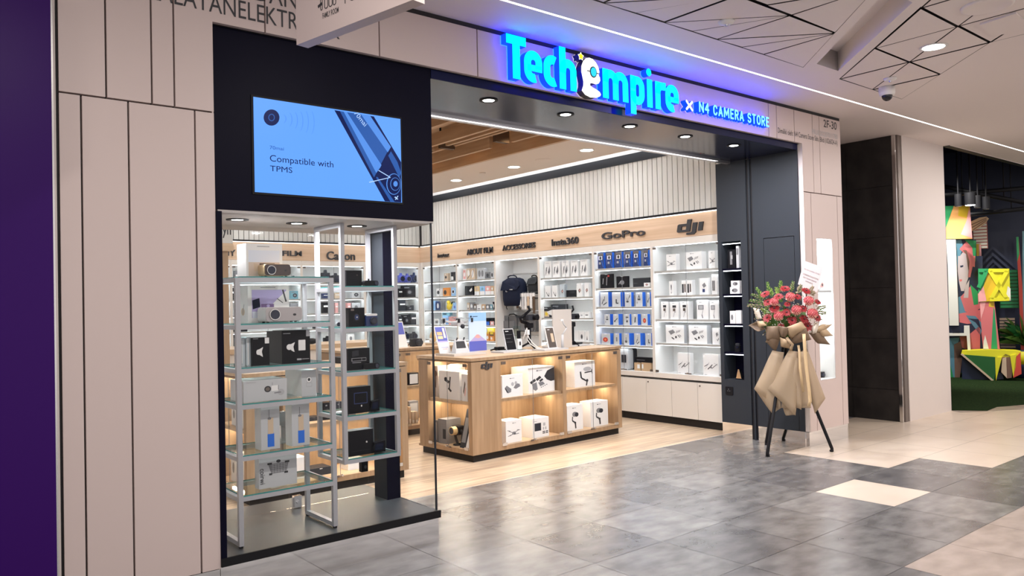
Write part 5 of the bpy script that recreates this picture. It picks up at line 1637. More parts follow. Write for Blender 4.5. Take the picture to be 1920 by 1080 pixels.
for k in range(7):
    yk = y0+(y1-y0)*(k+.5)/7
    zt = 1.625
    t = thing('hanging_strap', 'pale packed camera strap on the rail, %s from the left' % ORD[k], 'strap pack', (7.47, yk, zt), -PI/2, 'strap packs hanging under the black bag')
    col = ('brown_dark', 'card_white', 'card_grey', 'card_white', 'tan', 'card_white', 'brown_dark')[k]
    hh = (.22, .20, .24, .24, .24, .22, .30)[k]
    MB().box(-.022, -.004, -hh, .022, .006, -.02, col).build('strap', t)
    MB().box(-.024, -.006, -.05, .024, .008, .0, 'card_white').build('header_card', t)
    MB().tube([(0, .0, -.005), (0, .0, .012), (0, .27, .012)], .003, 'silver', 6).build('hook', t)
def camera_bag(label, px0, px1, pyt, pyb, x, m, d_=.16, stack=None):
    zb_ = onx((px0+px1)/2, pyb, x).z
    zt = onx((px0+px1)/2, pyt, x).z
    y0, y1 = onx(px0, (pyt+pyb)/2, x).y, onx(px1, (pyt+pyb)/2, x).y
    w_, hh = abs(y0-y1), zt-zb_
    t = thing('camera_bag', label, 'bag', (x, (y0+y1)/2, zb_), -PI/2)
    MB().rbox(-w_/2, 0, 0, w_/2, d_, hh, m, hh*.25, 5).build('body', t)
    MB().rbox(-w_*.42, -.02, hh*.06, w_*.42, 0.004, hh*.62, m, hh*.12, 4).build('front_pocket', t)
    MB().box(w_*.0, -.024, hh*.1, w_*.04, -.02, hh*.95, 'black_cloth').build('strap', t)
    MB().tube([(-w_*.35, .08, hh*.98), (-w_*.2, .06, hh*1.10), (w_*.1, .06, hh*1.12), (w_*.3, .08, hh*.98)], .008, 'black_cloth', 6).build('carry_strap', t)
camera_bag('grey camera bag hanging low in the open bay', 943, 968, 592, 617, 7.55, 'grey_cloth')
camera_bag('smaller grey camera bag right of the other grey bag', 971, 1004, 594, 622, 7.58, 'grey_cloth', .12)

# ------------------------------------------------------------------ cameras on the back wall
def cam_body(label, loc, w_, hh, rotz=0, m='card_black', group=None):
    t = thing('camera', label, 'camera', loc, rotz, group)
    MB().rbox(-w_/2, 0, 0, w_/2, .05, hh*.78, m, .008).build('body', t)
    MB().prism([(-w_*.18, hh*.78), (w_*.18, hh*.78), (w_*.12, hh), (-w_*.12, hh)], .008, .045, m).build('viewfinder', t)
    q = MB()
    q.cyl((0, .0, hh*.40), (0, -.04, hh*.40), hh*.34, hh*.32, m, 16)
    q.cyl((0, -.04, hh*.40), (0, -.042, hh*.40), hh*.26, hh*.26, 'lens', 16)
    q.build('lens', t)
    return t
def back_item(k, shelf, kind, px0, px1, pyt, z, m, d_=.08, pr=(), desc='black lens carton', y=11.60):
    x0, x1, hh = on_front(px0, px1, pyt, y, z)
    lab = '%s, %s from left, %s shelf, back wall' % (desc, ORD[k], shelf)
    grp = 'goods on the %s shelf of the back wall' % shelf
    if kind == 'cam':
        cam_body(lab, ((x0+x1)/2, y, z), x1-x0, max(hh, .05), 0, m, grp)
    else:
        product(kind, lab, 'box', ((x0+x1)/2, y, z), 0, x1-x0, d_, max(hh, .03), m, pr, None, None, grp)
cp_ = [o_(.5, .45, .25, .25, 'card_dark'), o_(.5, .45, .14, .14, 'ink_grey'), r_(.1, .8, .5, .88, 'ink_grey')]
wl = [r_(.1, .55, .9, .7, 'card_white')]
for sh, z, items in (
    ('top', 1.872, [('lens_box', 441, 452, 508, 'ink_grey'), ('cam', 545, 557, 517, 'card_dark'), ('cam', 604, 619, 506, 'card_dark'), ('cam', 623, 638, 512, 'card_dark'), ('cam', 662, 676, 511, 'card_black'), ('cam', 748, 758, 512, 'indigo_print'), ('cam', 760, 770, 513, 'indigo_print'), ('cam', 772, 785, 511, 'navy_card')]),
    ('second', 1.622, [('lens_box', 430, 440, 540, 'card_black'), ('lens_box', 545, 561, 545.5, 'teal'), ('lens_box', 606, 618, 550, 'navy_card'), ('lens_box', 628, 640, 549, 'tan'), ('lens_box', 660, 676, 545, 'card_grey'), ('lens_box', 748, 755, 541, 'card_black'), ('lens_box', 756, 780, 536, 'card_black')]),
    ('third', 1.388, [('lens_box', 444, 456, 568, 'card_black'), ('lens_box', 545, 566, 569, 'ink_grey'), ('lens_box', 606, 618, 566.5, 'card_black'), ('lens_box', 629, 634, 568, 'pink'), ('lens_box', 652, 658, 568, 'pink'), ('printed_box', 660, 676, 568, 'card_grey'), ('lens_box', 749, 761, 563, 'card_dark'), ('lens_box', 762, 776, 572.5, 'card_dark')]),
    ('fourth', 1.146, [('lens_box', 452, 464, 594, 'card_black'), ('cam', 588, 598, 600, 'card_dark'), ('cam', 628, 639, 599, 'card_grey'), ('lens_box', 748, 754, 593, 'card_dark'), ('lens_box', 756, 770, 590.5, 'card_black'), ('lens_box', 771, 783, 589.5, 'card_dark')]),
    ('lowest', 0.90, [('lens_box', 425, 440, 618, 'card_black'), ('cam', 608, 622, 630, 'card_black'), ('printed_box', 652, 664, 627, 'card_white'), ('cam', 757, 768, 622, 'card_dark'), ('cam', 771, 784, 622, 'card_dark')])):
    for k, (kind, a, b_, tp, m) in enumerate(items):
        d1 = {'cam': 'dark camera', 'lens_box': 'dark lens carton', 'printed_box': 'pale printed carton'}[kind]
        if m in ('pink', 'tan', 'teal', 'card_grey', 'indigo_print', 'navy_card'):
            d1 = {'pink': 'pink', 'tan': 'tan', 'teal': 'teal', 'card_grey': 'grey', 'indigo_print': 'indigo', 'navy_card': 'navy'}[m] + (' camera' if kind == 'cam' else ' carton')
        back_item(k, sh, kind, a, b_, tp, z, m, pr=(cp_ if kind == 'lens_box' and b_-a > 12 else wl if kind == 'lens_box' else [o_(.5, .5, .2, .25, 'ink_grey')]), desc=d1)

# ------------------------------------------------------------------ niche of the dark column
nz = [0.615, 0.91, 1.214, 1.535, 1.809]
nt_ = thing('niche_shelf_set', 'black shelf set with small strip lights in the dark column niche', 'shelves', (7.16, 5.1245, 0.615), -PI/2)
for z in nz[1:]:
    MB().box(0.001, 0.004, z-0.615-0.022, 0.2435, 0.208, z-0.615, 'navy_black').build('shelf', nt_)
for z in nz[1:]+[2.10]:
    MB().box(0.012, 0.012, z-0.615-0.031, 0.23, 0.022, z-0.615-0.0235, 'led_cool').build('led_strip', nt_)
XN = 7.20
def niche(name, label, cat, a, b_, pt, z, m, pr=(), d_=.06):
    y0, y1, hh = on_side(a, b_, pt, XN, z)
    return product(name, label, cat, (XN, (y0+y1)/2, z), -PI/2, abs(y0-y1), d_, hh, m, pr)
niche('lens_box', 'black carton on the top shelf of the column niche', 'box', 1365, 1379, 468, 1.809, 'card_black', [r_(.3, .2, .6, .9, 'ink_grey'), r_(.45, .5, .65, .7, 'ink_pale')])
niche('lens_box', 'grey upright carton at the right on the top niche shelf', 'box', 1381, 1386, 461, 1.809, 'card_grey', [r_(.1, .6, .8, .9, 'ink_grey')])
o = niche('camera_box', 'white printed carton, lower of two on the second niche shelf', 'box', 1369, 1387, 538, 1.535, 'card_white', [o_(.5, .5, .3, .3, 'ink_grey'), o_(.3, .5, .08, .15, 'ink')])
y0, y1, hh = on_side(1369, 1387, 538, XN, 1.535)
product('camera_box', 'white printed carton, upper of two on the second niche shelf', 'box', (XN, (y0+y1)/2-.008, 1.535+hh+.001), -PI/2, abs(y0-y1)*.9, .06, hh*.9, 'card_white', [o_(.5, .5, .3, .3, 'ink_grey'), o_(.6, .5, .1, .15, 'ink')])
niche('camera_box', 'white carton with dark oval on the third niche shelf', 'box', 1369, 1379, 583, 1.214, 'card_white', [o_(.4, .5, .2, .22, 'ink_grey')])
niche('camera_box', 'white carton at the right on the third niche shelf', 'box', 1380, 1390, 582, 1.214, 'card_white')
pt_ = onx(1382, 655, XN)
t = thing('action_camera', 'small black action camera on the fourth niche shelf', 'camera', (XN, pt_.y, 0.91), -PI/2)
MB().rbox(-.03, 0, 0, .03, .03, .07, 'card_black', .006).build('body', t)
MB().cyl((.008, 0, .05), (.008, -.012, .05), .012, .012, 'lens', 12).build('lens', t)
MB().box(-.02, .002, .07, .025, .025, .095, 'card_dark').build('mount', t)
t = thing('glass_trophy', 'small clear crystal block on the lowest niche shelf', 'trophy', (XN, onx(1385, 703, XN).y, 0.615), -PI/2)
MB().prism([(-.035, 0), (.035, 0), (.022, .06), (.006, .11), (-.008, .11), (-.022, .06)], 0, .04, 'chrome').build('crystal', t)
MB().box(-.04, -.004, 0, .04, .044, .012, 'card_black').build('base', t)
# switch plate under the niche
t = thing('wall_socket', 'black square power socket on the dark column under the niche', 'socket', (7.16, 5.067, 0.449), -PI/2)
MB().rbox(-.046, -.008, 0, .046, 0, .088, 'card_black', .006).build('plate', t)
q = MB()
for a, b_ in ((-.012, .058), (.004, .04), (-.02, .04)):
    q.box(a, -.0095, b_, a+.01, -.0082, b_+.006, 'ink_grey')
q.build('contact_slot', t)
# lit niche in the pale facade panel on the right
nn = thing('lit_niche', 'tall lit white display niche in the pale panel right of the entrance', 'niche', (7.402, FY+0.005, 0.643))
q = MB()
w_, hh, dd = 0.297, 1.430, 0.385
q.add([(0.0, 0, 0), (w_, 0, 0), (w_, dd, 0), (0.0, dd, 0), (0.0, 0, hh), (w_, 0, hh), (w_, dd, hh), (0.0, dd, hh)], [(0, 1, 2, 3), (7, 6, 5, 4), (3, 2, 6, 7), (0, 3, 7, 4), (2, 1, 5, 6)], 'shelf_white')
q.build('lining', nn)
zs_ = onx(7, 0, 1) if False else None
zsh = ony(1548, 545, FY+.05).z-0.641
MB().box(0.002, 0.02, zsh-0.02, w_-0.002, dd-0.003, zsh, 'card_grey').build('shelf', nn)
MB().box(0.01, 0.03, hh-0.012, w_-0.01, 0.045, hh-0.004, 'led_cool').build('led_strip', nn)
MB().box(0.01, 0.03, zsh-0.030, w_-0.01, 0.045, zsh-0.0215, 'led_cool').build('led_strip', nn)
MB().box(0.001, 0.004, 0.002, w_-0.001, 0.008, hh-0.002, 'glass_thin').build('glass_pane', nn)
area('niche_lamp_light', (7.55, FY+0.16, 0.641+hh-0.02), 0.2, 3.2, (0.93, 0.97, 1.0))
area('niche_lamp_light', (7.55, FY+0.16, 0.641+zsh-0.035), 0.2, 3.2, (0.93, 0.97, 1.0))
for lab, px_, a in (('small black camera at the left on the niche floor', 1543.5, 0), ('small dark round camera at the right on the niche floor', 1556, 1)):
    p = ony(px_, 707, FY+.12)
    t = thing('camera', lab, 'camera', (p.x, FY+.12, 0.642), 0)
    if a == 0:
        MB().rbox(-.035, 0, 0, .035, .04, .06, 'card_black', .01).build('body', t)
        MB().cyl((-.01, 0, .03), (-.01, -.02, .03), .02, .02, 'lens', 14).build('lens', t)
    else:
        MB().lathe([(.028, 0), (.034, .02), (.034, .07), (.024, .085), (.0, .085)], 'card_dark').build('body', t)
        MB().cyl((0, -.030, .05), (0, -.036, .05), .016, .016, 'blue', 14).build('lens', t)
p = ony(1541, 543, FY+.10)
t = thing('camera', 'white round camera on the shelf of the lit niche', 'camera', (p.x-.03, FY+.10, 0.641+zsh))
MB().ball((0, .03, .06), .05, .035, .06, 'card_white').build('body', t)
q = MB()
q.cyl((0.02, .0, .06), (0.02, -.012, .06), .026, .026, 'pink', 16)
q.cyl((0.02, -.012, .06), (0.02, -.014, .06), .013, .013, 'ink', 14)
q.build('lens', t)
# ================================================================== WOODEN DISPLAY COUNTERS
def glass_pair(t, u0, u1, z0, z1, y, fn, three=False):
    """double glass doors with their clips; fn maps (along, across, z) to local coordinates"""
    h = (u0+u1)/2
    def bx(a, b_, c, d, e, f, m, nm):
        q = MB()
        p, r2 = fn(a, b_, c), fn(d, e, f)
        q.box(*p, *r2, m)
        q.build(nm, t)
    for a, b_ in ((u0+0.003, h-0.0015), (h+0.0015, u1-0.003)):
        bx(a, y, z0+0.003, b_, y+0.005, z1-0.003, 'glass_thin', 'glass_door')
    bx(h-0.0014, y, z0+0.003, h+0.0014, y+0.005, z1-0.003, 'ink_grey', 'door_seal')
    for x in (u0+0.004, u1-0.064):
        for z, m in ((z0+0.008, 'silver'), (z1-0.036, 'bronze')):
            bx(x, y-0.006, z, x+0.06, y-0.0005, z+0.028, m, 'hinge')
    bx(h-0.045, y-0.007, z0+0.005, h-0.010, y-0.0005, z0+0.020, 'bronze', 'door_lock')
    q = MB()
    a, b_ = fn(h+0.012, y-0.001, z0+0.018), fn(h+0.012, y-0.018, z0+0.018)
    q.cyl(a, b_, 0.009, 0.009, 'silver', 10)
    q.build('door_lock', t)

def counter(label, loc, rotz, Lc, Dc, front, stile_l, left=True, H=0.98, mullion=0.05, zs=0.563, right_close=True):
    """local: x along the front, y to the back; front openings are (x0, x1) pairs"""
    t = thing('display_counter', label, 'counter', loc, rotz)
    MB().box(0.03, 0.03, 0.0, Lc-0.03, Dc-0.03, 0.068, 'plinth').build('plinth', t)
    MB().box(-0.006, -0.008, H-0.03, Lc+0.006, Dc+0.006, H, 'wood', side='wood_top').build('counter_top', t)
    MB().box(0.012, 0.012, H-0.036, Lc-0.012, Dc-0.012, H-0.0305, 'black').build('shadow_gap', t)
    w_ = MB()
    zt, zb_ = H-0.037, 0.07
    zo0, zo1 = 0.112, H-0.048
    w_.box(0, 0, zb_, Lc, Dc, zb_+0.02, 'wood')
    w_.box(0, 0, zt-0.012, Lc, Dc, zt, 'wood')
    # front frame
    xs = [0.0]+[v for p in front for v in p]+[Lc]
    for k in range(0, len(xs), 2):
        w_.box(xs[k], 0, zb_+0.02, xs[k+1], 0.022, zt-0.012, 'wood')
    for a, b_ in front:
        w_.box(a, 0, zb_+0.02, b_, 0.022, zo0, 'wood')
        w_.box(a-0.004, 0.022, zo0-0.018, b_+0.004, 0.46, zo0, 'wood_top')
        w_.box(a-0.02, 0.022, zb_+0.02, a-0.001, 0.46, zt-0.012, 'wood')
        w_.box(b_+0.001, 0.022, zb_+0.02, b_+0.02, 0.46, zt-0.012, 'wood')
        w_.box(a-0.02, 0.46, zb_+0.02, b_+0.02, 0.475, zt-0.012, 'wood')
    w_.box(0.022, Dc-0.02, zb_+0.02, Lc, Dc, zt-0.012, 'wood')
    w_.box(Lc-0.02, 0.022, zb_+0.02, Lc, Dc-0.02, zt-0.012, 'wood')
    v0, v1 = 0.055, 0.69
    if left:
        w_.box(0, 0.022, zb_+0.02, 0.022, v0, zt-0.012, 'wood')
        w_.box(0, v1, zb_+0.02, 0.022, Dc-0.02, zt-0.012, 'wood')
        w_.box(0, v0, zb_+0.02, 0.022, v1, zo0, 'wood')
        w_.box(0.022, v0-0.004, zo0-0.018, 0.30, v1+0.004, zo0, 'wood_top')
        w_.box(0.30, 0.022, zb_+0.02, 0.315, Dc-0.02, zt-0.012, 'wood')
        w_.box(0.022, v1+0.004, zb_+0.02, 0.30, v1+0.02, zt-0.012, 'wood')
    else:
        w_.box(0, 0.022, zb_+0.02, 0.022, Dc-0.02, zt-0.012, 'wood')
    w_.build('body', t)
    for a, b_ in front:
        MB().box(a, 0.024, zs-0.03, b_, 0.459, zs, 'wood', side='wood_top').build('shelf', t)
        for z in (zs-0.031, zt-0.0125):
            MB().box(a+0.01, 0.20, z-0.005, b_-0.01, 0.222, z, 'led_warm').build('led_strip', t)
        glass_pair(t, a, b_, zo0-0.01, zo1, 0.004, lambda u, y, z: (u, y-0.0055, z))
    if left:
        MB().box(0.024, v0, zs-0.03, 0.299, v1, zs, 'wood', side='wood_top').build('shelf', t)
        for z in (zs-0.031, zt-0.0125):
            MB().box(0.13, v0+0.01, z-0.005, 0.152, v1-0.01, z, 'led_warm').build('led_strip', t)
        glass_pair(t, v0, v1, zo0-0.01, zo1, 0.004, lambda u, y, z: (y-0.0055, u, z))
    return t
IR = R(3.0)
IO = Vector((4.36, 5.935, 0))
IU = Vector((math.cos(IR), math.sin(IR), 0))
IV = Vector((-math.sin(IR), math.cos(IR), 0))
ISL = counter('oak display counter with glass doors in the middle of the shop', IO, IR, 2.165, 0.86, ((0.365, 1.225), (1.275, 2.10)), 0.365)
mb = MB()
slant_logo(mb, 0.155, 0.075, -0.008, 0, 'ink')
mb.build('emblem', ISL, (0.112, 0, 0.862))

def isl(px, py, off, plane='front'):
    if plane == 'front':
        o = IO+IV*off
        p = onp(px, py, o, IV)-IO
        return p.dot(IU), p.z
    o = IO+IU*off
    p = onp(px, py, o, IU)-IO
    return p.dot(IV), p.z
def isl_item(name, label, px0, px1, pyt, off, z, d_, m, pr=(), plane='front', cat='box', side=None, tilt=0, r=0):
    py_ = 780
    # bottom row: where the plane meets height z
    def rowp(px):
        lo, hi = 300.0, 1080.0
        for _ in range(40):
            mid = (lo+hi)/2
            if isl(px, mid, off, plane)[1] > z:
                lo = mid
            else:
                hi = mid
        return (lo+hi)/2
    a = isl(px0, rowp(px0), off, plane)[0]
    b_ = isl(px1, rowp(px1), off, plane)[0]
    hh = isl((px0+px1)/2, pyt, off, plane)[1]-z
    c = (a+b_)/2
    if plane == 'front':
        loc = IO+IU*c+IV*off+Vector((0, 0, z))
        rz = IR
    else:
        loc = IO+IU*off+IV*c+Vector((0, 0, z))
        rz = IR-PI/2
    return product(name, label, cat, loc, rz, abs(b_-a), d_, hh, m, pr, side, None, None, r)
ZS, ZB = 0.5635, 0.1125
isl_item('goggles_box', 'white carton with goggles print, upper left shelf of the oak counter', 942, 980.5, 703, 0.06, ZS, .06, 'card_white', goggles())
isl_item('drone_box', 'big white carton with drone kit print on the upper counter shelf', 991.5, 1040, 688, 0.10, ZS, .26, 'card_white', combo())
isl_item('gimbal_box', 'white carton with grip arm print, upper right counter shelf', 1078, 1116, 677.5, 0.10, ZS, .20, 'card_white', arm()+small_logo(.45, .90))
isl_item('drone_box', 'white carton with flying drone print, lower left counter shelf', 949, 978.5, 788, 0.06, ZB, .16, 'card_white', drone(k=.9)+small_logo(.5, .88))
isl_item('battery_box', 'white carton with battery print on the lower counter shelf', 999, 1029.5, 783, 0.07, ZB, .20, 'card_white', [r_(.12, .34, .52, .74, 'ink'), r_(.16, .37, .48, .70, 'card_dark'), r_(.64, .56, .78, .72, 'ink_pale'), r_(.62, .36, .70, .50, 'ink_pale'), r_(.76, .36, .84, .50, 'ink_pale'), r_(.60, .24, .76, .29, 'ink'), r_(.80, .24, .94, .29, 'ink'), r_(.60, .16, .76, .21, 'ink'), r_(.80, .16, .94, .21, 'ink')] + small_logo(.12, .84))
isl_item('gimbal_box', 'white carton with gimbal print, left one on lower right shelf', 1064, 1093.5, 759, 0.09, ZB, .16, 'card_white', gimbal()+small_logo(.42, .88))
isl_item('gimbal_box', 'white carton with gimbal print, right one on lower right shelf', 1108, 1140.5, 752, 0.08, ZB, .16, 'card_white', gimbal()+small_logo(.45, .88))
# end shelves of the counter
isl_item('gimbal_box', 'tall white gimbal carton at the far left in the counter end', 811, 822, 686, 0.10, ZS, .18, 'card_white', [s_('ink', (.6, .3), (.7, .8), .12), o_(.65, .75, .2, .1, 'bronze')], 'left')
isl_item('gimbal_box', 'broad white gimbal carton in the counter end', 824, 862, 696, 0.05, ZS, .18, 'card_white', [s_('ink', (.5, .35), (.56, .8), .06), s_('ink', (.28, .7), (.5, .6), .1), s_('ink', (.46, .4), (.60, .28), .08), o_(.34, .72, .08, .06, 'card_dark')], 'left')
isl_item('gimbal_box', 'narrow white carton with pinkish print beside the broad one', 866.5, 877, 702, 0.05, ZS, .14, 'card_white', [s_('bronze', (.3, .3), (.6, .7), .18), s_('pink', (.5, .2), (.7, .5), .12)], 'left')
isl_item('rounded_box', 'white rounded carton behind the broad gimbal carton', 842, 858, 683, 0.20, ZS, .10, 'card_white', [], 'left', r=.03)
isl_item('equipment_box', 'grey framed carton at the far end of the lower end shelf', 803, 821, 787, 0.08, ZB, .16, 'ink_grey', [r_(.1, .1, .9, .9, 'card_grey'), r_(.2, .2, .8, .8, 'ink_grey')], 'left')
isl_item('equipment_box', 'dark grey carton on the lower end shelf', 822, 838, 786, 0.07, ZB, .18, 'ink_grey', [r_(.55, .2, .9, .6, 'card_dark')], 'left')
t = thing('gimbal_camera', 'black and gold gimbal camera on the lower end shelf', 'camera', IO+IU*0.09+IV*0.375+Vector((0, 0, ZB)), IR-PI/2)
MB().rbox(-.05, 0, .10, .05, .07, .19, 'card_black', .015).build('body', t)
q = MB()
q.cyl((0, 0, .145), (0, -.05, .145), .042, .040, 'gold', 18)
q.cyl((0, -.05, .145), (0, -.052, .145), .032, .032, 'lens', 18)
q.build('lens', t)
MB().tube([(.05, .03, .15), (.075, .03, .12), (.06, .03, .02), (0, .03, .012)], .012, 'card_black').build('arm', t)
MB().tube([(-.05, .03, .13), (-.03, .03, .06), (0, .03, .01)], .014, 'card_dark').build('handle', t)
MB().cyl((0, .03, 0), (0, .03, .012), .05, .045, 'card_black', 16).build('base', t)
q = MB()
q.add([(-.045, 0, 0), (.045, 0, 0), (.045, .035, 0), (-.045, .035, 0), (-.045, .10, .36), (.045, .10, .36), (.045, .135, .35), (-.045, .135, .35)], [(0, 1, 5, 4), (1, 2, 6, 5), (2, 3, 7, 6), (3, 0, 4, 7), (4, 5, 6, 7), (3, 2, 1, 0)], 'card_dark')
q.poly([(-.03, .0105, .05), (.03, .0105, .05), (.03, .0735, .28), (-.03, .0735, .28)], 'ink_grey')
o = q.build('tripod_box', None, IO+IU*0.05+IV*0.215+Vector((0, 0, ZB)), (0, 0, IR-PI/2))
tag(o, 'long dark carton leaning back in the counter end', 'box')
q = MB()
q.add([(-.03, 0, 0), (.03, 0, 0), (.03, .035, 0), (-.03, .035, 0), (-.03, .08, .26), (.03, .08, .26), (.03, .11, .25), (-.03, .11, .25)], [(0, 1, 5, 4), (1, 2, 6, 5), (2, 3, 7, 6), (3, 0, 4, 7), (4, 5, 6, 7), (3, 2, 1, 0)], 'card_white')
o = q.build('leaflet_box', None, IO+IU*0.05+IV*0.145+Vector((0, 0, ZB)), (0, 0, IR-PI/2))
tag(o, 'slim white carton leaning beside the long dark one', 'box')

# ------------------------------------------------------------------ things standing on the oak counter
HT = 0.981
def tp(px, py, z=HT):
    return onz(px, py, z)
def to_isl(p):
    d = p-IO
    return d.dot(IU), d.dot(IV)
# drone stand with drone, controller and poster
b0 = IO+IU*0.02+IV*0.50
pc = tp(862, 658)
ua = (onp(851, 640, IO+IV*.34, IV)-IO).dot(IU)
ub = (onp(911, 640, IO+IV*.34, IV)-IO).dot(IU)
SP = IO+IU*((ua+ub)/2)+IV*.49+Vector((0, 0, HT))
t = thing('product_stand', 'low white acrylic stand at the left end of the oak counter', 'stand', SP, IR)
MB().box(-(ub-ua)/2, -.15, 0, (ub-ua)/2, .15, .022, 'board_beige').build('base_plate', t)
def on_stand(u, v, z=0.0225):
    return SP+IU*u+IV*v+Vector((0, 0, z))
def solve_u(px, v):
    o = SP+IV*v
    p = onp(px, 600, o, IV)-SP
    return p.dot(IU)
def solve_z(px, py, v):
    return onp(px, py, SP+IV*v, IV).z
u0, u1 = solve_u(879, .03), solve_u(911.5, .03)
hh = solve_z(895, 586, .03)-HT-.0225
pr = [r_(0, 0, 1, 1, 'sky_print'), r_(0, 0, 1, .26, 'indigo_print'), p_('lilac', (.05, .26), (.40, .42), (.55, .43), (.98, .26)), p_('pink', (.30, .36), (.42, .43), (.54, .43), (.66, .35), (.5, .33)), r_(0, .78, 1, 1, 'blue_pale'), o_(.12, .90, .05, .025, 'navy'), r_(.2, .892, .5, .908, 'navy')]
product('poster_board', 'upright blue poster board with a mountain print on the oak counter', 'poster', on_stand((u0+u1)/2, .03), IR, u1-u0, .012, hh, 'sky_print', pr)
u0, u1 = solve_u(820, 0.0), solve_u(846, 0.0)
def leaning(name, label, cat, px0, px1, pyt, v, base, lean, frame, face, extra=()):
    u0, u1 = solve_u(px0, v), solve_u(px1, v)
    w_ = u1-u0
    hz = solve_z((px0+px1)/2, pyt, v+lean*.5)-HT-.0225
    t = thing(name, label, cat, on_stand((u0+u1)/2, v, base), IR)
    q = MB()
    def P(a, b_, off=0.0):
        return (-w_/2+a*w_, lean*b_-off, hz*b_+off*.2)
    th = .01
    v8 = [P(0, 0), P(1, 0), P(1, 1), P(0, 1)]
    w8 = [(p[0], p[1]+th, p[2]) for p in v8]
    q.add(v8+w8, [(0, 1, 2, 3), (7, 6, 5, 4), (0, 4, 5, 1), (1, 5, 6, 2), (2, 6, 7, 3), (3, 7, 4, 0)], frame)
    q.build('panel', t)
    q = MB()
    q.poly([P(.06, .04, .001), P(.94, .04, .001), P(.94, .96, .001), P(.06, .96, .001)], face)
    for k, (m, pts) in enumerate(extra):
        q.poly([P(a, b_, .0016+.0003*k) for a, b_ in pts], m)
    q.build('printed_face', t)
    return t
leaning('info_card', 'tilted blue and white leaflet card left of the drone controller', 'card', 824, 845, 611, .06, .0225, .10, 'card_white', 'indigo_print', [r_(.06, .04, .94, .45, 'lilac'), r_(.06, .04, .94, .40, 'card_white'), r_(.12, .66, .58, .78, 'gold'), r_(.12, .52, .58, .63, 'gold'), r_(.66, .55, .85, .92, 'card_white'), r_(.2, .2, .8, .22, 'lilac'), r_(.3, .14, .7, .16, 'pink')])
# controller
cpos = on_stand(solve_u(864, -.05), -.05)
t = thing('drone_controller', 'grey remote controller with screen lying tilted on the white stand', 'controller', cpos, IR)
q = MB()
q.add([(-.095, -.03, .0), (.085, -.03, 0), (.085, .05, 0), (-.095, .05, 0), (-.085, -.02, .035), (.075, -.02, .035), (.10, .06, .135), (-.04, .06, .135)], [(0, 1, 5, 4), (1, 2, 6, 5), (2, 3, 7, 6), (3, 0, 4, 7), (4, 5, 6, 7), (3, 2, 1, 0)], 'card_grey')
q.build('body', t)
q = MB()
q.poly([(-.07, -.012, .0475), (.052, -.012, .0475), (.072, .042, .1145), (-.036, .042, .1145)], 'card_dark')
q.build('screen', t)
q = MB()
for x, y, z in ((-.02, .05, .125), (.07, .05, .125)):
    q.cyl((x, y, z), (x, y-.012, z+.025), .005, .008, 'card_dark', 10)
q.build('joystick', t)
# drone on its pole
dpos = on_stand(solve_u(868, .0), .08)
zd = solve_z(868, 606, .08)-HT-.0225
t = thing('drone', 'small grey camera drone displayed on a thin pole', 'drone', dpos, IR+R(18))
MB().rbox(-.07, -.04, zd-.025, .07, .04, zd+.025, 'card_grey', .018, 4).build('body', t)
for sx, sy in ((-1, -1), (1, -1), (-1, 1), (1, 1)):
    q = MB()
    q.tube([(sx*.05, sy*.03, zd+.01), (sx*.12, sy*.09, zd+.03)], .010, 'card_grey')
    q.cyl((sx*.12, sy*.09, zd+.01), (sx*.12, sy*.09, zd+.05), .014, .014, 'card_dark', 12)
    a = q.build('arm', t)
    q = MB()
    q.box(sx*.12-.085, sy*.09-.008, zd+.051, sx*.12+.085, sy*.09+.008, zd+.055, 'ink_grey')
    q.build('propeller', a)
MB().ball((.0, -.055, zd-.03), .024, .024, .024, 'card_dark').build('camera', t)
MB().cyl((0, 0, 0), (0, 0, zd-.02), .009, .009, 'glass', 10).build('display_pole', t)
MB().cyl((0, 0, 0), (0, 0, .006), .05, .05, 'card_grey', 20).build('foot', t)
# phone stand group in the middle
def plate(label, px0, px1, py_, v0, v1, z=HT, m='card_grey'):
    o = IO+IV*v0
    a = (onp(px0, 640, o, IV)-IO).dot(IU)
    b_ = (onp(px1, 640, o, IV)-IO).dot(IU)
    t = thing('product_stand', label, 'stand', IO+IU*((a+b_)/2)+IV*v0+Vector((0, 0, HT)), IR)
    w_ = b_-a
    MB().box(-w_/2, 0, 0, w_/2, v1-v0, .016, m).build('base_plate', t)
    return t, w_
t1, w1 = plate('flat grey product plate with black tablet display on the oak counter', 944, 997, 655, .26, .46)
SP = Vector(t1.location)
leaning('tablet_display', 'black tilted tablet with price text on a grey plate', 'tablet', 949, 968.5, 615, .06, .0165, .06, 'card_grey', 'card_black', [r_(.2, .86, .5, .89, 'card_white'), r_(.15, .72, .8, .73, 'ink_grey'), r_(.15, .55, .6, .56, 'ink_grey'), r_(.15, .38, .7, .39, 'ink_grey')])
SPL = SP.copy()
def holder(label, px, v, hh, m1, w_=.05):
    u = (onp(px, 630, SP+IV*v, IV)-SP).dot(IU)
    return thing('phone_holder', label, 'holder', SP+IU*u+IV*v+Vector((0, 0, .0165)), IR)
t = holder('clear acrylic holder with small camera beside the black tablet', 976, .08, .2, 'glass')
q = MB()
q.box(-.055, .05, 0, .055, .056, .25, 'glass_green')
q.box(-.055, -.03, 0, .055, .05, .006, 'glass_green')
q.build('acrylic_back', t)
MB().rbox(-.028, .01, .006, .028, .035, .115, 'card_white', .008).build('camera_body', t)
MB().box(-.012, .008, .045, .012, .01, .085, 'ink').build('screen', t)
MB().box(-.015, .02, .115, .02, .04, .20, 'card_black').build('camera_head', t)
t = thing('charging_cable', 'curled white charging cable beside the gimbal stand', 'cable', SP+Vector((.16, .0, 0)), IR)
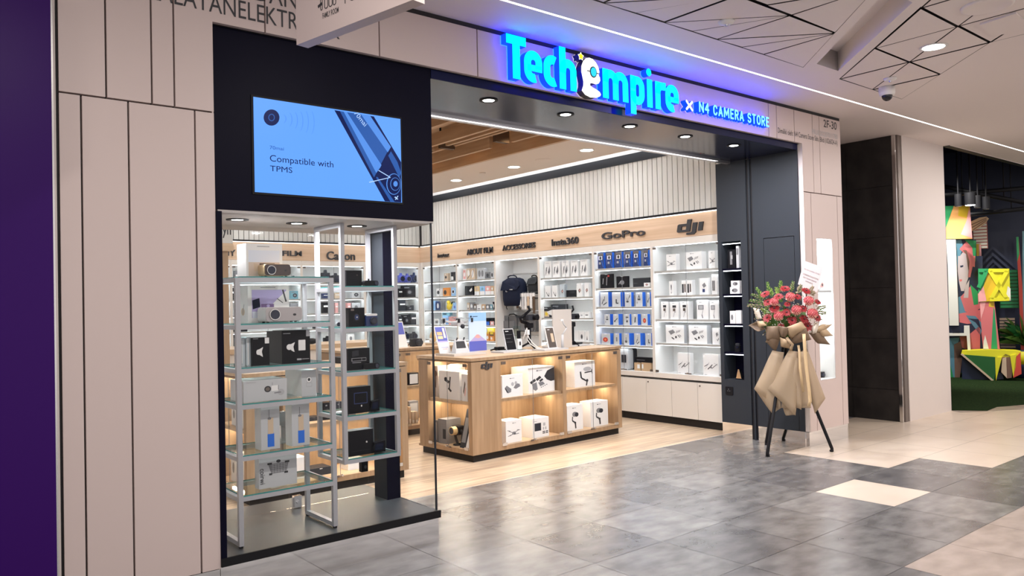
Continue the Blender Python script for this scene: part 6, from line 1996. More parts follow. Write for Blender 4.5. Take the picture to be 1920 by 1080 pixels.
MB().tube([(-.02, .08, .12), (.0, .06, .20), (.03, .07, .24), (.05, .07, .19), (.03, .07, .12), (.06, .05, .07), (.12, .03, .03), (.19, .05, .008), (.24, .02, .006)], .005, 'card_white', 6).build('cord', t)
MB().tube([(.045, .09, .20), (.07, .08, .13), (.10, .06, .08), (.16, .04, .03), (.20, .02, .007)], .005, 'card_white', 6).build('cord', t)
MB().box(.03, .06, .17, .06, .1, .22, 'card_white').build('plug', t)
# big black gimbal on tripod behind
def gimbal_rig(label, px, v, htop, sc=1.0):
    u = (onp(px, 630, IO+IV*v, IV)-IO).dot(IU)
    t = thing('camera_gimbal', label, 'gimbal', IO+IU*u+IV*v+Vector((0, 0, HT)), IR)
    k = htop
    q = MB()
    q.cyl((0, 0, k*.10), (0, 0, k*.50), .018*sc, .022*sc, 'card_black', 14)
    q.build('handle', t)
    for a in (20, 140, 260):
        MB().tube([(0, 0, k*.14), (.11*math.cos(R(a)), .11*math.sin(R(a)), .008)], .010*sc, 'card_black', 8).build('leg', t)
    MB().rbox(-.035*sc, -.025*sc, k*.48, .035*sc, .025*sc, k*.60, 'card_black', .012).build('control_head', t)
    MB().tube([(.0, 0, k*.58), (-.07*sc, .03, k*.64), (-.09*sc, .03, k*.72), (-.05*sc, .0, k*.80)], .016*sc, 'card_black', 8).build('gimbal_arm', t)
    MB().tube([(-.05*sc, 0, k*.80), (.0, -.02, k*.90), (-.02*sc, -.02, k*1.0)], .014*sc, 'card_black', 8).build('gimbal_arm', t)
    MB().rbox(-.05*sc, -.05*sc, k*.66, .09*sc, .03*sc, k*.80, 'card_dark', .012).build('camera', t)
    MB().cyl((.03*sc, -.05*sc, k*.73), (.03*sc, -.09*sc, k*.73), .028*sc, .028*sc, 'card_black', 14).build('lens', t)
    return t
gimbal_rig('big black camera gimbal on a small tripod on the oak counter', 992, .60, onp(985, 574, IO+IV*.6, IV).z-HT, 1.15)
gimbal_rig('slim black camera gimbal behind the white upright board', 1074, .47, onp(1076, 573, IO+IV*.47, IV).z-HT, .8)
# right-hand plates with white board
t2, w2 = plate('flat pinkish product plate at the right of the oak counter', 1021, 1066, 655, .12, .31, m='card_grey')
SP = Vector(t2.location)
leaning('tablet_display', 'tilted bronze tablet in front of the white board', 'tablet', 1028, 1044, 612, .06, .0165, .06, 'card_white', 'bronze', [r_(.25, .86, .5, .89, 'card_white'), r_(.5, .3, .8, .7, 'tan')])
u = (onp(1055, 630, SP+IV*.07, IV)-SP).dot(IU)
t = thing('phone_gimbal', 'small pale phone gimbal in front of the white board', 'gimbal', SP+IU*u+IV*.07+Vector((0, 0, .0165)), IR)
MB().tube([(-.005, 0, 0), (-.005, 0, .14)], [.016, .014], 'card_grey', 10).build('handle', t)
MB().tube([(-.005, 0, .14), (.05, .0, .19), (.06, 0, .21)], .008, 'card_grey', 8).build('arm', t)
MB().tube([(.06, 0, .21), (.02, .0, .25), (.0, 0, .29)], .007, 'card_grey', 8).build('arm', t)
MB().box(-.03, -.004, .285, .015, .006, .305, 'card_white').build('clamp', t)
t3, w3 = plate('longer grey product plate at the right end of the oak counter', 1040, 1106, 645, .37, .57, m='card_grey')
SP3 = Vector(t3.location)
u0 = (onp(1037, 630, IO+IV*.345, IV)-IO).dot(IU)
u1 = (onp(1072, 630, IO+IV*.345, IV)-IO).dot(IU)
zt = onp(1055, 580, IO+IV*.345, IV).z
product('display_board', 'plain white upright board with a phone gimbal before it', 'board', IO+IU*((u0+u1)/2)+IV*.342+Vector((0, 0, HT)), IR, u1-u0, .015, zt-HT, 'board_beige', [o_(.1, .1, .02, .01, 'card_grey')])
MBf = MB()
t = thing('folded_gimbal', 'short black folded gimbal lying on the right plate', 'gimbal', SP3+IU*(w3*.16)+IV*.08+Vector((0, 0, .0165)), IR)
MB().tube([(0, 0, .012), (.17, .02, .012)], .011, 'card_black', 8).build('handle', t)
MB().rbox(-.03, -.02, 0, .02, .02, .04, 'card_black', .01).build('head', t)
t = thing('drone', 'small black folded drone lying on the oak counter', 'drone', IO+IU*((onp(936, 640, IO+IV*.58, IV)-IO).dot(IU))+IV*.58+Vector((0, 0, HT)), IR)
MB().rbox(-.05, -.03, .008, .05, .03, .045, 'card_black', .012).build('body', t)
for sx in (-1, 1):
    MB().tube([(sx*.03, 0, .03), (sx*.10, .03, .012)], .008, 'card_black', 8).build('arm', t)
    MB().tube([(sx*.03, -.01, .02), (sx*.08, -.04, .008)], .008, 'card_black', 8).build('arm', t)

# ------------------------------------------------------------------ second counter seen through the show window
C2 = counter('oak display counter full of dark cartons behind the show window', (2.20, 5.87, 0), 0, 1.42, 0.86, ((0.18, 1.36),), 0.18, left=True, H=1.0)
def c2_item(name, label, px0, px1, pyt, y, z, d_, m, pr=()):
    x0, x1, hh = on_front(px0, px1, pyt, y, z)
    return product(name, label, 'box', ((x0+x1)/2, y, z), 0, x1-x0, d_, hh, m, pr)
dk = [r_(.3, .8, .5, .88, 'ink_grey'), o_(.5, .4, .25, .28, 'card_dark'), o_(.5, .4, .16, .18, 'ink')]
for k, (a, b_, tp_, z, m) in enumerate(((606, 622, 755, .5635, 'card_black'), (630, 642, 753, .5635, 'card_dark'), (655, 667, 752, .5635, 'ink_grey'), (580, 602, 782, .5635, 'card_dark'))):
    c2_item('lens_box', 'dark carton on the upper shelf of the second counter, %s' % ('in front of post' if k == 0 else ORD[k]+' one'), a, b_, tp_, 5.99+.01*k, z, .12, m, dk)
for k, (a, b_, tp_, m) in enumerate(((582, 621, 877, 'card_dark'), (505, 528, 862, 'card_white'), (653, 690, 862, 'card_white'), (548, 575, 858, 'card_white'))):
    c2_item('lens_box', '%s carton on the lower shelf of the second counter, %s counted' % ('dark' if m == 'card_dark' else 'white', ORD[k]), a, b_, tp_, 6.02, .1125, .16, m, [r_(.45, .82, .58, .92, 'card_white')] if m == 'card_dark' else [])
# cartons in the left end of that counter
for k, (v, hh, z) in enumerate(((.12, .20, .5635), (.26, .22, .5635), (.42, .18, .5635), (.12, .22, .1125), (.28, .20, .1125), (.45, .22, .1125))):
    product('camera_box', 'white carton in the counter end behind the show window, %s counted' % ORD[k], 'box', (2.20+.06, 5.87+v, z), -PI/2, .11, .12, hh, 'card_white', [o_(.5, .5, .2, .2, 'ink_grey')])
# big black cartons piled on that counter
for k, (x, w_, hh, lab) in enumerate(((2.72, .22, .02, 'thin black catalogue lying on the second counter'), (3.25, .18, .05, 'flat black carton lying on the second counter'))):
    product('flat_box', lab, 'box', (x, 6.2, 1.001), 0, w_, .2, hh, 'card_black')
# ------------------------------------------------------------------ third counter deeper in the shop, behind the glass edge
C3 = counter('oak display counter deeper in the shop behind the glass edge', (4.05, 7.70, 0), 0, 1.75, 0.86, ((0.06, 0.62), (0.68, 1.69)), 0.06, left=False, H=1.0)
def c3_item(name, label, px0, px1, pyt, y, z, d_, m, pr=()):
    x0, x1, hh = on_front(px0, px1, pyt, y, z)
    return product(name, label, 'box', ((x0+x1)/2, y, z), 0, x1-x0, d_, hh, m, pr)
c3_item('framed_box', 'white carton with black frame, left one in the third counter', 752, 762, 702, 7.80, .5635, .1, 'card_black', [r_(.08, .1, .92, .9, 'card_white')])
c3_item('framed_box', 'white carton with black frame, right one in the third counter', 767, 785, 699, 7.80, .5635, .1, 'card_black', [r_(.08, .1, .92, .9, 'card_white')])
for k, (a, b_, tp_) in enumerate(((753, 759, 774), (760, 766, 775), (767, 771, 763), (772.5, 777.5, 772), (779, 784, 772))):
    c3_item('brown_box', 'small brown carton with white label, %s in the third counter' % ORD[k], a, b_, tp_, 7.82, .1125, .08, 'tan', [r_(.2, .05, .9, .3, 'card_white')])
c3_item('glass_box', 'dark glassy carton behind the small brown cartons', 768, 785, 752, 7.95, .1125, .1, 'ink_grey', [r_(.1, .1, .9, .9, 'card_grey')])
# flat things on the third counter
pp = onz(754, 648, 1.0)
t = thing('info_card', 'tilted blue price card standing on the third counter', 'card', (4.80, 7.86, 1.001))
q = MB()
q.add([(-.07, 0, 0), (.07, 0, 0), (.055, .09, .30), (-.055, .09, .30), (-.07, .012, 0), (.07, .012, 0), (.055, .10, .30), (-.055, .10, .30)], [(0, 1, 2, 3), (7, 6, 5, 4), (0, 4, 5, 1), (1, 5, 6, 2), (2, 6, 7, 3), (3, 7, 4, 0)], 'card_white')
q.poly([(-.055, .0435, .15), (.055, .0435, .15), (.046, .086, .288), (-.046, .086, .288)], 'indigo_print')
q.build('panel', t)
t = thing('camera', 'black camera lying on the third counter', 'camera', (5.02, 7.90, 1.001))
MB().rbox(-.07, 0, 0, .07, .06, .09, 'card_black', .012).build('body', t)
MB().cyl((.02, 0, .045), (.02, -.05, .045), .036, .034, 'card_dark', 16).build('lens', t)
MB().tube([(-.07, .03, .07), (-.12, .0, .02), (-.17, -.03, .006)], .006, 'card_black', 6).build('strap', t)
t = thing('glass_dome', 'clear glass dome with golden figure on the third counter', 'ornament', (5.32, 8.0, 1.001))
MB().cyl((0, 0, 0), (0, 0, .02), .10, .10, 'wood_top', 24).build('base', t)
MB().lathe([(.092, .021), (.092, .22), (.08, .27), (.05, .305), (.01, .32)], 'glass', n=24).build('dome', t)
q = MB()
q.ball((0, 0, .10), .05, .04, .07, 'gold')
q.ball((.01, -.01, .19), .03, .03, .035, 'pink')
q.ball((-.03, .0, .06), .03, .03, .03, 'card_white')
q.build('figure', t)
# ------------------------------------------------------------------ white cashier desk with wooden top at the back left
t = thing('cashier_desk', 'white desk with oak top before the back wall', 'desk', (3.0, 9.55, 0))
MB().box(0, 0.04, 0, 2.55, .70, .07, 'plinth').build('plinth', t)
MB().box(0, 0, .07, 2.55, .72, .94, 'cream').build('body', t)
MB().box(-.03, -.03, .94, 2.58, .74, 1.0, 'wood_top').build('desk_top', t)
t = thing('cashier_arch', 'oak post with white lettered header at the cashier desk', 'arch', (2.75, 8.95, 0))
a, c = ony(414, 560, 8.95), ony(430, 560, 8.95)
xa, xb = a.x-2.75, c.x-2.75
zt1 = ony(420, 456, 8.95).z
zt2 = ony(420, 420, 8.95).z
MB().rbox(xa-.10, 0, 0, xb, .25, zt1, 'wood', .015, axis='z').build('post', t)
MB().rbox(xa-.9, -.02, zt1-.09, xb+.06, .27, zt1, 'wood_top', .04).build('beam', t)
MB().box(xa-.9, 0.0, zt1+.001, xb+.05, .25, zt2+.25, 'cream_slat').build('header', t)
q = MB()
put_text(q, 'ouiyn', xa-.10, xb+.03, zt1+.06, zt2-.005, -.002, 'ink', .02)
q.build('lettering', t)
t = thing('handheld_scanner', 'small black handheld scanner lying on the cashier desk', 'scanner', (4.55, 9.75, 1.001))
MB().ball((0, 0, .04), .09, .05, .04, 'card_black').build('body', t)
MB().tube([(.05, 0, .03), (.12, .02, .10)], .02, 'card_black', 8).build('handle', t)
# ================================================================== FLOWER STAND BEFORE THE ENTRANCE
mat('petal_red', (0.25, 0.005, 0.009), 0.55)
mat('petal_pink', (0.56, 0.12, 0.13), 0.55)
mat('petal_light', (0.72, 0.36, 0.28), 0.55)
mat('flower_eye', (0.05, 0.012, 0.01), 0.6)
mat('leaf', (0.06, 0.15, 0.02), 0.6)
mat('leaf_light', (0.26, 0.36, 0.07), 0.6)
mat('leaf_dry', (0.30, 0.24, 0.15), 0.7)
mat('baby_breath', (0.75, 0.72, 0.68), 0.6)
mat('wrap_brown', (0.20, 0.135, 0.085), 0.6)
mat('wrap_tan', (0.46, 0.33, 0.20), 0.55)
mat('wrap_cream', (0.68, 0.60, 0.50), 0.55)
mat('ribbon', (0.75, 0.55, 0.31), 0.4)
mat('card_pink', (0.72, 0.62, 0.61), 0.5)
def translucent(name, col, fac):
    m = mat(name, col, 0.6)
    nt = m.node_tree
    out = nt.nodes['Material Output']
    b = nt.nodes['Principled BSDF']
    t = nt.nodes.new('ShaderNodeBsdfTransparent')
    t.inputs[0].default_value = (0.96, 0.93, 0.88, 1)
    mx = nt.nodes.new('ShaderNodeMixShader')
    mx.inputs[0].default_value = fac
    nt.links.new(t.outputs[0], mx.inputs[1])
    nt.links.new(b.outputs[0], mx.inputs[2])
    nt.links.new(mx.outputs[0], out.inputs[0])
translucent('wrap_sheer', (0.54, 0.415, 0.28), 0.66)
FC = Vector((6.86, 4.20, 0))
FN = Vector((FC.x, FC.y, 0)).normalized()      # away from the camera
FR = Vector((FN.y, -FN.x, 0))                  # to the right
def fl(px, py, off=0.0):
    """local (right, away, up) of a picture point lying off metres nearer than the stand's axis"""
    p = onp(px, py, FC-FN*off, FN)-FC
    return Vector((p.dot(FR), -off, p.z))
rzf = math.atan2(FR.y, FR.x)
trip = thing('tripod_stand', 'black three-legged stand carrying the flower arrangement', 'stand', FC, rzf)
def loc_(x, y, z):
    d = Vector((x, y, 0))-FC
    return Vector((d.dot(FR), d.dot(FN), z))
apex = Vector((0.0, 0, 1.02))
for fx, fy in ((6.50, 4.20), (7.117, 3.898), (7.008, 4.538)):
    f_ = loc_(fx, fy, 0.0)
    d = (f_-apex).normalized()
    tpt = apex+Vector((f_.x, f_.y, 0))*0.10
    MB().tube([tpt, f_+Vector((0, 0, .03)), f_+Vector((0, 0, .004))], .0155, 'black', 10).build('leg', trip)
    MB().tube([f_+(tpt-f_)*.02, f_+Vector((0, 0, .0))], .018, 'card_black', 8).build('rubber_foot', trip)
MB().tube([apex+Vector((0, 0, -.1)), apex+Vector((0, 0, .14))], .02, 'black', 10).build('centre_pole', trip)
MB().tube([(.09*math.cos(2*PI*k/20), .09*math.sin(2*PI*k/20), 1.10) for k in range(21)], .008, 'black', 8).build('top_ring', trip)
q = MB()
q.cyl(loc_(7.06, 3.93, .17)+Vector((0, 0, 0)), loc_(7.06, 3.93, .17)+Vector((0.01, 0, .0)), .001, .001, 'silver', 6)

arr = thing('flower_arrangement', 'red and pink flower arrangement wrapped in brown paper on the black stand', 'flowers', FC+Vector((0, 0, 1.12)), rzf)
AOZ = Vector((0, 0, 1.12))
def L_(v):
    return v-AOZ
def dome(px, py):
    """how far the bouquet bulges towards the viewer at a picture point"""
    a, b_ = (px-1478)/72.0, (py-585)/62.0
    return 0.04+0.20*math.sqrt(max(0.0, 1-0.8*(a*a+b_*b_)))
def facing(c):
    d = Vector((c.x*1.6, -0.22-0.35, (c.z-0.02)*1.5+0.10)).normalized()
    x = d.orthogonal().normalized()
    return d, x, d.cross(x)
def gerbera(px, py, rpx):
    c = L_(fl(px, py, dome(px, py)))
    r = rpx*0.0060
    d, x, y = facing(c)
    mb = MB()
    for ring, (n, rr, lift) in enumerate(((15, 1.0, .12), (13, .74, .26), (9, .46, .34))):
        for k in range(n):
            a = 2*PI*(k+.5*ring)/n+random.uniform(-.08, .08)
            u = x*math.cos(a)+y*math.sin(a)
            v_ = -x*math.sin(a)+y*math.cos(a)
            l = r*rr*random.uniform(.9, 1.06)
            wv = l*.20 if ring < 2 else l*.24
            P = [c+u*r*.12, c+u*l*.55+v_*wv+d*(lift*r*.7), c+u*l+v_*wv*.35+d*(lift*r*.55), c+u*l-v_*wv*.35+d*(lift*r*.55), c+u*l*.55-v_*wv+d*(lift*r*.7)]
            mb.add(P, [(0, 1, 2, 3, 4)], 'petal_red', True)
    o = mb.build('gerbera', arr)
    e = MB()
    e.ball(c+d*r*.20, r*.2, r*.2, r*.2, 'flower_eye', 8, 5)
    e.build('flower_eye', o)
    return o
def pompon(px, py, rpx):
    c = L_(fl(px, py, dome(px, py)+.015))
    r = rpx*0.0054
    mb = MB()
    mb.ball(c, r*.86, r*.86, r*.80, 'petal_pink', 12, 8)
    n = 90
    for k in range(n):
        zz = 1-2*(k+.5)/n
        a = k*2.39996
        q = Vector((math.sqrt(1-zz*zz)*math.cos(a), math.sqrt(1-zz*zz)*math.sin(a), zz))
        if q.y > .55:
            continue
        x = q.orthogonal().normalized()
        y = q.cross(x)
        s1 = r*.17
        m = 'petal_light' if (q.z < -.35 or k % 9 == 0) else 'petal_pink'
        mb.add([c+q*r*.80-x*s1, c+q*r*.80+x*s1, c+q*r*1.04+x*s1*.5+y*s1*.4, c+q*r*1.06-x*s1*.5+y*s1*.4], [(0, 1, 2, 3)], m, True)
    return mb.build('chrysanthemum', arr)
Z = lambda a, b_: (1400+a/6.753, 520+b_/6.75)
for a, b_, r in ((232, 215, 56), (405, 245, 52), (487, 145, 55), (272, 318, 58), (352, 398, 60), (640, 248, 45), (752, 175, 52), (505, 448, 52), (262, 515, 54), (575, 548, 54), (728, 530, 54), (716, 400, 50), (900, 312, 42), (890, 508, 54), (768, 618, 58), (436, 615, 40), (570, 630, 38), (515, 340, 36)):
    gerbera(*Z(a, b_), r/6.753)
for a, b_, r in ((553, 248, 55), (785, 298, 56), (350, 310, 50), (630, 415, 58), (403, 488, 56), (832, 458, 60)):
    pompon(*Z(a, b_), r/6.753)
def spray(px, py, tx, ty, off, m, n=16, ln=.045, wd_=.012, m2=None):
    a = L_(fl(px, py, off))
    b_ = L_(fl(tx, ty, off*.7))
    mb = MB()
    mb.tube([a, (a+b_)/2+Vector((0, .01, .01)), b_], .0025, m, 5)
    ax = (b_-a).normalized()
    s1 = ax.cross(Vector((0, 1, 0))).normalized()
    for k in range(n):
        f = .15+.85*k/n
        base_ = a+(b_-a)*f
        sgn = 1 if k % 2 else -1
        d = (ax*.75+s1*sgn*random.uniform(.6, 1.0)+Vector((0, random.uniform(-.5, .3), random.uniform(-.1, .3)))).normalized()
        l = ln*(1.15-f*.6)*random.uniform(.8, 1.2)
        sd = d.cross(Vector((0, 1, .2))).normalized()*wd_*.5
        tip = base_+d*l
        mid = base_+d*l*.5
        mb.add([base_, mid+sd, tip, mid-sd], [(0, 1, 2, 3)], m2 if (m2 and k % 3 == 0) else m)
    return mb.build('foliage_sprig', arr)
for a, b_, tx, ty, m, m2 in ((230, 300, 120, 130, 'leaf', 'leaf_light'), (240, 280, 60, 215, 'leaf', 'leaf_dry'), (250, 330, 40, 290, 'leaf', 'leaf_dry'), (250, 370, 10, 355, 'leaf_dry', 'leaf'), (300, 260, 262, 60, 'leaf', 'leaf_light'), (330, 250, 300, 140, 'leaf_light', 'leaf'),
                          (430, 200, 430, 45, 'leaf', 'leaf_light'), (400, 230, 375, 130, 'leaf_light', 'leaf'), (560, 200, 590, 60, 'leaf', 'leaf_dry'), (300, 470, 190, 400, 'leaf_light', 'leaf'), (320, 540, 180, 590, 'leaf', 'leaf_light'), (330, 560, 250, 690, 'leaf', 'leaf_light'), (340, 540, 360, 620, 'leaf', 'leaf_light'),
                          (300, 420, 210, 330, 'leaf_light', 'leaf'), (640, 190, 690, 100, 'leaf_dry', 'leaf'), (760, 230, 840, 120, 'leaf_dry', 'leaf_dry'), (800, 220, 860, 190, 'leaf_dry', 'leaf_dry'), (880, 400, 1000, 370, 'leaf_dry', 'leaf'), (880, 440, 1000, 455, 'leaf_dry', 'leaf'), (460, 400, 490, 380, 'leaf', 'leaf'), (440, 320, 430, 270, 'leaf', 'leaf'), (690, 200, 660, 130, 'leaf_dry', 'leaf')):
    p, q_ = Z(a, b_), Z(tx, ty)
    spray(p[0], p[1], q_[0], q_[1], dome(*p)*.7, m, 26, .034, .010, m2)
# filler greens and small white blossoms between the heads
mb = MB()
for k in range(420):
    a = random.uniform(0, 2*PI)
    rr = math.sqrt(random.random())
    px, py = 1476+62*rr*math.cos(a), 590+50*rr*math.sin(a)
    c = L_(fl(px, py, dome(px, py)*random.uniform(.35, .82)))
    d = Vector((random.uniform(-1, 1), random.uniform(-1, 0), random.uniform(-1, 1))).normalized()
    s1 = d.orthogonal().normalized()
    l = random.uniform(.015, .04)
    mb.add([c, c+d*l*.5+s1*l*.25, c+d*l, c+d*l*.5-s1*l*.25], [(0, 1, 2, 3)], random.choice(('leaf', 'leaf_dry', 'leaf_dry', 'wrap_brown', 'leaf')))
o = mb.build('filler_foliage', arr)
o['kind'] = 'stuff'
mb = MB()
for k in range(110):
    px, py = random.choice(((1458, 603, 16), (1525, 606, 14), (1490, 575, 40), (1440, 585, 30)))[:2]
    px += random.gauss(0, 13)
    py += random.gauss(0, 8)
    c = L_(fl(px, py, dome(px, py)*.98))
    mb.ball(c, .0042, .0042, .0042, 'baby_breath', 6, 4)
o = mb.build('small_blossoms', arr)
o['kind'] = 'stuff'
MB().lathe([(.09, -.02), (.17, .02), (.20, .14), (.19, .22), (.0, .25)], 'leaf', n=20).build('flower_foam', arr)

def sheet(name, pts, m, curl=.0, sub=6, thick=True, parent=arr, back=None):
    """paper sheet: pts = 4 corners (px, py, off) in order; bulges towards the viewer by curl"""
    c = [L_(fl(*p)) for p in pts]
    v, f = [], []
    for i in range(sub+1):
        for j in range(sub+1):
            s1, t1 = i/sub, j/sub
            p = (c[0]*(1-s1)+c[1]*s1)*(1-t1)+(c[3]*(1-s1)+c[2]*s1)*t1
            w1 = math.sin(PI*s1)*math.sin(PI*(t1*.8+.1))
            p = p+Vector((0, -curl*w1+.006*math.sin(9*s1+3*t1), .004*math.sin(7*t1)))
            v.append(p)
    for i in range(sub):
        for j in range(sub):
            a = i*(sub+1)+j
            f.append((a, a+sub+1, a+sub+2, a+1))
    mb = MB()
    mb.add(v, f, m, True)
    o = mb.build(name, parent)
    so = o.modifiers.new('thickness', 'SOLIDIFY')
    so.thickness = .0012
    return o
def zz(a, b_, off):
    p = Z(a, b_)
    return (p[0], p[1], off)
# crumpled brown collar sheets
for pts, m, cu in (
    ([(20, 610, .10), (150, 545, .16), (240, 660, .20), (150, 690, .16)], 'wrap_brown', -.05),
    ([(240, 620, .20), (420, 615, .26), (430, 790, .22), (250, 800, .18)], 'wrap_brown', .05),
    ([(390, 610, .27), (560, 640, .30), (480, 770, .24), (440, 760, .24)], 'wrap_brown', .03),
    ([(480, 640, .29), (690, 560, .28), (760, 640, .26), (560, 780, .24)], 'wrap_tan', .05),
    ([(560, 760, .24), (750, 640, .25), (820, 790, .20), (580, 850, .20)], 'wrap_brown', .04),
    ([(235, 815, .16), (330, 700, .22), (430, 760, .22), (370, 940, .14)], 'wrap_brown', .04),
    ([(420, 760, .24), (560, 800, .25), (540, 905, .20), (430, 880, .20)], 'wrap_tan', .06),
    ([(810, 650, .18), (930, 550, .16), (880, 710, .17), (830, 720, .17)], 'wrap_cream', .03),
    ([(830, 720, .14), (930, 600, .12), (1090, 590, .02), (960, 700, .06)], 'wrap_tan', .04),
    ([(900, 690, .13), (1000, 650, .08), (1100, 740, .02), (940, 760, .08)], 'wrap_tan', .03),
    ([(780, 700, .16), (930, 690, .12), (1060, 855, .02), (900, 840, .08)], 'wrap_brown', .03),
    ([(80, 385, .02), (150, 400, .06), (200, 530, .10), (130, 540, .05)], 'wrap_cream', .02),
    ([(130, 560, .15), (210, 550, .20), (260, 610, .22), (150, 640, .18)], 'wrap_tan', .05)):
    sheet('wrapping_paper', [zz(*p) for p in pts], m, cu)
# bow loops, and long sheer tails
def band(name, path, wd_, m, twist=0.0):
    pts = [L_(fl(*p)) for p in path]
    v, f = [], []
    for i, p in enumerate(pts):
        d = (pts[min(i+1, len(pts)-1)]-pts[max(i-1, 0)]).normalized()
        s1 = d.cross(Vector((0, 1, 0))).normalized()
        s1 = (s1+Vector((0, twist*math.sin(i*1.3), 0))).normalized()
        v += [p-s1*wd_/2, p+s1*wd_/2]
    for i in range(len(pts)-1):
        f.append((2*i, 2*i+1, 2*i+3, 2*i+2))
    mb = MB()
    mb.add(v, f, m, True)
    o = mb.build(name, arr)
    so = o.modifiers.new('thickness', 'SOLIDIFY')
    so.thickness = .001
    return o
band('ribbon', [zz(505, 760, .27), zz(545, 815, .28), zz(580, 850, .27), zz(565, 890, .26), zz(560, 930, .24)], .026, 'wrap_tan', .2)
band('ribbon', [zz(724, 715, .28), zz(730, 800, .29), zz(738, 930, .28), (1512, 690, .26), (1517, 730, .25), (1519, 752, .24), (1516, 762, .24)], .030, 'ribbon', .35)
band('ribbon', [zz(655, 860, .22), zz(670, 960, .24), (1500, 690, .24), (1506, 735, .22)], .022, 'ribbon', .3)
W = lambda a, b_: (1340+a/2.769, 480+b_/2.769)
def ww(a, b_, off):
    p = W(a, b_)
    return (p[0], p[1], off)
for pts, m, cu in (
    ([(300, 490, .14), (360, 500, .18), (330, 790, .16), (205, 690, .10)], 'wrap_sheer', .05),
    ([(205, 690, .10), (320, 560, .17), (345, 790, .16), (300, 820, .12)], 'wrap_sheer', .03),
    ([(385, 490, .20), (430, 500, .21), (420, 830, .20), (275, 690, .18)], 'wrap_sheer', .05),
    ([(385, 490, .19), (470, 500, .17), (500, 790, .14), (345, 790, .18)], 'wrap_sheer', .04),
    ([(400, 500, .20), (460, 560, .20), (450, 800, .18), (310, 720, .20)], 'wrap_sheer', .03),
    ([(440, 500, .10), (480, 480, .08), (575, 740, .02), (520, 820, .06)], 'wrap_sheer', .03),
    ([(350, 780, .14), (440, 640, .16), (420, 825, .15), (370, 830, .14)], 'wrap_sheer', .02)):
    sheet('wrapping_tail', [ww(*p) for p in pts], m, cu, 8)
# congratulation card stuck in at the back
crn = [(1507.6, 488.6, -.02), (1543, 501.3, -.02), (1523, 560, .0), (1494, 541, .0)]
c4 = [fl(*p) for p in ((1507.6, 488.6, .03), (1543, 501.3, .03), (1532, 548, .03), (1496, 533, .03))]
cardo = FC+FR*((c4[2].x+c4[3].x)/2)+FN*(-.03)+Vector((0, 0, (c4[2].z+c4[3].z)/2))
ct = thing('greeting_card', 'pale pink printed congratulation card stuck behind the flowers', 'card', cardo, rzf)
lo = Vector(((c4[2].x+c4[3].x)/2, -.03, (c4[2].z+c4[3].z)/2))
P = [v-lo for v in (c4[3], c4[2], c4[1], c4[0])]
mb = MB()
bk = [v+Vector((0, .004, 0)) for v in P]
mb.add(P+bk, [(0, 1, 2, 3), (7, 6, 5, 4), (0, 4, 5, 1), (1, 5, 6, 2), (2, 6, 7, 3), (3, 7, 4, 0)], 'card_pink')
mb.build('card_sheet', ct)
def cardtext(s, u0, u1, t_, hh, m='ink'):
    vs, fs = text_raw(s)
    ax, bx = min(v[0] for v in vs), max(v[0] for v in vs)
    az, bz = min(v[1] for v in vs), max(v[1] for v in vs)
    out = []
    for v in vs:
        u = u0+(v[0]-ax)/(bx-ax)*(u1-u0)
        w_ = t_+(v[1]-az)/(bz-az)*hh
        p = (P[0]*(1-u)+P[1]*u)*(1-w_)+(P[3]*(1-u)+P[2]*u)*w_
        out.append(p+Vector((0, -.0008, 0)))
    MB().add(out, fs, m).build('lettering', ct)
cardtext('TO: N4 CAMERA STORE', .10, .92, .66, .055, 'ink_grey')
cardtext('CONGRATULATIONS', .12, .92, .45, .065)
cardtext('ON YOUR GRAND', .16, .86, .33, .06)
cardtext('OPENING', .32, .70, .21, .06)
mb = MB()
mb.tube([P[0]*.5+P[1]*.5+Vector((0, .008, .1)), Vector((-.02, .06, -.18))], .004, 'black', 6)
mb.build('card_pick', ct)
# ================================================================== FITTINGS OF THE CEILINGS
for k, x in enumerate((3.447, 4.203, 4.941, 5.675, 6.408)):
    t = thing('downlight', 'round dark-rimmed downlight in the entrance soffit, %s from the left' % ORD[k], 'light', (x, 4.412, 2.95), group='downlights of the entrance soffit')
    MB().lathe([(0.040, 0), (0.042, -0.005), (0.066, -0.006), (0.068, 0), (0.04, 0)], 'black', n=28).build('rim', t)
    MB().cyl((0, 0, -0.004), (0, 0, -0.0012), 0.042, 0.042, 'lamp', 28).build('lamp_glass', t)
    area('soffit_lamp_light', (x, 4.412, 2.938), 0.08, 16, (1, 0.98, 1.0))
for k, y in enumerate((9.35, 8.02, 6.65)):
    t = thing('downlight', 'round white downlight in the beige shop ceiling, %s from the back' % ORD[k], 'light', (6.67, y, 3.30), group='downlights of the beige shop ceiling')
    MB().lathe([(0.07, 0), (0.075, -0.004), (0.094, -0.005), (0.096, 0), (0.07, 0)], 'white', n=28).build('rim', t)
    MB().cyl((0, 0, -0.004), (0, 0, -0.0012), 0.075, 0.075, 'lamp', 28).build('lamp_glass', t)
t = thing('ceiling_speaker', 'flat round speaker grille in the beige shop ceiling', 'speaker', (6.67, 7.42, 3.30))
MB().lathe([(0.0, -0.006), (0.10, -0.006), (0.115, -0.003), (0.118, 0)], 'ceiling_beige', n=28).build('grille', t)
t = thing('smoke_detector', 'small round disc in the beige shop ceiling', 'detector', (6.60, 8.62, 3.30))
MB().lathe([(0.0, -0.010), (0.04, -0.008), (0.045, 0)], 'ceiling_beige', n=20).build('cover', t)
p = onz(826, 262, 3.40)
t = thing('ceiling_spotlight', 'round white spotlight between the wooden ceiling slats', 'spotlight', (p.x, p.y, 3.38))
MB().cyl((0, 0, 0), (0, 0, .06), .085, .085, 'white', 24).build('housing', t)
MB().cyl((0, 0, -.003), (0, 0, 0), .06, .06, 'card_grey', 24).build('lamp_glass', t)
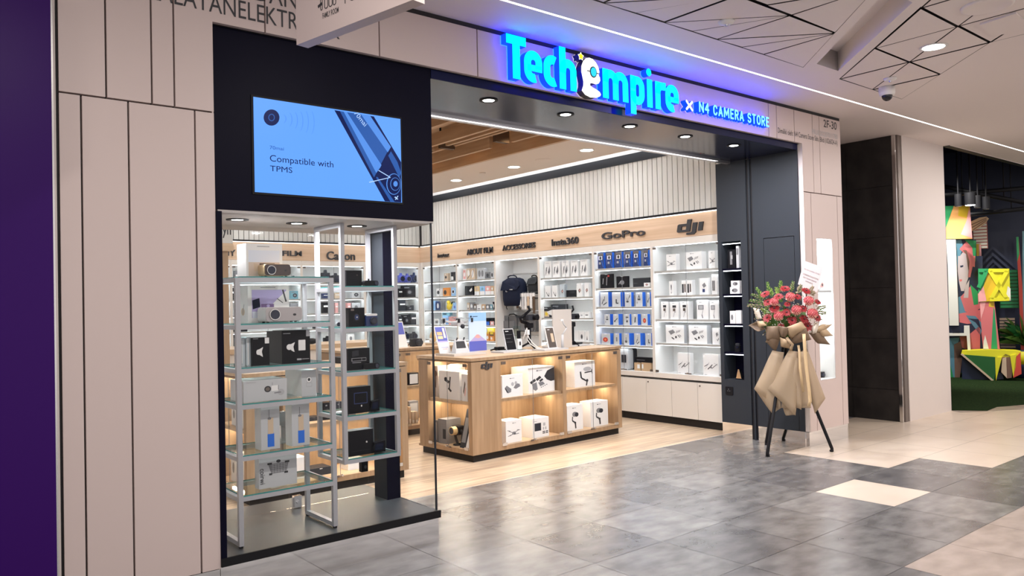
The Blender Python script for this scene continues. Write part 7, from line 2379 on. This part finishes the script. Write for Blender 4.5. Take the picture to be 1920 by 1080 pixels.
MB().cyl((0, 0, .06), (0, 0, .175), .012, .012, 'black', 8).build('rod', t)

t = thing('downlight', 'bright round downlight in the triangle panel ceiling', 'light', (6.24, 2.51, CEIL))
MB().lathe([(0.075, 0), (0.078, -0.005), (0.094, -0.006), (0.096, 0), (0.075, 0)], 'white', n=28).build('rim', t)
MB().cyl((0, 0, -0.004), (0, 0, -0.0012), 0.078, 0.078, 'lamp', 28).build('lamp_glass', t)
p = onz(1663, 172, CEIL-.04)
t = thing('dome_camera', 'white dome security camera with dark eye under the mall ceiling', 'security camera', (p.x, p.y, CEIL))
MB().lathe([(0.0, -0.075), (0.062, -0.075), (0.068, -0.05), (0.068, 0), (0, 0)], 'white', n=24).build('housing', t)
MB().ball((0, 0, -0.078), .046, .046, .046, 'black_gloss', 18, 10).build('dome', t)
for px_, py_, lab in ((1362, 40, 'small white sprinkler disc in the triangle panel ceiling left of the recess'), (1669, 147, 'small white detector disc beside the dome camera')):
    p = onz(px_, py_, CEIL)
    t = thing('ceiling_detector', lab, 'detector', (p.x, p.y, CEIL))
    MB().lathe([(0.0, -0.022), (0.035, -0.020), (0.05, -0.012), (0.055, 0), (0, 0)], 'white', n=20).build('cover', t)
    MB().cyl((0, 0, -.032), (0, 0, -.022), .010, .012, 'silver', 10).build('sensor', t)
p = onz(1851, 10, CEIL)
t = thing('ceiling_speaker', 'large round white speaker in the mall ceiling at the top right', 'speaker', (p.x, p.y, CEIL))
MB().lathe([(0.0, -0.008), (0.125, -0.008), (0.135, -0.014), (0.15, -0.012), (0.155, 0), (0, 0)], 'ceiling_white', n=32).build('grille', t)
p = [onz(*q_, CEIL) for q_ in ((1837, 44), (1905, 22), (1935, 50), (1858, 66))]
cx_, cy2 = sum(v.x for v in p)/4, sum(v.y for v in p)/4
mb = MB()
pts = [(v.x-cx_, v.y-cy2) for v in p]
ar = sum(pts[k][0]*pts[(k+1) % 4][1]-pts[(k+1) % 4][0]*pts[k][1] for k in range(4))
mb.prism(pts if ar > 0 else pts[::-1], -0.012, 0, 'ceiling_white', 'z')
o = mb.build('access_panel', None, (cx_, cy2, CEIL))
tag(o, 'flat square access panel in the mall ceiling beside the big speaker', 'panel')
p = onz(1795, 32, 2.95)
# small label under the soffit near the strip light
q0 = onz(1316, 288, 2.949)
mb = MB()
mb.box(-.035, -.012, -0.001, .035, .012, 0, 'card_dark')
mb.box(-.030, -.008, -0.0016, -.012, .008, -0.001, 'red')
mb.box(-.006, -.008, -0.0016, .030, .008, -0.001, 'ink_grey')
o = mb.build('sticker', None, (q0.x, q0.y, 2.9495))
tag(o, 'tiny dark sticker under the entrance soffit near the strip light', 'sticker')

# ================================================================== PLAY CORNER BEYOND THE PILLAR
mat('paint_green', (0.02, 0.30, 0.10), 0.5)
mat('paint_dkgreen', (0.008, 0.10, 0.02), 0.5)
mat('paint_yellow', (0.72, 0.68, 0.02), 0.5)
mat('paint_gold', (0.70, 0.46, 0.02), 0.5)
mat('paint_orange', (0.85, 0.42, 0.13), 0.5)
mat('paint_pink', (0.80, 0.36, 0.36), 0.5)
mat('paint_red', (0.60, 0.06, 0.04), 0.5)
mat('paint_coral', (0.62, 0.16, 0.17), 0.5)
mat('paint_white', (0.72, 0.72, 0.66), 0.5)
mat('paint_face', (0.52, 0.45, 0.47), 0.5)
mat('paint_blue', (0.10, 0.26, 0.36), 0.5)
mat('paint_navy', (0.012, 0.02, 0.055), 0.5)
mat('paint_brown', (0.20, 0.11, 0.08), 0.5)
mat('slat_red', (0.42, 0.12, 0.10), 0.5)
mat('board_wood', (0.60, 0.44, 0.28), 0.45)
PH = math.atan2(14.6, 5.25)
PN = Vector((math.sin(PH), math.cos(PH), 0))
PR = Vector((math.cos(PH), -math.sin(PH), 0))
PC = Vector((14.55, 5.25, 0))
prz = math.atan2(PR.y, PR.x)
def pl(px, py, dep=0.0):
    o = PC+PN*dep
    p = onp(px, py, o, PN)-o
    return p.dot(PR), p.z
def pthing(name, label, cat, px, dep, z=0.0, py=640):
    a = pl(px, py, dep)[0]
    t = thing(name, label, cat, PC+PN*dep+PR*a+Vector((0, 0, z)), prz)
    t['_'] = 0
    del t['_']
    return t, a
def ppoly(mb, pts, dep, a0, z0, m, y=0.0, th=None):
    q = [(pl(px, py, dep)[0]-a0, pl(px, py, dep)[1]-z0) for px, py in pts]
    ar = sum(q[k][0]*q[(k+1) % len(q)][1]-q[(k+1) % len(q)][0]*q[k][1] for k in range(len(q)))
    if ar < 0:
        q = q[::-1]
    if th:
        mb.prism(q, y, y+th, m, 'y')
    else:
        mb.poly([(a, y, b_) for a, b_ in q], m)
S = lambda a, b_: (1740+a/3.378, 480+b_/3.375)      # from the close view of the lower half
U = lambda a, b_: (1740+a/4.156, 260+b_/4.154)      # from the close view of the upper half
# faceted bench
t, a0 = pthing('play_bench', 'low faceted yellow, green and red play bench on the turf', 'bench', 1855, 0.0)
mb = MB()
ppoly(mb, [S(215, 600), S(395, 592), S(560, 600), S(590, 607), S(585, 640), S(470, 640), S(260, 640), S(210, 618)], 0, a0, 0, 'paint_yellow', 0, .32)
mb.build('seat', t)
mb = MB()
ppoly(mb, [S(210, 622), S(440, 640), S(420, 790)], 0, a0, 0, 'paint_dkgreen', -.03, .3)
ppoly(mb, [S(425, 640), S(468, 640), S(430, 790)], 0, a0, 0, 'paint_yellow', -.035, .3)
ppoly(mb, [S(207, 622), S(218, 616), S(416, 784), S(405, 790)], 0, a0, 0, 'tan', -.045, .06)
ppoly(mb, [S(215, 640), S(400, 786), S(215, 782)], 0, a0, 0, 'paint_navy', .06, .2)
mb.build('front_panel', t)
mb = MB()
ppoly(mb, [S(468, 640), S(490, 620), S(545, 640), S(530, 770), S(500, 775), S(462, 735)], 0, a0, 0, 'paint_brown', .0, .3)
ppoly(mb, [S(470, 650), S(495, 640), S(500, 772), S(464, 735)], 0, a0, 0, 'tan', -.02, .05)
ppoly(mb, [S(520, 630), S(560, 620), S(555, 700), S(540, 765)], 0, a0, 0, 'paint_yellow', -.03, .3)
ppoly(mb, [S(555, 640), S(585, 610), S(592, 745), S(540, 770)], 0, a0, 0, 'paint_red', -.03, .3)
ppoly(mb, [S(430, 740), S(470, 740), S(480, 780), S(430, 785)], 0, a0, 0, 'paint_navy', .04, .2)
mb.build('side_panel', t)
# mural totem
t, a0 = pthing('mural_block', 'tall block painted with a portrait, leaves and red flowers', 'play block', 1800, .35)
dp = .35
def zpoly(mb, lst, y, m, f=S):
    ppoly(mb, [f(*p) for p in lst], dp, a0, 0, m, y)
mb = MB()
ppoly(mb, [S(105, 0), S(345, 0), S(350, 640), S(100, 640)], dp, a0, 0, 'paint_navy', 0, .42)
ppoly(mb, [U(130, 780), U(375, 785), U(380, 1080), U(120, 1080)], dp, a0, 0, 'paint_navy', .001, .41)
mb.build('block', t)
mb = MB()
zpoly(mb, [(130, 290), (215, 250), (245, 330), (235, 400), (195, 395), (110, 390)], -.002, 'paint_blue')
zpoly(mb, [(205, 260), (270, 190), (320, 240), (330, 330), (280, 370), (235, 350)], -.003, 'paint_coral')
zpoly(mb, [(268, 180), (315, 225), (318, 305), (290, 310)], -.004, 'paint_green')
zpoly(mb, [(195, 365), (330, 340), (420, 330), (420, 590), (350, 590), (330, 420), (250, 430), (200, 420)], -.004, 'paint_coral')
zpoly(mb, [(190, 0), (245, 0), (262, 60), (258, 130), (238, 190), (228, 222), (210, 222), (196, 165), (188, 95)], -.005, 'paint_face')
zpoly(mb, [(203, 62), (222, 58), (224, 68), (206, 74)], -.006, 'paint_navy')
zpoly(mb, [(198, 148), (216, 148), (214, 160), (202, 162)], -.006, 'paint_coral')
zpoly(mb, [(236, 190), (262, 150), (255, 265), (225, 265)], -.0045, 'paint_face')
zpoly(mb, [(240, 0), (300, 0), (296, 70), (262, 60)], -.006, 'paint_coral')
zpoly(mb, [(255, 0), (262, 90), (252, 60)], -.007, 'paint_brown')
zpoly(mb, [(215, 790), (260, 785), (275, 850), (255, 900), (238, 1080), (225, 960), (218, 880)], -.003, 'paint_blue', U)
zpoly(mb, [(285, 785), (375, 795), (370, 960), (350, 900), (330, 850)], -.004, 'paint_green', U)
zpoly(mb, [(245, 860), (300, 800), (345, 850), (355, 960), (330, 1080), (310, 1080), (290, 900)], -.005, 'paint_coral', U)
zpoly(mb, [(245, 920), (270, 885), (300, 900), (318, 980), (310, 1080), (240, 1080), (240, 1000)], -.006, 'paint_face', U)
zpoly(mb, [(270, 868), (300, 870), (325, 960), (316, 1040), (296, 900)], -.007, 'paint_brown', U)
zpoly(mb, [(250, 990), (275, 985), (274, 998), (254, 1004)], -.008, 'paint_navy', U)
zpoly(mb, [(240, 375), (300, 380), (355, 440), (330, 500), (270, 420)], -.006, 'paint_blue')
zpoly(mb, [(255, 395), (320, 400), (340, 470), (300, 420)], -.007, 'paint_navy')
zpoly(mb, [(200, 510), (250, 505), (330, 440), (330, 590), (250, 595), (215, 580)], -.006, 'paint_coral')
zpoly(mb, [(135, 520), (200, 515), (180, 590), (200, 780), (145, 780)], -.005, 'paint_blue')
zpoly(mb, [(165, 560), (205, 540), (220, 620), (200, 780), (170, 780)], -.006, 'paint_brown')
zpoly(mb, [(130, 640), (165, 780), (135, 785)], -.007, 'paint_green')
mb.build('painted_front', t)
# white upright frame before the mural
t, a0 = pthing('white_post', 'white square play post with stepped foot before the mural', 'post', 1788, .15)
dp = .15
mb = MB()
ppoly(mb, [U(140, 785), U(215, 785), S(195, 440), S(135, 440), S(125, 60)], dp, a0, 0, 'paint_white', 0, .2)
mb.build('post', t)
mb = MB()
ppoly(mb, [S(228, 442), S(262, 442), S(270, 600), S(252, 600), S(245, 505), S(128, 505), S(128, 490), S(228, 490)], dp, a0, 0, 'paint_white', 0, .18)
mb.build('stepped_foot', t)
# painted box on top
t, a0 = pthing('painted_cube', 'orange, pink and green painted box on top of the mural block', 'play block', 1792, .25)
dp = .25
zb_ = pl(1790, 447, .25)[1]
t.location.z = zb_
mb = MB()
ppoly(mb, [U(120, 525), U(325, 520), U(345, 780), U(115, 780)], dp, a0, zb_, 'paint_orange', 0, .5)
ppoly(mb, [U(115, 525), U(200, 523), U(130, 720), U(115, 720)], dp, a0, zb_, 'paint_green', -.002)
ppoly(mb, [U(115, 720), U(140, 720), U(140, 900), U(115, 900)], dp, a0, zb_, 'paint_pink', -.002)
ppoly(mb, [U(318, 560), U(328, 560), U(345, 775), U(255, 745), U(300, 640)], dp, a0, zb_, 'paint_pink', -.002)
ppoly(mb, [U(240, 525), U(320, 523), U(300, 620), U(235, 600)], dp, a0, zb_, 'paint_gold', -.002)
mb.build('box', t)
# surf board and striped shutter behind
t, a0 = pthing('surfboard', 'striped wooden surfboard leaning beside the painted box', 'surfboard', 1838, .55)
dp = .55
zb_ = pl(1838, 440, .55)[1]
t.location.z = zb_
mb = MB()
ppoly(mb, [U(315, 730), U(335, 645), U(400, 615), U(455, 607), U(475, 622), U(440, 665), U(390, 700)], dp, a0, zb_, 'board_wood', 0, .06)
for k in range(3):
    ppoly(mb, [U(335+k*8, 668+k*20), U(455, 615+k*10), U(458, 619+k*10), U(337+k*8, 675+k*20)], dp, a0, zb_, 'paint_brown', -.002)
mb.build('board', t)
def shutter(name, label, pts, dep, m, m2, n, fr=.03):
    xs = [p[0] for p in pts]
    t, a0 = pthing(name, label, 'shutter', sum(xs)/len(xs), dep)
    q = [pl(px, py, dep) for px, py in pts]
    x0, x1 = min(v[0] for v in q)-a0, max(v[0] for v in q)-a0
    z0, z1 = min(v[1] for v in q), max(v[1] for v in q)
    t.location.z = z0
    mb = MB()
    mb.box(x0, .01, 0, x1, .04, z1-z0, m2)
    h = (z1-z0)/n
    for k in range(n):
        mb.box(x0+.01, -.005, h*k+h*.18, x1-.01, .012, h*k+h*.86, m)
    mb.build('panel', t)
shutter('wall_shutter', 'pale pink shutter with red gaps beside the surfboard', [U(345, 640), U(468, 855)], .9, 'paint_white', 'slat_red', 9)
shutter('wall_shutter', 'green slatted shutter on the dark wall beside the crate', [S(448, 90), S(578, 330)], 1.0, 'paint_green', 'paint_dkgreen', 11)
shutter('wall_shutter', 'bare wooden slatted panel low on the dark wall', [S(448, 390), S(560, 585)], .95, 'tan', 'paint_navy', 10)
# crate with crossed braces on a coloured post
t, a0 = pthing('painted_crate', 'yellow and green crate with crossed braces on the post', 'crate', 1863, .10)
dp = .10
zb_ = pl(1863, 565, .1)[1]
t.location.z = zb_
mb = MB()
ppoly(mb, [S(320, 80), S(515, 80), S(522, 282), S(322, 290)], dp, a0, zb_, 'paint_yellow', 0, .24)
ppoly(mb, [S(318, 80), S(385, 80), S(352, 190), S(318, 240)], dp, a0, zb_, 'paint_green', -.002)
ppoly(mb, [S(318, 240), S(350, 190), S(372, 285), S(320, 290)], dp, a0, zb_, 'paint_pink', -.002)
ppoly(mb, [S(385, 85), S(440, 200), S(400, 288), S(370, 285), S(352, 190)], dp, a0, zb_, 'paint_gold', -.002)
ppoly(mb, [S(505, 190), S(522, 205), S(524, 282), S(490, 282)], dp, a0, zb_, 'paint_white', -.002)
mb.build('box', t)
mb = MB()
for a, b_ in (((392, 95), (500, 270)), ((500, 95), (400, 270)), ((320, 200), (370, 95)), ((322, 92), (372, 92)), ((392, 92), (510, 92)), ((392, 276), (515, 272))):
    p0, p1 = S(*a), S(*b_)
    u, v = pl(*p0, dp), pl(*p1, dp)
    dx, dz = v[0]-u[0], v[1]-u[1]
    l = math.hypot(dx, dz)
    nx, nz = -dz/l*.03, dx/l*.03
    pts = [(u[0]-a0+nx, u[1]-zb_+nz), (u[0]-a0-nx, u[1]-zb_-nz), (v[0]-a0-nx, v[1]-zb_-nz), (v[0]-a0+nx, v[1]-zb_+nz)]
    mb.prism(pts, -.03, -.003, 'paint_green' if a[0] < 380 else 'paint_yellow', 'y')
mb.build('cross_brace', t)
t, a0 = pthing('crate_post', 'tapered pink, green and yellow post carrying the crate', 'post', 1858, .12)
dp = .12
mb = MB()
ppoly(mb, [S(325, 292), S(420, 288), S(455, 588), S(350, 590)], dp, a0, 0, 'paint_coral', 0, .21)
ppoly(mb, [S(330, 292), S(365, 292), S(355, 340), S(335, 400)], dp, a0, 0, 'paint_pink', -.002)
ppoly(mb, [S(385, 290), S(420, 290), S(418, 325), S(385, 320)], dp, a0, 0, 'paint_gold', -.002)
ppoly(mb, [S(415, 325), S(422, 340), S(440, 588), S(400, 588)], dp, a0, 0, 'paint_green', -.002)
ppoly(mb, [S(352, 540), S(362, 500), S(385, 588), S(350, 588)], dp, a0, 0, 'paint_white', -.003)
mb.build('post', t)
mb = MB()
ppoly(mb, [S(350, 588), S(458, 588), S(462, 640), S(340, 640)], dp, a0, 0, 'paint_brown', 0, .21)
q_ = pl(1850, 655, dp)
mb.build('foot', t)
t, a0 = pthing('leaning_board', 'yellow and pink board upright behind the crate', 'board', 1838, .8)
mb = MB()
z1 = pl(1838, 457, .8)[1]
ppoly(mb, [U(375, 820), U(410, 820), U(420, 1000), U(425, 1080), U(380, 1080)], .8, a0, 0, 'paint_gold', 0, .04)
ppoly(mb, [U(395, 825), U(412, 825), U(424, 1075), U(405, 1075)], .8, a0, 0, 'paint_pink', -.003)
q0 = pl(*U(378, 1080), .8)
q1 = pl(*U(425, 1080), .8)
mb.box(q0[0]-a0, .005, 0, q1[0]-a0, .035, q0[1]+.02, 'paint_gold')
mb.build('board', t)
t, a0 = pthing('leaning_board', 'narrow green and red board leaning by the dark wall at the picture edge', 'board', 1910, .8)
mb = MB()
ppoly(mb, [U(687, 765), U(706, 765), S(598, 200), S(575, 205)], .8, a0, 0, 'paint_red', 0, .04)
ppoly(mb, [U(687, 765), U(706, 765), U(712, 900), U(695, 960)], .8, a0, 0, 'paint_green', -.003)
q0 = pl(*S(575, 205), .8)
q1 = pl(*S(598, 200), .8)
mb.box(q0[0]-a0, .005, 0, q1[0]-a0, .035, q0[1]+.03, 'paint_red')
mb.build('board', t)
t, a0 = pthing('leaning_board', 'teal board at the very edge of the play corner', 'board', 1919, .82)
mb = MB()
ppoly(mb, [U(735, 720), U(775, 720), S(640, 250), S(600, 250)], .82, a0, 0, 'teal', 0, .04)
q0 = pl(*S(600, 250), .82)
q1 = pl(*S(640, 250), .82)
mb.box(q0[0]-a0, .005, 0, q1[0]-a0, .035, q0[1]+.03, 'teal')
mb.build('board', t)
# chevrons on the dark wall
mb = MB()
c0 = pl(1862, 490, 1.15)
for k in range(3):
    for s1 in (-1, 1):
        h_ = .12*k
        mb.prism([(0, .70-h_), (s1*.34, .32-h_), (s1*.34, .26-h_), (0, .64-h_)][::s1], -.02, .0, 'paint_navy', 'y')
o = mb.build('wall_relief', None, PC+PN*1.15+PR*c0[0]+Vector((0, 0, c0[1]-.42)), (0, 0, prz))
tag(o, 'dark chevron relief on the wall above the crate', 'relief')
# dark backing wall right behind these pieces
mb = MB()
u0, u1 = pl(1745, 600, 1.3)[0], pl(1990, 600, 1.3)[0]
o_p = PC+PN*1.3
mb.v = []
a, b_ = o_p+PR*u0, o_p+PR*u1
c, d = b_+PN*.1, a+PN*.1
v = [(a.x, a.y, 0), (b_.x, b_.y, 0), (c.x, c.y, 0), (d.x, d.y, 0), (a.x, a.y, 4.1), (b_.x, b_.y, 4.1), (c.x, c.y, 4.1), (d.x, d.y, 4.1)]
mb.add(v, [(0, 1, 5, 4), (1, 2, 6, 5), (2, 3, 7, 6), (3, 0, 4, 7), (4, 5, 6, 7)], 'paint_navy')
struct('wall_play_back', mb)
# plant at the edge
t, a0 = pthing('potted_plant', 'spiky dark green plant in a yellow and blue pot at the play corner edge', 'plant', 1921, .7)
zb_ = 0
mb = MB()
ptop = pl(1921, 655, .7)[1]
mb.lathe([(.20, 0), (.24, .1), (.24, ptop), (.20, ptop), (.0, ptop-.03)], 'paint_navy', n=20)
mb.lathe([(.242, ptop*.5), (.245, ptop*.95)], 'paint_yellow', n=20)
mb.build('pot', t)
mb = MB()
for k in range(70):
    a = random.uniform(0, 2*PI)
    up = random.uniform(.15, 1.2)
    l = random.uniform(.35, .60)
    d = Vector((math.cos(a)*math.cos(up), math.sin(a)*math.cos(up), math.sin(up)))
    s1 = d.cross(Vector((0, 0, 1))).normalized()*.018
    b0_ = Vector((0, 0, ptop+.05+random.uniform(0, .15)))
    md = b0_+d*l*.6+Vector((0, 0, .05))
    tip = b0_+d*l+Vector((0, 0, -.04))
    mb.add([b0_-s1*.6, b0_+s1*.6, md+s1, tip, md-s1], [(0, 1, 2, 3, 4)], 'leaf' if k % 3 else 'paint_dkgreen')
mb.build('foliage', t)
# spot lamps and pipes under the dark ceiling
for k, (a, b_, lit) in enumerate(((235, 480, 0), (330, 470, 1), (388, 490, 0), (453, 500, 0))):
    px_, py_ = U(a, b_)
    g = pl(px_, py_, -.6)
    pos = PC-PN*.6+PR*g[0]
    t = thing('ceiling_spotlight', 'black spotlight in the play corner, %s from the pillar' % ORD[k] + (', lit' if lit else ''), 'spotlight', (pos.x, pos.y, g[1]), prz)
    MB().cyl((0, 0, -.10), (0, 0, .10), .085 if lit else .055, .085 if lit else .055, 'black', 18).build('housing', t)
    MB().cyl((0, 0, -.104), (0, 0, -.10), .075 if lit else .04, .075 if lit else .04, 'lamp' if lit else 'card_grey', 18).build('lamp_glass', t)
    MB().cyl((0, 0, .10), (0, 0, 4.1-g[1]), .012, .012, 'black', 6).build('rod', t)
for k, (p0, p1) in enumerate((((110, 370), (760, 500)), ((110, 440), (760, 385)), ((330, 590), (760, 545)))):
    g0, g1 = pl(*U(*p0), -.3), pl(*U(*p1), -.3)
    mb = MB()
    mb.tube([(g0[0], 0, g0[1]), (g1[0], 0, g1[1])], .035, 'black', 8)
    for f in (.25, .75):
        gx_ = g0[0]+(g1[0]-g0[0])*f
        gz_ = g0[1]+(g1[1]-g0[1])*f
        mb.tube([(gx_, 0, gz_), (gx_, 0, 4.1)], .008, 'black', 6)
    o = mb.build('ceiling_pipe', None, PC-PN*.3, (0, 0, prz))
    tag(o, 'black pipe hung below the play corner ceiling, %s from the top at the pillar' % ORD[k], 'pipe')
for x, y, rz_, pw in ((13.2, 5.2, 35, 60), (13.6, 6.4, 30, 50)):
    l = bpy.data.lights.new('play_spot', 'SPOT')
    l.energy = 190
    l.color = (1, 0.96, 0.9)
    l.spot_size = R(75)
    l.spot_blend = .7
    l.shadow_soft_size = .06
    o = bpy.data.objects.new('play_spot', l)
    COL.objects.link(o)
    o.location = (x, y, 3.7)
    d = Vector((14.7, 5.4, 0.9))-o.location
    o.rotation_euler = d.to_track_quat('-Z', 'Y').to_euler()
